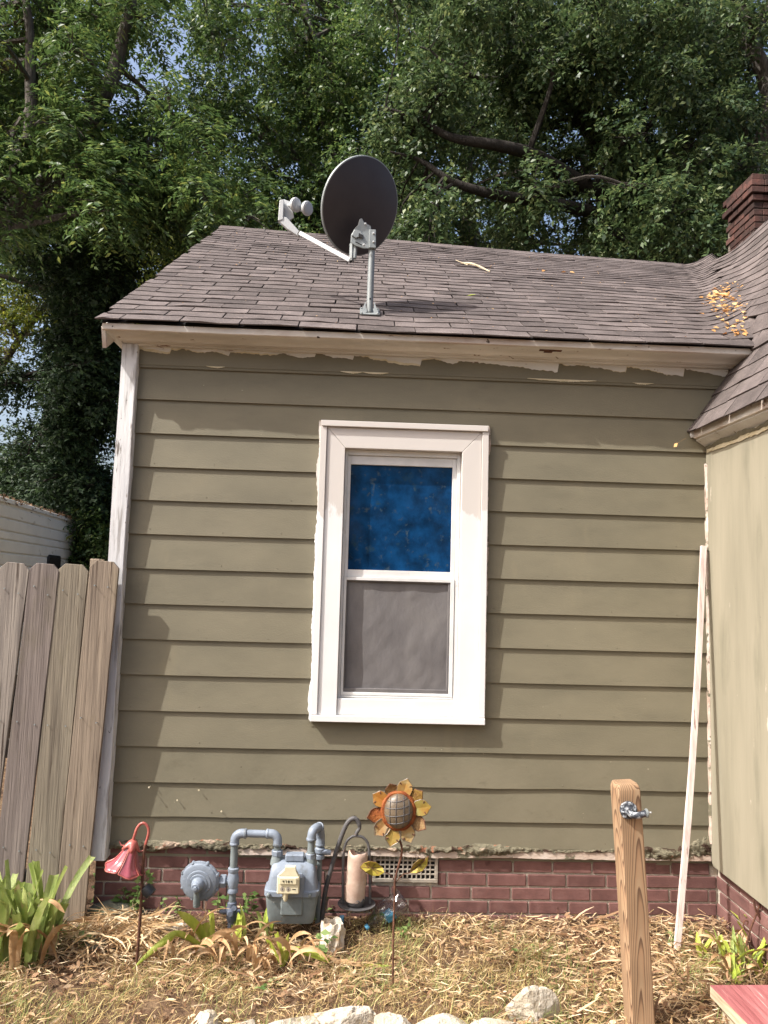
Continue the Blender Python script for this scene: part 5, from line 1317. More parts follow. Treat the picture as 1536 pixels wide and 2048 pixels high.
# ================================================================== WOODEN POST WITH HOSE FITTING
def make_post():
    Y = -0.985
    tl = at(1232, 1567, Y); br = at(1296, 2048, Y)
    W = 0.092
    xb = at(1287, 2048, Y).x; xt = at(1257, 1575, Y).x; zt = at(1255, 1568, Y).z
    ln = (xt - xb) / (zt - br.z)
    x_base = xb - ln * (br.z + 0.15)
    t = thing('wooden_post', (x_base + ln * 0.15, Y + W / 2, 0), 'tan square timber post with strong grain and a black hose fitting near its top', 'post')
    hgt = zt
    Mx = Matrix.Translation((x_base + ln * 0.15, Y + W / 2, 0)) @ Matrix.Rotation(math.atan(ln), 4, 'Y') @ Matrix.Rotation(R(2), 4, 'Z')
    mb = MB(); h = W / 2; r_ = 0.007; n = 4; sec = []
    for (sx, sy) in ((1, 1), (-1, 1), (-1, -1), (1, -1)):
        for k in range(n + 1):
            a = math.atan2(sy, sx) - math.pi / 4 + (math.pi / 2) * k / n
            sec.append((sx * (h - r_) + r_ * math.cos(a), sy * (h - r_) + r_ * math.sin(a)))
    lv = [(-0.15, 1.0)] + [(0.05 * i, 1.0) for i in range(int((hgt - 0.03) / 0.05) + 1)] + [(hgt - 0.024, 1.0), (hgt - 0.006, 0.90), (hgt, 0.80)]
    vs = []
    for (z, s_) in lv:
        dx = 0.003 * math.sin(z * 3.0)
        for (x, y) in sec: vs.append((x * s_ + dx, y * s_, z))
    k = len(sec)
    mb.add(vs, [(i * k + j, i * k + (j + 1) % k, (i + 1) * k + (j + 1) % k, (i + 1) * k + j) for i in range(len(lv) - 1) for j in range(k)] + [tuple(range(k))[::-1], tuple((len(lv) - 1) * k + j for j in range(k))])
    mb.v = [tuple(Mx @ Vector(p)) for p in mb.v]
    mb.build('timber', M['post'], t, smooth=30)
    c = at(1258, 1621, Y - 0.012); c2 = Vector((c.x, Y - 0.004, c.z))
    ax = Vector((-0.22, -1, 0.05)).normalized()
    mb = MB(); mb.lathe([(0.030, -0.006), (0.034, 0.0), (0.034, 0.008), (0.029, 0.012), (0.020, 0.013), (0.017, 0.026), (0.012, 0.030)], c2, ax, 26)
    hs = mb.build('hose_fitting', M['hose'], t, smooth=35)
    for q in range(7):
        a = 2 * math.pi * q / 7; ux = Vector((1, 0, 0)); uz = Vector((0, 0, 1))
        MB().box(-0.003, 0.003, -0.016, -0.010, 0.014, 0.030, 0.001, Matrix.Translation(c2) @ Matrix.Rotation(a, 4, 'Y')).build('fitting_rib', M['hose'], hs)
    p0 = c2 + ax * 0.018; 
    MB().tube(bez([p0, p0 + Vector((0.010, -0.014, -0.012)), p0 + Vector((0.032, -0.020, -0.010)), p0 + Vector((0.060, -0.020, -0.002))], 14), [0.013] * 4 + [0.0125] * 9, 12).build('spout', M['hose'], hs, smooth=50)
    p1 = p0 + Vector((0.060, -0.020, -0.002))
    MB().lathe([(0.011, -0.002), (0.0175, 0.0), (0.0175, 0.006), (0.013, 0.008)], p1, (1, 0, 0.08), 14).build('spout_collar', M['galv'], hs, smooth=40)
    MB().tube([p1 + Vector((0.006, 0, 0.001)), p1 + Vector((0.021, 0, 0.003))], 0.0035, 8).build('spout_pin', M['lightgrey'], hs)
make_post()

# ================================================================== LATH LEANING IN THE CORNER
def make_lath():
    b = gnd(1353, 1908); tp = at(1407, 1092, -0.035); tp.x = min(tp.x, 1.893)
    t = thing('wooden_lath', (b.x, b.y, 0), 'long thin pale wooden lath leaning into the wall corner', 'lath')
    d = (tp - b); L = d.length; d.normalize(); sd = d.cross(Vector((0, 1, 0))).normalized(); uu = sd.cross(d)
    mb = MB(); vs = []; n = 24
    for i in range(n + 1):
        f = i / n; p = b + d * (L * f) + sd * (0.018 * math.sin(math.pi * f)) * -1 + uu * 0.006 * math.sin(3 * f)
        if i == 0: p = p - d * 0.03
        for (a, c_) in ((-.0135, -.010), (.0135, -.010), (.0135, .010), (-.0135, .010)): vs.append(p + sd * (a + .001 * nz(f * 20, a * 50)) + uu * c_)
    mb.add(vs, [(i * 4 + k, i * 4 + (k + 1) % 4, (i + 1) * 4 + (k + 1) % 4, (i + 1) * 4 + k) for i in range(n) for k in range(4)] + [(0, 1, 2, 3), (n * 4 + 3, n * 4 + 2, n * 4 + 1, n * 4)])
    mb.build('lath_strip', M['lath'], t)
make_lath()

# ================================================================== RED BOARD
def make_board():
    zt = 0.135
    p0 = gnd(1420, 1970, zt); p1 = gnd(1500, 2052, zt)
    dirn = (p1 - p0); dirn.z = 0; dirn.normalize()
    pr_ = Vector((-dirn.y, dirn.x, 0))
    if pr_.x < 0: pr_ = -pr_
    t = thing('red_board', (p0.x, p0.y, 0), 'faded red painted thick board lying at the lower right corner', 'board')
    A = p0; B = p0 + dirn * 0.75; C_ = B + Vector((0.6, 0.0, 0)); D_ = p0 + Vector((0.62, 0.012, 0))
    th = 0.045
    mb = MB(); mb.extr([A - Vector((0, 0, th)), B - Vector((0, 0, th)), C_ - Vector((0, 0, th)), D_ - Vector((0, 0, th))], (0, 0, th - 0.003))
    mb.build('board_core', M['edgewood'], t)
    mb = MB(); mb.extr([q + Vector((0, 0, -0.0025)) for q in (A, B, C_, D_)], (0, 0, 0.0025)); mb.build('painted_face', M['redpaint'], t)
    q = (A + B + C_ + D_) / 4
    mb = MB(); mb.extr([(v_ * 0.9 + q * 0.1) - Vector((0, 0, zt + 0.03)) for v_ in (A, B, C_, D_)], (0, 0, zt + 0.03 - th - 0.001)); mb.build('support_block', M['edgewood'], t)
make_board()

# ================================================================== IRON SCROLL
def make_scroll():
    Y = -0.42
    P = lambda px, py, y=Y: at(px, py, y)
    t = thing('iron_scroll_stand', P(1502, 1868), 'rusty curled wrought iron stand at the right edge by the wing wall', 'iron stand')
    MB().tube(bez([P(1560, 1850), P(1530, 1845), P(1514, 1825), P(1508, 1803), P(1512, 1786), P(1524, 1777), P(1545, 1774), P(1570, 1780)], 36), 0.0055, 8).build('scroll_ring', M['rust'], t, smooth=60)
    MB().tube(bez([P(1499, 1863), P(1510, 1835), P(1520, 1808), P(1528, 1782)], 18), 0.0045, 8).build('strut', M['rust'], t, smooth=60)
    MB().tube(bez([P(1499, 1863), P(1490, 1858), P(1487, 1848), P(1490, 1841), P(1496, 1843), P(1494, 1850)], 24), 0.0035, 8).build('small_scroll', M['rust'], t, smooth=60)
    MB().tube(bez([P(1532, 1776), P(1530, 1786), P(1534, 1793), P(1542, 1790)], 14), 0.0035, 8).build('small_scroll', M['rust'], t, smooth=60)
    MB().tube([P(1499, 1863), P(1493, 1892)], 0.005, 8).build('leg', M['rust'], t, smooth=60)
make_scroll()

# ================================================================== FENCE
def make_fence():
    Y = -0.12
    P = lambda px, py, y=Y: at(px, py, y)
    t = thing('wooden_fence', (-1.9, Y, 0), 'weathered leaning dog-ear picket fence beside the white corner board', 'fence')
    cols = [(.30, .28, .26), (.30, .282, .26), (.245, .22, .21), (.275, .255, .205), (.33, .285, .23)]
    # top centre px, bottom px at ground, width
    sp = [(-92, 1126, -195, .140), (30, 1125, -66, .146), (90, 1127, 6, .146), (147, 1128, 74, .152), (210, 1122, 137, .146)]
    for i, (tx, ty, bx, W) in enumerate(sp):
        T = P(tx, ty); B = P(bx, 1842); B.z = max(0.0, min(B.z, .03))
        d = (T - B).normalized(); sd = Vector((d.z, 0, -d.x)).normalized(); L = (T - B).length
        o2 = [(-W / 2, -0.03), (W / 2, -0.03)]
        nn = 16
        right = [(W / 2 + 0.0025 * nz(i * 3.3, k * .5), L * k / nn) for k in range(1, nn)]
        left = [(-W / 2 + 0.0025 * nz(i * 5.1, k * .5, 4), L * k / nn) for k in range(nn - 1, 0, -1)]
        ear = W * 0.22
        poly = o2 + right + [(W / 2, L - ear * 1.05), (W / 2 - ear, L - 0.001), (-W / 2 + ear, L), (-W / 2, L - ear)] + left
        mb = MB(); mb.extr([B + sd * a + d * b_ + Vector((0, 0.004 * (i % 2), 0)) for (a, b_) in poly], (0, 0.017, 0))
        o = mb.build('picket', M['wood'], t); o.color = (*cols[i], 1)
        bv = o.modifiers.new('bevel', 'BEVEL'); bv.width = 0.0025; bv.segments = 2; bv.limit_method = 'ANGLE'
        for hz_ in (L - 0.14, L - 0.80, 0.35):
            for a in (-W * .26, W * .24):
                q = B + sd * (a + random.uniform(-.008, .008)) + d * (hz_ + random.uniform(-.02, .02))
                le = 0.020 if i == 4 and hz_ > L - 0.9 else 0.004
                MB().tube([q + Vector((0, 0.002, 0)), q + Vector((0, -le, 0.003))], 0.0018, 6).lathe([(0.0042, 0), (0.0042, 0.0016)], q + Vector((0, -le, 0.003)), (0, -1, 0), 8).build('nail', M['galv'], o)
    for (za, nm) in ((1.52, 'rail'), (0.85, 'rail'), (0.22, 'rail')):
        a = Vector((-2.6, Y + 0.024, za)); e = Vector((-1.30, Y + 0.024, za))
        mb = MB(); mb.box(a.x, e.x, Y + 0.0225, Y + 0.0605, za - 0.045, za + 0.045, 0.003); o = mb.build(nm, M['wood'], t); o.color = (.30, .27, .23, 1)
    q = P(190, 1118, Y + 0.1); 
    mb = MB(); mb.box(q.x - 0.012, q.x + 0.035, Y + 0.062, Y + 0.15, -0.1, q.z, 0.003); o = mb.build('post', M['wood'], t); o.color = (.40, .34, .27, 1)
    mb = MB(); mb.box(-2.72, -2.63, Y + 0.062, Y + 0.15, -0.1, 1.72, 0.003); o = mb.build('post', M['wood'], t); o.color = (.35, .31, .26, 1)
make_fence()

# ================================================================== CAMPER
def make_camper():
    def atz(px, py, z):
        d = ray(px, py); return CAM + d * ((z - CAM.z) / d.z)
    e = atz(157, 1046, 2.55); s_ = atz(0, 998, 2.55)
    d = (e - s_); d.z = 0; d.normalize(); n = Vector((d.y, -d.x, 0))
    if n.x < 0: n = -n
    t = thing('camper_trailer', (e.x, e.y, 0), 'white ribbed camper trailer with debris on its roof behind the fence', 'camper trailer')
    L = 4.6; W = 2.2
    def Q(a, o, z): return e - d * a + n * o + Vector((0, 0, z))
    base = Q(0, 0, 0); base.z = 0
    def F(a, o, z): return Vector((e.x, e.y, 0)) - d * a + n * o + Vector((0, 0, z))
    mb = MB(); mb.extr([F(0.01, -0.012, 0.5), F(0.01, -0.012, 2.53), F(L, -0.012, 2.53), F(L, -0.012, 0.5)], n * -W); mb.build('body', M['rv'], t)
    z = 0.55; k = 0
    while z < 2.44:
        h = 0.145 if k % 3 else 0.10
        mb = MB(); mb.extr([F(0.0, -0.011, z), F(0.0, 0.012, z + 0.016), F(0.0, 0.012, z + h - 0.020), F(0, 0.0, z + h - 0.004), F(0.0, -0.011, z + h - 0.002)], -d * L)
        mb.build('side_panel', M['rv'], t); z += h; k += 1
    mb = MB(); mb.extr([F(-0.02, -W, 2.531), F(-0.02, 0.022, 2.531), F(-0.02, 0.018, 2.575), F(-0.02, -0.06, 2.60), F(-0.02, -W, 2.60)], -d * (L + 0.04)); mb.build('roof_edge', M['rv'], t)
    mb = MB(); mb.extr([F(-0.014, -0.011, 0.5), F(-0.014, 0.016, 0.5), F(0.025, 0.016, 0.5), F(0.025, -0.011, 0.5)], (0, 0, 2.03)); mb.build('corner_trim', M['rv'], t)
    def frm(a0, a1, z0, z1, r_, o):
        pts = []
        for (ca, cz, s0) in ((a1 - r_, z1 - r_, 0), (a0 + r_, z1 - r_, 90), (a0 + r_, z0 + r_, 180), (a1 - r_, z0 + r_, 270)):
            for q in range(5):
                a = R(s0 + 22.5 * q); pts.append((ca + r_ * math.cos(a), cz + r_ * math.sin(a)))
        return [F(a, o, z_) for (a, z_) in pts]
    dq = ray(118, 1112); wq = CAM + dq * ((e - CAM).dot(n) / dq.dot(n)); wz = wq.z; a_r = (Vector((e.x, e.y, 0)) - Vector((wq.x, wq.y, 0))).dot(d)
    mb = MB(); mb.extr(frm(a_r, a_r + 0.62, wz - 0.62, wz, 0.07, 0.013), n * 0.02); o = mb.build('window', M['black'], t)
    mb = MB(); mb.extr(frm(a_r + .04, a_r + 0.58, wz - 0.58, wz - 0.035, 0.05, 0.034), n * 0.004); mb.build('pane', M['dark'], o)
    for a in (1.4, 2.3):
        MB().lathe([(0.30, -0.10), (0.33, -0.08), (0.33, 0.08), (0.30, 0.10), (0.18, 0.10), (0.16, 0.06)], F(a, -0.15, 0.33), n, 24).build('wheel', M['black'], t, smooth=40)
    MB().extr([F(0.1, -0.3, 0.35), F(0.1, -W + .3, 0.35), F(0.1, -W + .3, 0.5), F(0.1, -0.3, 0.5)], -d * (L - .2)).build('chassis', M['dark'], t)
    MB().box(-.05, .05, -.05, .05, 0, .35, 0.005, Matrix.Translation(F(0.25, -0.5, 0))).build('jack', M['darkiron'], t)
    # fallen twigs and leaves along the roof edge
    mb = MB(); r2 = random.Random(4)
    for i in range(420):
        a = r2.uniform(-0.03, L); o_ = r2.uniform(-0.12, 0.03); zz = 2.602 + r2.uniform(-0.004, 0.02) if o_ < 0.0 else 2.58 - r2.uniform(0, 0.12) * r2.random() * (1.6 if r2.random() < .3 else .6)
        p = F(a, o_ if o_ < 0 else 0.024 + r2.uniform(0, .012), zz); l = r2.uniform(0.02, 0.07); di = (d * r2.uniform(-1, 1) + n * r2.uniform(-.4, .4) + Vector((0, 0, r2.uniform(-.5, .3)))).normalized(); sdv = di.cross(Vector((r2.random(), r2.random(), 1))).normalized() * r2.uniform(.008, .02)
        mb.add([p - di * l / 2, p + sdv, p + di * l / 2, p - sdv], [(0, 1, 2, 3)])
    tag(mb.build('roof_debris', M['debris'], None, recalc=False), 'dry leaves and twigs along the camper roof edge', 'debris', kind='stuff')
    tw = MB().tube([F(0.9, -0.02, 2.63), F(0.7, 0.0, 2.66), F(0.5, -0.03, 2.64), F(0.38, -0.02, 2.68)], 0.008, 5).build('twig', M['barkdark'], None)
    tag(tw, 'crooked dead twig on the camper roof', 'twig')
make_camper()

# ================================================================== STONES
def stone(name, c, rx, ry, rz, m, seed, label, group, sub=4, flat=0.0):
    bm = bmesh.new(); bmesh.ops.create_icosphere(bm, subdivisions=sub, radius=1.0)
    for v_ in bm.verts:
        p = v_.co; q = p.copy()
        f = 1 + 0.22 * nz(p.x * 1.3 + seed, p.y * 1.3, p.z * 1.3) + 0.10 * nz(p.x * 3.5 + seed, p.y * 3.5, p.z * 3.5) + 0.08 * nz(p.x * 7 + seed, p.y * 7, p.z * 7) + 0.05 * nz(p.x * 17 + seed, p.y * 17, p.z * 17)
        # chop facets
        for k in range(7):
            d = Vector((math.sin(seed * 3 + k * 2.1), math.cos(seed * 5 + k * 1.7), math.sin(seed + k * 2.9))).normalized()
            s_ = q.dot(d) * f
            if s_ > 0.62: q -= d * (s_ - 0.62) * 0.92
        v_.co = Vector((q.x * rx * f, q.y * ry * f, q.z * rz * f))
    me = bpy.data.meshes.new(name); bm.to_mesh(me); bm.free(); me.materials.append(m)
    smooth_by_angle(me, 14)
    o = link(name, me); o.location = c; o.rotation_euler = (0.1 * math.sin(seed * 5), 0.1 * math.cos(seed * 3), 0.25 * math.sin(seed * 7))
    tag(o, label, 'stone', group)
    return o
def gs(px, py, up=0.0):
    p = gnd(px, py); p.z = gz(p.x, p.y) + up; return p
GB = 'pale border stones at the bottom edge'
for i, (px, py, w_, h_, lb) in enumerate([(1064, 2046, .118, .105, 'large white rough stone just left of the timber post'), (690, 2058, .130, .062, 'tallest pale border stone near the middle of the bottom edge'), (575, 2066, .130, .045, 'low pale border stone left of the tallest border stone'),
        (785, 2068, .110, .040, 'flat pale border stone just right of the tallest border stone'), (884, 2068, .130, .046, 'flat pale border stone right of the sunflower stake'), (414, 2056, .070, .042, 'small brownish border stone at the left of the row'), (985, 2074, .11, .045, 'pale border stone beside the large white stone'), (480, 2072, .10, .034, 'low grey border stone second from the left of the row')]):
    p = gs(px, py); stone('border_stone', p + Vector((0, -0.015, h_ * 0.25)), w_, 0.05 if i else .06, h_, M['limestone'], 1.3 + i * 1.77, lb, GB)
stone('mossy_stone', gs(197, 1902, 0.02), .085, .07, .055, M['mossstone'], 4.2, 'dark mossy stone by the fence foot', None)
stone('flat_stone', gs(232, 1842, 0.03), .14, .09, .05, M['mossstone'], 2.2, 'flat mossy stone slab against the brick base behind the pink lamp', None)
stone('flat_stone', gs(330, 1868, 0.01), .12, .05, .022, M['limestone'], 3.1, 'flat pale stone under the gas regulator', None)

# ================================================================== LITTER THINGS
def make_trash():
    c = gs(664, 1898, 0.055)
    t = thing('crumpled_carton', (c.x, c.y, 0), 'crumpled dirty white carton below the iron hook', 'litter')
    mb = MB(); n, m_ = 30, 12; vs = []
    for j in range(m_ + 1):
        for k in range(n):
            a = 2 * math.pi * k / n; h = -0.062 + 0.13 * j / m_
            r_ = 0.052 * (1 + 0.35 * nz(math.cos(a) * 2.2, math.sin(a) * 2.2, h * 22)) * (1 - 0.12 * abs(j / m_ - .5))
            vs.append(c + Vector((math.cos(a) * r_ * 1.05 + 0.02 * h * 8 * .2, math.sin(a) * r_ * .8, h + 0.012 * nz(a * 2, j * .7))))
    mb.add(vs, [(j * n + k, j * n + (k + 1) % n, (j + 1) * n + (k + 1) % n, (j + 1) * n + k) for j in range(m_) for k in range(n)] + [tuple(range(n))])
    o = mb.build('carton_wall', M['papertrash'], t); o.modifiers.new('thick', 'SOLIDIFY').thickness = 0.003
    # plastic bottle, crushed
    c = gs(772, 1872, 0.0); c.z += 0.085
    t = thing('plastic_bottle', (c.x, c.y, 0), 'crushed clear plastic bottle with blue label lying against the bricks', 'bottle')
    ax = Vector((-0.80, -0.25, -0.52)).normalized(); u = ax.cross(Vector((0, 0, 1))).normalized(); v = ax.cross(u)
    def prof(s_): return 0.050 if s_ < 0.66 else 0.050 - (s_ - 0.66) / 0.34 * 0.036
    mb = MB(); n, m_ = 28, 20; vs = []
    for j in range(m_ + 1):
        s_ = j / m_
        for k in range(n):
            a = 2 * math.pi * k / n; r_ = prof(s_) * (1 + 0.22 * nz(math.cos(a) * 2, math.sin(a) * 2, s_ * 6) + 0.03 * math.sin(s_ * 40))
            vs.append(c + ax * (-0.10 + 0.21 * s_) + (u * math.cos(a) + v * math.sin(a)) * r_)
    mb.add(vs, [(j * n + k, j * n + (k + 1) % n, (j + 1) * n + (k + 1) % n, (j + 1) * n + k) for j in range(m_) for k in range(n)] + [tuple(range(n))[::-1]])
    o = mb.build('bottle_wall', M['clear'], t, smooth=30); o.modifiers.new('thick', 'SOLIDIFY').thickness = 0.0015
    mb = MB(); vs = []; m2 = 6
    for j in range(m2 + 1):
        s_ = 0.36 + 0.22 * j / m2
        for k in range(14):
            a = 2 * math.pi * k / n + 0.4; r_ = prof(s_) * (1.02 + 0.22 * nz(math.cos(a) * 2, math.sin(a) * 2, s_ * 6)) + .001
            vs.append(c + ax * (-0.10 + 0.21 * s_) + (u * math.cos(a) + v * math.sin(a)) * r_)
    mb.add(vs, [(j * 14 + k, j * 14 + k + 1, (j + 1) * 14 + k + 1, (j + 1) * 14 + k) for j in range(m2) for k in range(13)])
    mb.build('label', M['bluelabel'], t)
    MB().lathe([(0.014, 0), (0.0145, 0.016), (0.012, 0.018)], c + ax * 0.108, ax, 14).build('cap', M['bluelabel'], t)
    # scrap of blue plastic
    q = gs(682, 1872, 0.02)
    mb = MB(); mb.add([q + Vector((-.012, 0, 0)), q + Vector((.010, -.006, .004)), q + Vector((.012, .004, .06)), q + Vector((-.010, .01, .055)), q + Vector((0, -.012, .03))], [(0, 1, 4), (1, 2, 4), (2, 3, 4), (3, 0, 4)])
    o = mb.build('plastic_scrap', M['bluelabel']); o.modifiers.new('thick', 'SOLIDIFY').thickness = 0.0012
    tag(o, 'small strip of blue plastic between carton and bottle', 'litter')
make_trash()

# ================================================================== PLANTS
def strap_path(name, m, parent, pts, W, cut=False, fold=0.25, n=9, twist=0.0, wave=0.0, front=0.0):
    pa = bez(pts, n * 2) if len(pts) > 2 else [Vector(pts[0]).lerp(Vector(pts[1]), i / n) for i in range(n + 1)]
    N_ = len(pa); vs = []
    for i, p in enumerate(pa):
        f = i / (N_ - 1)
        tg = (pa[min(i + 1, N_ - 1)] - pa[max(i - 1, 0)]).normalized()
        sd = tg.cross(Vector((0, 0, 1)))
        if sd.length < 0.05: sd = Vector((1, 0, 0))
        sd.normalize()
        if front:
            s2 = tg.cross(Vector((0, 1, 0)))
            if s2.length > 0.05: sd = (sd * (1 - front) * (1 if sd.dot(s2) >= 0 else -1) + s2.normalized() * front).normalized()
        if twist: sd = Matrix.Rotation(twist * f + 0.35 * wave * nz(f * 3, W * 100), 3, tg) @ sd
        nn = sd.cross(tg).normalized()
        w_ = W * (0.55 + 0.45 * min(1, f * 3)) * (1.0 if cut else (1 - max(0, (f - 0.55) / 0.45) ** 1.6) + 0.02)
        e = (0.012 * (1 if i == N_ - 1 and cut else 0))
        vs += [p + sd * w_ / 2 + nn * (w_ * fold) + tg * e * random.uniform(-1, 1), p, p - sd * w_ / 2 + nn * (w_ * fold) + tg * e * random.uniform(-1, 1)]
    mb = MB(); mb.add(vs, [(i * 3 + k, i * 3 + k + 1, (i + 1) * 3 + k + 1, (i + 1) * 3 + k) for i in range(N_ - 1) for k in range(2)])
    return mb.build(name, m, parent, smooth=60, recalc=False)
def strap(parent, b, ang, L, W, lean, droop, m, cut=False, name='leaf', twist=0.0, wave=0.0):
    h = Vector((math.cos(ang), math.sin(ang), 0)); pts = []
    th = math.pi / 2 - lean; p = Vector(b)
    for i in range(6):
        pts.append(p.copy()); p = p + (h * math.cos(th) + Vector((0, 0, 1)) * math.sin(th)) * (L / 5)
        th -= droop / 5 * (0.5 + 0.25 * i)
        if p.z < 0.012: p.z = 0.012
    return strap_path(name, m, parent, pts, W, cut, 0.22, 7, twist, wave)
random.seed(77)
def clump_left():
    b = gs(52, 1925)
    t = thing('strap_leaf_plant', (b.x, b.y, 0), 'big pale green strap leaf clump with chopped tips in front of the fence', 'plant')
    for i in range(44):
        q = b + Vector((random.uniform(-.17, .10), random.uniform(-.10, .12), 0))
        strap(t, q, random.uniform(-0.2, math.pi + .2) if random.random() < .4 else random.uniform(-2.6, -.4), random.uniform(.22, .46), random.uniform(.028, .048), random.uniform(.03, .4), random.uniform(0, .9), M['strap'], cut=random.random() < .93, twist=random.uniform(-1.2, 1.2), wave=.5)
    for i in range(12):
        q = b + Vector((random.uniform(-.2, .2), random.uniform(-.16, .0), 0.02))
        strap(t, q, random.uniform(-2.8, -.2), random.uniform(.25, .42), random.uniform(.025, .045), random.uniform(.1, .5), random.uniform(1.6, 2.8), M['strapdry'], name='withered_leaf', twist=random.uniform(-2, 2), wave=1)
    P = lambda px, py, y: at(px, py, y)
    strap_path('leaf', M['strap'], t, [P(-15, 1960, b.y - .10), P(8, 1850, b.y - .12), P(22, 1780, b.y - .14)], .062, True)
    strap_path('withered_leaf', M['strapdry'], t, [P(80, 1800, b.y - .1), P(104, 1805, b.y - .1), P(118, 1815, b.y - .1), P(130, 1826, b.y - .1)], .022, False, twist=1.0)
    b2 = gs(-90, 1930)
    t2 = thing('strap_leaf_plant', (b2.x, b2.y, 0), 'strap leaf clump cut by the left picture edge', 'plant')
    for i in range(14):
        q = b2 + Vector((random.uniform(-.14, .14), random.uniform(-.10, .12), 0))
        strap(t2, q, random.uniform(0, 6.28), random.uniform(.25, .42), random.uniform(.03, .05), random.uniform(.02, .4), random.uniform(0, .7), M['strap'], cut=random.random() < .7, twist=random.uniform(-1.2, 1.2))
clump_left()
def mid_plants():
    P = at
    # plant A: chopped clump right of the pink lamp
    b = gs(418, 1908); y = b.y
    t = thing('lily_plant', (b.x, b.y, 0), 'yellow green lily clump with broad cut leaves below the gas regulator', 'plant')
    strap_path('leaf', M['strapyellow'], t, [P(416, 1905, y), P(398, 1865, y - .01), P(372, 1838, y - .03), P(354, 1822, y - .05)], .050, False, front=.8)
    strap_path('leaf', M['strapyellow'], t, [P(420, 1908, y), P(413, 1880, y), P(409, 1846, y)], .042, True, front=.8)
    strap_path('leaf', M['strapyellow'], t, [P(424, 1908, y), P(424, 1860, y), P(421, 1823, y)], .026, True, front=.8)
    strap_path('leaf', M['strapyellow'], t, [P(427, 1912, y - .02), P(404, 1897, y - .05), P(372, 1876, y - .08), P(350, 1870, y - .10), P(325, 1885, y - .13), P(292, 1912, y - .17), P(262, 1942, y - .2)], .034, False, front=.8)
    strap_path('withered_leaf', M['strapdry'], t, [P(352, 1872, y - .1), P(343, 1890, y - .11), P(345, 1915, y - .11), P(341, 1935, y - .1)], .03, False, twist=.8)
    strap_path('withered_leaf', M['strapdry'], t, [P(338, 1880, y - .14), P(330, 1920, y - .15), P(318, 1955, y - .16), P(309, 1978, y - .17)], .022, False, twist=.8)
    for i in range(10):
        q = b + Vector((random.uniform(-.1, .14), random.uniform(-.1, .04), .01)); strap(t, q, random.uniform(-2.6, .0), random.uniform(.16, .3), random.uniform(.014, .03), random.uniform(.2, .7), random.uniform(1.6, 2.6), M['strapdry'], name='withered_leaf', twist=random.uniform(-2, 2), wave=1)
    for (px, py, nl, lab, hh) in ((478, 1890, 7, 'small upright lily tuft just right of the gas riser', .13), (535, 1882, 8, 'short dark green lily tuft left of the meter case', .11)):
        b = gs(px, py); t = thing('lily_plant', (b.x, b.y, 0), lab, 'plant', 'lily tufts in the straw')
        for i in range(nl):
            q = b + Vector((random.uniform(-.04, .04), random.uniform(-.03, .03), 0)); strap(t, q, random.uniform(0, 6.28), random.uniform(hh * .7, hh * 1.35), random.uniform(.018, .028), random.uniform(.05, .5), random.uniform(0, .9), M['strapyellow'] if random.random() < .5 else M['strap'], cut=random.random() < .5)
    b = gs(562, 1935); y = b.y
    t = thing('lily_plant', (b.x, b.y, 0), 'withering lily with one long leaf trailing right towards the sunflower stake', 'plant')
    strap_path('leaf', M['strapyellow'], t, [P(562, 1935, y), P(560, 1900, y), P(552, 1868, y)], .02, True, front=.8)
    strap_path('leaf', M['strapyellow'], t, [P(560, 1930, y), P(572, 1890, y), P(578, 1866, y)], .018, False, front=.8)
    strap_path('leaf', M['strapyellow'], t, [P(561, 1930, y), P(540, 1890, y), P(530, 1878, y)], .018, False, front=.8)
    strap_path('leaf', M['strapyellow'], t, [P(564, 1932, y), P(580, 1903, y), P(610, 1904, y - .02), P(660, 1920, y - .03)], .030, True, front=.8)
    strap_path('withered_leaf', M['strapdry'], t, [P(652, 1912, y - .028), P(672, 1924, y - .03), P(700, 1928, y - .03), P(738, 1936, y - .03)], .03, False, twist=.5)
    strap_path('withered_leaf', M['strapdry'], t, [P(660, 1916, y - .04), P(674, 1930, y - .05), P(678, 1950, y - .05), P(684, 1965, y - .05)], .03, False, twist=1.0)
    strap_path('leaf', M['strapyellow'], t, [P(728, 1931, y - .03), P(765, 1935, y - .03), P(805, 1941, y - .04), P(850, 1950, y - .05)], .022, False, front=.8)
    for i in range(26):
        q = b + Vector((random.uniform(-.26, .08), random.uniform(-.08, .08), .015)); strap(t, q, random.uniform(-2.8, -.2), random.uniform(.14, .28), random.uniform(.014, .03), random.uniform(.1, .6), random.uniform(1.6, 2.8), M['strapdry'], name='withered_leaf', twist=random.uniform(-2, 2), wave=1)
    # right clumps
    for (px, py, nl, lab, hh) in ((1478, 1935, 22, 'bright green bulb leaf clump by the wing bricks', .15), (1520, 1900, 14, 'green bulb leaves under the iron scroll at the right edge', .16), (1402, 1915, 6, 'small green shoot right of the lath foot', .09), (1465, 1968, 9, 'short green shoot just above the red board', .08), (1525, 1960, 8, 'dark green low leaves behind the red board', .09)):
        b = gs(px, py); t = thing('bulb_plant', (b.x, b.y, 0), lab, 'plant', 'bulb plants at the right')
        sp = .07 if nl > 10 else .03
        for i in range(nl):
            q = b + Vector((random.uniform(-sp, sp), random.uniform(-sp, sp), 0)); strap(t, q, random.uniform(0, 6.28), random.uniform(hh * .6, hh * 1.3), random.uniform(.014, .026), random.uniform(.05, .6), random.uniform(0, 1.2), M['strapyellow'] if random.random() < .6 else M['strap'], cut=random.random() < .4)
        for i in range(nl // 2):
            q = b + Vector((random.uniform(-sp, sp), random.uniform(-sp, sp), .01)); strap(t, q, random.uniform(0, 6.28), random.uniform(.1, .22), random.uniform(.012, .022), random.uniform(.3, .9), random.uniform(1.2, 2.4), M['strapdry'], name='withered_leaf', twist=random.uniform(-2, 2), wave=1)
    b = gs(1425, 1940)
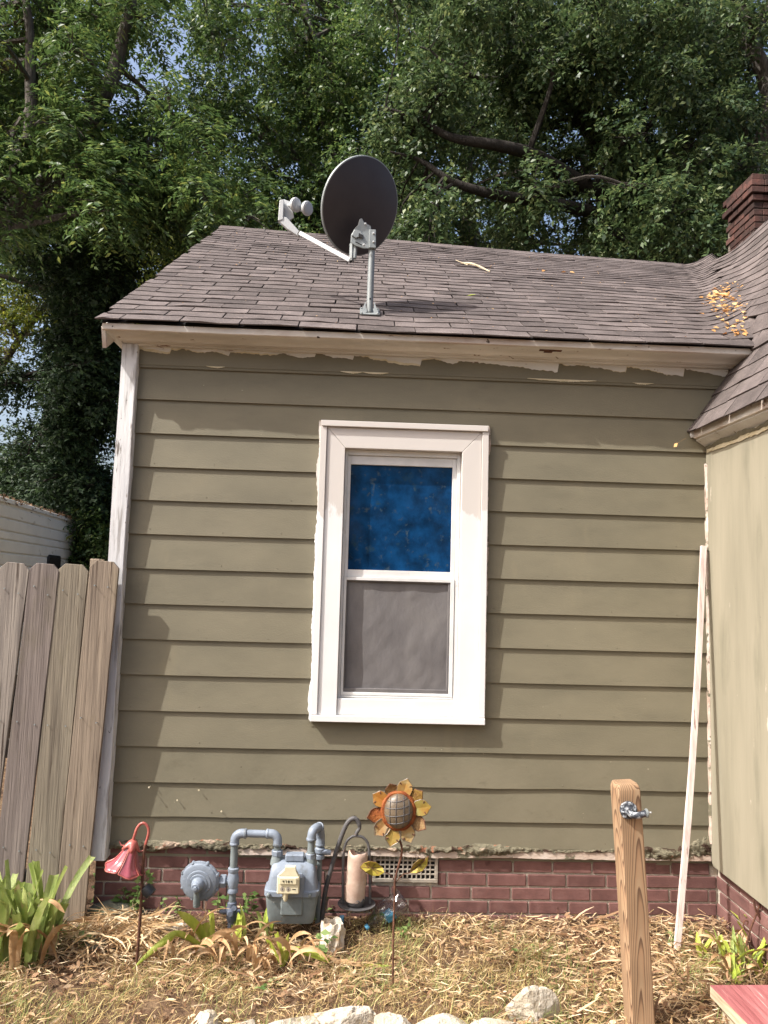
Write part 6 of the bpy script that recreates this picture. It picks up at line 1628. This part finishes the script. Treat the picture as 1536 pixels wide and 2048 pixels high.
    t = thing('bulb_plant', (b.x, b.y, 0), 'single green leaf lying among the dry leaves left of the bulb clump', 'plant', 'bulb plants at the right')
    strap_path('leaf', M['strapyellow'], t, [P(1408, 1936, b.y) , P(1425, 1928, b.y), P(1442, 1926, b.y)], .018, front=.8)
mid_plants()

def leaf_quads(pts, ax, nrm, L, W, droop=0.15):
    """numpy: one 4-corner leaf per row"""
    sd = np.cross(nrm, ax); sd /= np.linalg.norm(sd, axis=1, keepdims=True) + 1e-9
    up = np.cross(ax, sd)
    a = pts; b_ = pts + ax * (L * 0.45)[:, None] + sd * (W * 0.5)[:, None] + up * (W * 0.10)[:, None]
    c = pts + ax * L[:, None] - up * (L * droop)[:, None]; d = pts + ax * (L * 0.45)[:, None] - sd * (W * 0.5)[:, None] + up * (W * 0.10)[:, None]
    v = np.stack([a, b_, c, d], 1).reshape(-1, 3)
    return v
def quads_object(name, V, m, parent=None):
    off = OFF.get(parent) if parent is not None else None
    if off is not None: V = V - np.array(off)
    n = len(V) // 4
    me = bpy.data.meshes.new(name)
    me.vertices.add(len(V)); me.vertices.foreach_set('co', V.astype(np.float32).ravel())
    me.loops.add(len(V)); me.loops.foreach_set('vertex_index', np.arange(len(V), dtype=np.int32))
    me.polygons.add(n); me.polygons.foreach_set('loop_start', np.arange(0, len(V), 4, dtype=np.int32)); me.polygons.foreach_set('loop_total', np.full(n, 4, np.int32))
    me.materials.append(m); me.update(calc_edges=True); me.validate()
    return link(name, me, parent)
def unit(a): return a / (np.linalg.norm(a, axis=1, keepdims=True) + 1e-9)

def weed(px, py, hgt, n, ls, lab, spread=.06, m='weed'):
    b = gs(px, py)
    t = thing('weed', (b.x, b.y, 0), lab, 'weed', 'leafy weeds along the brick base')
    mb = MB(); P_ = []; A_ = []; N_ = []
    for i in range(max(2, n // 6)):
        q = b + Vector((random.uniform(-spread, spread), random.uniform(-spread * .6, spread * .6), 0)); tp = q + Vector((random.uniform(-.05, .05), random.uniform(-.05, .03), hgt * random.uniform(.6, 1.05)))
        mid = q.lerp(tp, .5) + Vector((random.uniform(-.02, .02), random.uniform(-.02, .02), 0))
        pa = bez([q, mid, tp], 8); mb.tube(pa, 0.0018, 5)
        for k in range(7):
            p = pa[min(len(pa) - 1, 2 + k % (len(pa) - 2))]; a = random.uniform(0, 6.28); dv = Vector((math.cos(a), math.sin(a), random.uniform(-.2, .6))).normalized()
            P_.append(p); A_.append(dv); N_.append((random.uniform(-.4, .4), random.uniform(-.7, .1), 1))
    mb.build('stems', M['weed'], t)
    k = len(P_); L = rng.uniform(.6, 1.2, k) * ls
    V = leaf_quads(np.array(P_), unit(np.array(A_)), unit(np.array(N_)), L, L * .62, .2)
    quads_object('leaves', V, M[m], t)
WL = [(262, 1842, .17, 30, .05, 'green weed with broad leaves behind the pink lamp stake', .10), (205, 1800, .14, 18, .045, 'green weed between fence and brick base', .08), (335, 1850, .13, 16, .03, 'thin pale weed left of the gas regulator', .05), (372, 1838, .10, 14, .03, 'low weed under the regulator', .05),
      (440, 1850, .11, 18, .04, 'weed around the shutoff valve', .07), (500, 1848, .16, 22, .045, 'yellowish vine between riser pipe and meter', .06), (605, 1862, .10, 16, .06, 'lobed weed in front of the meter case', .08), (640, 1918, .13, 10, .05, 'pale thistle leaves left of the crumpled carton', .03),
      (735, 1862, .06, 10, .03, 'tiny green weed below the lantern dish', .03), (130, 1890, .12, 18, .035, 'small leafed weed at the fence foot', .06), (165, 1905, .10, 10, .045, 'weed with upright leaf beside the mossy stone', .03), (660, 1838, .09, 10, .03, 'thin weed at the foot of the iron hook', .03), (1052, 1905, .03, 8, .025, 'tiny weed in the mulch below the bricks', .05), (1320, 1890, .04, 8, .03, 'low weed between post and lath', .05), (800, 1885, .08, 12, .03, 'pale weed at the sunflower stake by the bottle', .05), (545, 1985, .03, 8, .03, 'tiny weed in the dry grass in front of the lilies', .05)]
for q in WL: weed(*q)
def sprig():
    p = at(288, 1762, -0.42); t = thing('vine_sprig', p, 'small yellowish vine sprig twined on the pink lamp stake', 'vine')
    P_ = []; A_ = []
    for (dx, dz) in ((.035, .03), (.02, .045), (.045, .012), (-.03, .0), (-.025, .02), (.028, -.004)):
        P_.append(p + Vector((dx * .4, 0, dz * .5))); A_.append(Vector((dx, -.005, dz)).normalized())
    k = len(P_); L = np.full(k, .035)
    quads_object('leaves', leaf_quads(np.array(P_), unit(np.array(A_)), unit(np.tile([0.1, -1, .4], (k, 1))), L, L * .6), M['weed'], t)
    MB().tube([p + Vector((-.01, 0, -.03)), p + Vector((.006, -.01, 0)), p + Vector((.02, 0, .03))], .0015, 5).build('stem', M['weed'], t)
sprig()

# ------------------------------------------------------------------ grass and leaf litter (nobody could count it)
def vnoise(x, y, s, seed):
    return np.array([nz(a * s, b * s, seed) for a, b in zip(x, y)])
def blades(name, n, xr, yr, keep, Lr, Wr, lean, m, label, cat, z0=0.0, flat=False):
    x = rng.uniform(*xr, n); y = rng.uniform(*yr, n)
    k = keep(x, y) > rng.uniform(0, 1, n); x, y = x[k], y[k]; n = len(x)
    z = np.array([gz(a, b) for a, b in zip(x, y)]) + z0 * rng.uniform(0, 1, n)
    az = rng.uniform(0, 2 * np.pi, n); L = rng.uniform(*Lr, n); W = rng.uniform(*Wr, n); el = lean(n)
    P0 = np.stack([x, y, z], 1)
    h = np.stack([np.cos(az), np.sin(az), np.zeros(n)], 1); up = np.array([0, 0, 1.0])
    cv = rng.uniform(-0.9, 0.5, n); tw = rng.uniform(-0.6, 0.6, n)
    pts = [P0]; e = el.copy(); a = az.copy()
    for s_ in range(3):
        hh = np.stack([np.cos(a), np.sin(a), np.zeros(n)], 1)
        nx = pts[-1] + (hh * np.cos(e)[:, None] + up * np.sin(e)[:, None]) * (L / 3)[:, None]
        nx[:, 2] = np.maximum(nx[:, 2], 0.004); pts.append(nx); e = e + cv * 0.5; a = a + tw
    rl = rng.uniform(0, np.pi, n); sd0 = np.stack([-np.sin(az), np.cos(az), np.zeros(n)], 1)
    sd = sd0 * np.cos(rl * 0.5)[:, None] + up * np.sin(rl * 0.5)[:, None] * 0.8
    w_ = [0.9, 1.0, 0.8, 0.12] if not flat else [0.35, 1.0, 0.95, 0.2]
    V = []
    for i in range(3):
        a0, a1 = pts[i], pts[i + 1]; w0, w1 = W * w_[i] / 2, W * w_[i + 1] / 2
        V.append((a0 - sd * w0[:, None], a0 + sd * w0[:, None], a1 + sd * w1[:, None], a1 - sd * w1[:, None]))
    # one strip of three quads per blade, sharing corners so that each blade is one island
    rows = [pts[i] - sd * (W * w_[i] / 2)[:, None] for i in range(4)], [pts[i] + sd * (W * w_[i] / 2)[:, None] for i in range(4)]
    co = np.stack([rows[0][0], rows[1][0], rows[0][1], rows[1][1], rows[0][2], rows[1][2], rows[0][3], rows[1][3]], 1).reshape(-1, 3)
    base = (np.arange(n) * 8)[:, None]
    fc = np.concatenate([base + np.array([[0, 1, 3, 2]]), base + np.array([[2, 3, 5, 4]]), base + np.array([[4, 5, 7, 6]])], 0).astype(np.int32)
    me = bpy.data.meshes.new(name)
    me.vertices.add(len(co)); me.vertices.foreach_set('co', co.astype(np.float32).ravel())
    me.loops.add(fc.size); me.loops.foreach_set('vertex_index', fc.ravel())
    me.polygons.add(len(fc)); me.polygons.foreach_set('loop_start', np.arange(0, fc.size, 4, dtype=np.int32)); me.polygons.foreach_set('loop_total', np.full(len(fc), 4, np.int32))
    me.materials.append(M[m]); me.update(calc_edges=True)
    o = link(name, me); tag(o, label, cat, kind='stuff'); return o
sm = lambda v, a, b: np.clip((v - a) / (b - a), 0, 1)
def k_grass(x, y):
    nse = vnoise(x, y, 3.0, 5.0)
    mid = sm(x, -0.25, 0.15) * sm(1.0 - x, 0.0, 0.4)
    front = sm(-y, 0.45, 0.62)
    return np.clip(0.02 + 0.55 * np.maximum(mid, front * sm(1.25 - x, 0, .4)) + 1.1 * nse, 0.04, 1) * (y < -0.03)
def k_straw(x, y):
    nse = vnoise(x, y, 2.5, 15.0)
    left = sm(0.15 - x, 0, .3); right = sm(x, 0.35, 0.8)
    return np.clip(0.25 + 0.7 * np.maximum(left * sm(-y, .12, .25) * sm(.72 + y, 0, .15), right) * .8 + 1.0 * nse, 0.03, 1) * (y < -0.01)
blades('dry_grass', 30000, (-1.7, 2.0), (-1.35, -0.03), k_grass, (.03, .095), (.0013, .0030), lambda n: rng.uniform(.1, 1.25, n), 'drygrass', 'dry straw coloured grass in the bed before the bricks', 'grass')
blades('green_grass', 10000, (-1.6, 1.8), (-1.3, -0.1), lambda x, y: np.clip(vnoise(x, y, 2.6, 44.0) * 3.0 + 0.15 * sm(-y, .5, .7), 0, 1), (.035, .10), (.0016, .0032), lambda n: rng.uniform(.6, 1.4, n), 'greengrass', 'sparse green grass blades among the dry grass', 'grass')
blades('straw_litter', 16000, (-1.75, 2.0), (-1.35, 0.0), k_straw, (.03, .10), (.002, .006), lambda n: rng.uniform(-.05, .35, n), 'straw', 'dry tan leaf strips strewn over the bed', 'leaf litter', z0=.035, flat=True)
blades('dead_leaves', 8500, (-1.75, 2.0), (-1.35, 0.0), lambda x, y: np.clip(.45 * k_straw(x, y) + .35 * sm(x, .8, 1.2) + .3 * sm(-x, .9, 1.2) + .15, 0, 1), (.015, .045), (.007, .018), lambda n: rng.uniform(-.2, .6, n), 'deadleaf', 'brown dead leaf flakes covering the bed', 'leaf litter', z0=.03, flat=True)
blades('withered_strips', 1000, (-1.75, 2.0), (-1.0, 0.0), lambda x, y: np.clip(.9 * sm(.1 - x, 0, .4) * sm(.70 + y, 0, .2) + .7 * sm(x, .7, 1.2), 0, 1), (.07, .18), (.005, .012), lambda n: rng.uniform(-.05, .45, n), 'deadleaf', 'long withered leaf strips among the lilies and by the wing wall', 'leaf litter', z0=.05, flat=True)
# heap of straw on the mossy stones
blades('straw_heap', 520, (-1.22, -0.86), (-0.42, -0.14), lambda x, y: np.ones_like(x), (.08, .2), (.005, .012), lambda n: rng.uniform(-.15, .3, n), 'straw', 'heap of dry strips over the stones by the fence', 'leaf litter', z0=.10, flat=True)

# leaf litter and twigs on the roof
def roof_litter():
    pts = []
    r2 = random.Random(6)
    for i in range(230):
        s_ = r2.random(); y = EY + 0.10 + 1.25 * s_ ** 0.8 if r2.random() < .75 else EY + r2.uniform(.05, 1.5)
        xv = valley_x(y)
        if abs(y - 0.95) < .22 or abs(y - .45) < .12 or abs(y - .05) < .12 or r2.random() < .35:
            x = xv + r2.gauss(-0.08, 0.055); pts.append((x, y, r2.uniform(.02, .055)))
    for i in range(100):
        y = EY + r2.uniform(0.05, 3.0); x = r2.uniform(-1.2, 2.2); pts.append((x, y, r2.uniform(.006, .018)))
    for (px, py) in ((1140, 549), (1150, 551), (1133, 549), (1090, 545)):
        p = roofhit(px, py); pts.append((p.x, p.y, .05))
    n = len(pts); V = np.array([(x, y, zroof(x, y) + .016) for (x, y, _) in pts]); L = np.array([q[2] for q in pts])
    az = rng.uniform(0, 6.28, n); ax = unit(np.stack([np.cos(az), np.sin(az), 0.63 * np.sin(az) + rng.uniform(-.1, .4, n)], 1)); nr = unit(np.stack([rng.uniform(-.6, .6, n), -0.53 + rng.uniform(-.6, .6, n), np.full(n, .85)], 1))
    o = quads_object('roof_leaf_litter', leaf_quads(V, ax, nr, L, L * .55), M['rooflitter']); tag(o, 'orange dead leaves caught in the roof valley and scattered on shingles', 'leaf litter', kind='stuff')
    a, b_ = roofhit(922, 526, .02), roofhit(980, 543, .02); mid = a.lerp(b_, .45) + Vector((0, .0, .02))
    o = MB().tube(bez([a, mid, b_], 10), [.007, .008, .009, .010, .010, .010, .009, .009, .008, .006, .006], 6).tube(bez([a.lerp(b_, .3), a.lerp(b_, .2) + Vector((-.05, .10, .05))], 4) if False else [a.lerp(b_, .25), a.lerp(b_, .1) + Vector((-.06, .06, .055))], [.005, .003], 5).build('fallen_stick', M['edgewood'])
    tag(o, 'pale fallen stick lying high on the main roof', 'stick')
    p = roofhit(943, 591, .022)
    o = MB().add([p + Vector((-.035, -.02, -.012)), p + Vector((-.01, -.02, -.002)), p + Vector((.035, .012, .014)), p + Vector((-.005, .012, .012))], [(0, 1, 2, 3)]).build('green_leaf', M['strapyellow'], recalc=False)
    tag(o, 'single green leaf lying on the main roof', 'leaf')
    p = at(1351, 890, -0.10)
    o = MB().add([p + Vector((-.010, 0, -.012)), p + Vector((.004, -.008, -.010)), p + Vector((.012, 0, .012)), p + Vector((-.004, .006, .008))], [(0, 1, 2, 3)]).tube([p + Vector((.01, 0, .01)), at(1372, 876, -0.10)], .0003, 4).build('hanging_leaf', M['rooflitter'], recalc=False)
    tag(o, 'small orange leaf hanging from a thread under the wing eave', 'leaf')
roof_litter()

# ================================================================== TREES
def foliage(cl, cr, n_cl, n_lf, LL, pin=False, tw_len=0.38, dens_shell=0.5, flat=0.85):
    """leaf corners for blobs (centres cl, radii cr): leafy twigs spread through each blob"""
    cl = np.array(cl); cr = np.array(cr); B = len(cl)
    wgt = cr ** 2; wgt = wgt / wgt.sum(); idx = rng.choice(B, n_cl, p=wgt)
    d = unit(rng.normal(size=(n_cl, 3))); rad = rng.uniform(0, 1, n_cl) ** dens_shell
    p = cl[idx] + d * (cr[idx] * rad)[:, None] * np.array([1, 1, flat])
    tdir = unit(d * 0.8 + rng.normal(size=(n_cl, 3)) * 0.55 + np.array([0, 0, -0.25]))
    tl = rng.uniform(0.6, 1.3, n_cl) * tw_len
    side = unit(np.cross(tdir, np.tile([0, 0, 1.0], (n_cl, 1)) + rng.normal(size=(n_cl, 3)) * 0.2))
    K = n_cl * n_lf
    t = np.tile((np.arange(n_lf) + 0.5) / n_lf, n_cl); rep = np.repeat(np.arange(n_cl), n_lf)
    sgn = np.tile(np.where(np.arange(n_lf) % 2 == 0, 1.0, -1.0), n_cl)
    pos = p[rep] + tdir[rep] * (tl[rep] * t)[:, None] + np.stack([np.zeros(K), np.zeros(K), -0.35 * tl[rep] * t * t], 1) + rng.normal(size=(K, 3)) * (0.006 if pin else 0.03)
    ax = unit(tdir[rep] * (0.35 if pin else 0.5) + side[rep] * (sgn * (1.0 if pin else 0.8))[:, None] + rng.normal(size=(K, 3)) * (0.15 if pin else 0.45) + np.array([0, 0, -0.22]))
    nr = unit(np.array([-0.15, -0.25, 1.0]) + d[rep] * 0.35 + rng.normal(size=(K, 3)) * (0.35 if pin else 0.5))
    L = rng.uniform(0.7, 1.25, K) * LL
    return leaf_quads(pos, ax, nr, L, L * rng.uniform(0.42, 0.58, K) * (0.75 if pin else 1.0), 0.12), p
def blobs_px(n, x0, x1, y0, y1, Y0, Y1, r0, r1, gaps=(), seed=1, ymin=0.0):
    rs_ = random.Random(seed); C_ = []; R_ = []; tries = 0
    while len(C_) < n and tries < n * 40:
        tries += 1
        px, py, Y = rs_.uniform(x0, x1), rs_.uniform(y0, y1), rs_.uniform(Y0, Y1)
        if any(((px - a) / c) ** 2 + ((py - b_) / d) ** 2 < 1 for (a, b_, c, d) in gaps): continue
        p = at(px, py, Y)
        if p.z < ymin: continue
        C_.append(tuple(p)); R_.append(rs_.uniform(r0, r1))
    return C_, R_
def tree(name, label, base, limbs, blobs, n_cl, n_lf, LL, m, bark='bark', pin=False, tw=0.38, group='trees behind the house', shell=0.5, twigs=True, cat='tree'):
    t = thing(name, (base[0], base[1], 0), label, cat, group)
    tr = MB(); pts = []
    for (pa, r0, r1) in limbs:
        q = bez(pa, 4 * (len(pa) - 1)) if len(pa) > 2 else [Vector(x) for x in pa]
        q = [p + Vector((nz(p.x * 1.1, p.z * 1.1, 3), nz(p.y, p.z * 1.1, 7), 0)) * 0.10 if 0 < i < len(q) - 1 else p for i, p in enumerate(q)]
        rr = [r0 + (r1 - r0) * (i / (len(q) - 1)) for i in range(len(q))]
        tr.tube(q, rr, 9); pts += [(p, r) for p, r in zip(q, rr)]
    C_, R_ = blobs
    br = MB(); rs_ = random.Random(len(C_))
    for c, r in zip(C_, R_):
        c = Vector(c); k = min(pts, key=lambda e: (e[0] - c).length + (1.5 if e[0].z > c.z + 0.3 else 0)); a = k[0]
        mid = a.lerp(c, 0.55) + Vector((rs_.uniform(-.2, .2), rs_.uniform(-.2, .2), rs_.uniform(-.05, .25)))
        r0 = min(k[1] * 0.55, 0.05 + 0.01 * (c - a).length)
        br.tube(bez([a, mid, c], 8), [r0 + (0.012 - r0) * i / 8 for i in range(9)], 5)
        for s_ in range(4):
            e = c + Vector((rs_.uniform(-1, 1), rs_.uniform(-1, 1), rs_.uniform(-.6, .9))).normalized() * r * 0.9
            br.tube([mid.lerp(c, rs_.uniform(.3, 1)), e.lerp(c, .5) + Vector((0, 0, .05)), e], [0.012, 0.008, 0.004], 4)
    tr.build('trunk', M[bark], t, smooth=60, recalc=False)
    if twigs: br.build('branches', M[bark], t, smooth=60, recalc=False)
    V, _ = foliage(C_, R_, n_cl, n_lf, LL, pin, tw, shell)
    quads_object('crown', V, M[m], t)
    return t
A = at
SKYGAPS = [(270, 150, 75, 95), (335, 40, 50, 70), (300, 190, 60, 40), (50, 690, 55, 60), (20, 770, 40, 40), (45, 850, 50, 32), (212, 905, 32, 26), (215, 1010, 0.1, 0.1)]
# great oak at the right behind the ridge
g8 = lambda px, py, Y=8.5: A(px, py, Y)
rb_ = g8(1345, 560); rb_g = (rb_.x + 0.3, 8.5)
limbs = [([(rb_g[0], 8.5, -0.1), (rb_.x + .15, 8.5, 3.0), g8(1318, 470), g8(1285, 390), g8(1215, 290), g8(1150, 200), g8(1085, 130), g8(1030, 70), g8(960, -40)], .42, .10),
         ([g8(1300, 420), g8(1190, 380, 8), g8(1085, 318, 7.4), g8(985, 290, 7.0), g8(900, 275, 7.0), g8(835, 240, 7.0), g8(770, 215, 7.0)], .15, .02),
         ([g8(1318, 470), g8(1180, 425, 8), g8(1010, 395, 7.2), g8(910, 365, 7.0), g8(840, 320, 7.0), g8(780, 303, 7.0)], .13, .012),
         ([g8(1240, 325), g8(1180, 215), g8(1215, 120), g8(1160, 0), g8(1140, -80)], .16, .06), ([g8(1150, 200), g8(1060, 170), g8(950, 155), g8(860, 100)], .12, .012),
         ([g8(1320, 480), g8(1350, 380), g8(1300, 300), g8(1285, 220)], .15, .02)]
B = blobs_px(150, 770, 1480, -60, 530, 6.2, 10.5, .28, .62, [(875, 440, 26, 30), (1110, 200, 26, 30), (1040, 200, 18, 22), (1350, 90, 20, 26)], 3)
tree('oak_tree', 'large dark oak spreading above the ridge right of the dish', rb_g, limbs, B, 7600, 15, .098, 'leafdark', tw=.32, bark='barkdark')
# stems at the far right
limbs = [([(6.9, 9.0, -.1), A(1540, 700, 9), A(1522, 420, 9), A(1520, 330, 9), A(1540, 200, 9), A(1500, 90, 9), A(1472, -20, 9)], .26, .12), ([A(1500, 90, 9), A(1530, 30, 9), A(1570, -40, 9)], .11, .06)]
B = blobs_px(48, 1390, 1660, -60, 480, 8.0, 11, .3, .6, [(1490, 150, 22, 40)], 5)
tree('oak_tree', 'tree with crooked lichened stem above the chimney', (6.9, 9.0), limbs, B, 2300, 15, .098, 'leafdark', tw=.34)
limbs = [([(7.0, 10.6, -.1), A(1400, 560, 10.6), A(1420, 300, 10.6), A(1425, 170, 10.6), A(1445, 40, 10.6), A(1450, -60, 10.6)], .20, .09)]
B = blobs_px(22, 1300, 1500, -60, 500, 9.8, 12, .4, .8, [], 6)
tree('oak_tree', 'slim dark stemmed tree just left of the chimney', (6.4, 10.6), limbs, B, 2000, 14, .098, 'leafdark', tw=.34, bark='barkdark')
# centre trees
limbs = [([(-0.6, 12.5, -.1), A(700, 620, 12.5), A(690, 380, 12.5), A(640, 180, 12.5), A(600, -20, 12.5)], .34, .10), ([A(690, 380, 12.5), A(560, 290, 12.5), A(450, 240, 12.5)], .13, .015), ([A(690, 380, 12.5), A(800, 240, 12.5), A(850, 60, 12.5)], .13, .015)]
B = blobs_px(150, 360, 880, -60, 540, 10.2, 14.5, .34, .72, [(335, 60, 60, 90), (330, 170, 40, 50)], 8)
tree('broadleaf_tree', 'dense mid green tree behind the dish', (-0.6, 12.5), limbs, B, 7400, 15, .105, 'leafmid', tw=.36)
limbs = [([(1.9, 15, -.1), A(940, 600, 15), A(930, 300, 15), A(960, 40, 15)], .30, .10)]
B = blobs_px(60, 640, 1250, -80, 520, 13.2, 17, .6, 1.2, [(880, 440, 26, 26), (1350, 430, 30, 30)], 9)
tree('broadleaf_tree', 'tree standing farther back between dish and oak', (1.9, 15), limbs, B, 4200, 15, .12, 'leafmid', tw=.42)
# left compound-leaved tree, nearer
limbs = [([(-7.4, 6.4, -.1), A(-140, 600, 6.4), A(-10, 462, 6.4), A(70, 390, 6.4), A(128, 330, 6.4), A(200, 205, 6.4), A(232, 130, 6.4), A(262, 30, 6.4), A(275, -50, 6.4)], .24, .05), ([A(128, 330, 6.4), A(240, 300, 6.4), A(340, 330, 6.4), A(430, 380, 6.4)], .07, .02), ([A(-10, 462, 6.4), A(60, 260, 6.4), A(60, 80, 6.4), A(30, -60, 6.4)], .12, .04)]
B1 = blobs_px(80, -130, 340, -70, 470, 5.4, 8.0, .24, .5, [(268, 130, 62, 80), (345, 50, 46, 85), (15, 45, 25, 30)], 11)
B2 = blobs_px(14, 200, 500, 290, 450, 5.2, 7.2, .28, .5, [], 12)
tree('pecan_tree', 'nearer tree at left with drooping compound leaves', (-7.4, 6.4), limbs, (B1[0] + B2[0], B1[1] + B2[1]), 4300, 15, .10, 'leafmid', pin=True, tw=.36)
# behind it
limbs = [([(-6.8, 11, -.1), A(140, 700, 11), A(150, 380, 11), A(100, 120, 11), A(90, -40, 11)], .26, .08)]
B = blobs_px(52, -120, 330, -70, 520, 9.5, 13, .45, .95, [(268, 135, 80, 100), (345, 50, 62, 95), (15, 45, 40, 40)], 13)
tree('broadleaf_tree', 'green tree behind the compound leaved tree at upper left', (-6.8, 11), limbs, B, 4200, 15, .10, 'leafmid', tw=.36)
# ivy clad dark tree left of the roof corner
limbs = [([(-4.9, 8.2, -.1), A(178, 1050, 8.2), A(165, 850, 8.2), A(160, 650, 8.0), A(185, 500, 7.8), A(200, 430, 7.8)], .12, .05)]
B1 = blobs_px(40, 105, 235, 490, 800, 6.8, 8.6, .25, .44, [], 15)
B2 = blobs_px(28, 100, 235, 780, 1000, 7.4, 9.0, .27, .45, [(214, 912, 74, 58), (40, 850, 85, 60)], 16)
B3 = blobs_px(22, 175, 250, 985, 1130, 8.2, 9.4, .24, .40, [], 26)
B4 = blobs_px(13, 0, 110, 700, 1000, 7.6, 9.0, .2, .34, [(30, 850, 40, 34), (62, 690, 40, 36)], 36)
tree('ivy_clad_tree', 'ivy covered dark tree left of the roof corner', (-4.9, 8.2), limbs, (B1[0] + B2[0] + B3[0] + B4[0], B1[1] + B2[1] + B3[1] + B4[1]), 5000, 15, .082, 'leafblack', bark='barkdark', tw=.28)
limbs = [([(-5.0, 10, -.1), A(255, 900, 10), A(262, 640, 10), A(268, 520, 10)], .10, .04)]
B = blobs_px(16, 195, 350, 470, 620, 9.4, 10.8, .28, .5, [], 17)
tree('young_tree', 'sunlit yellow green young tree behind the roof rake', (-5.0, 10), limbs, B, 900, 14, .075, 'leafyellow', tw=.28)
limbs = [([(-8.4, 12, -.1), A(-30, 900, 12), A(-10, 760, 12), A(60, 650, 12), A(120, 560, 12)], .12, .04)]
B = blobs_px(22, -90, 150, 550, 760, 11, 13.5, .3, .6, [(62, 690, 60, 55), (20, 770, 50, 45)], 18)
tree('young_tree', 'thin yellow green tree at the left picture edge', (-8.4, 12), limbs, B, 900, 14, .08, 'leafyellow', tw=.3)
# dark undergrowth
limbs = [([(-7.5, 10, -.1), A(40, 1150, 10), A(45, 1000, 10), A(60, 900, 10)], .10, .05)]
B = blobs_px(60, -110, 240, 935, 1150, 9.2, 12, .38, .66, [(214, 908, 70, 62), (30, 840, 90, 70)], 19)
tree('evergreen_shrub', 'black green shrub mass behind the camper', (-7.5, 10), limbs, B, 4300, 15, .09, 'leafblack', bark='barkdark', tw=.34, group='shrubs beyond the camper', cat='shrub')
limbs = [([(-4.6, 8.2, -.1), A(200, 1150, 8.2), A(205, 1080, 8.2)], .06, .03)]
B = blobs_px(20, 165, 260, 1040, 1170, 7.6, 9.0, .25, .4, [], 20)
tree('leafy_shrub', 'mid green leafy shrub between camper and house corner', (-4.6, 8.2), limbs, B, 1000, 14, .075, 'leafmid', bark='barkdark', tw=.24, group='shrubs beyond the camper', cat='shrub')
# far trees that close the view
for i, (px, lab) in enumerate(((-150, 'far tree beyond the camper at the left edge'), (330, 'far tree behind the roof rake'), (760, 'far tree behind the dish'), (1180, 'far tree behind the great oak'), (1560, 'far tree behind the chimney'))):
    b_ = A(px, 1100, 22)
    limbs = [([(b_.x, 22, -.1), A(px, 900, 22), A(px + 10, 700, 22), A(px - 10, 450 if i < 2 else 250, 22)], .35, .06)]
    B = blobs_px(40, px - 270, px + 270, 60 if i not in (0, 1) else 330, 900, 20, 24.5, .8, 1.5, [(265, 140, 160, 190), (45, 690, 120, 100), (30, 790, 120, 120), (212, 905, 100, 85)], 30 + i)
    tree('far_tree', lab, (b_.x, 22), limbs, B, 1500, 14, .16, 'leafmid' if i != 3 else 'leafdark', tw=.6, group='far trees', twigs=False)
# low far thicket so that no bare horizon shows between stems
B = blobs_px(60, -500, 1900, 950, 1190, 26, 32, 1.0, 1.7, [(214, 905, 110, 90)], 50)
V, _ = foliage(B[0], B[1], 3200, 12, .28, False, .9)
tag(quads_object('far_thicket', V, M['leafblack']), 'far dark thicket beyond the trees', 'thicket', kind='stuff')
o = MB().tube([Vector((-30, 15.2, 5.2)), A(120, 893, 15), A(235, 894, 15), Vector((20, 14.6, 5.6))], .012, 5).build('overhead_cable', M['ink'])
tag(o, 'thin black overhead cable crossing the sky gap left of the house', 'cable')

# trees across the yard behind the viewer: the panes mirror them
for i, (x, lab) in enumerate(((-9.0, 'yard tree behind the viewer, left one, mirrored in the pane'), (0.5, 'yard tree behind the viewer, middle one, mirrored in the pane'), (9.5, 'yard tree behind the viewer, right one, mirrored in the pane'))):
    rs_ = random.Random(60 + i); C_ = []; R_ = []
    for k in range(26):
        C_.append((x + rs_.uniform(-4.2, 4.2), -26 + rs_.uniform(-2, 2), rs_.uniform(1.2, 9.5))); R_.append(rs_.uniform(1.0, 1.9))
    tree('yard_tree', lab, (x, -26), [([(x, -26, -.1), (x + .2, -26, 3), (x - .2, -26.2, 6), (x + .3, -26, 8.5)], .4, .1)], (C_, R_), 1000, 14, .26, 'leafmid', tw=.8, group='yard trees behind the viewer', twigs=False)
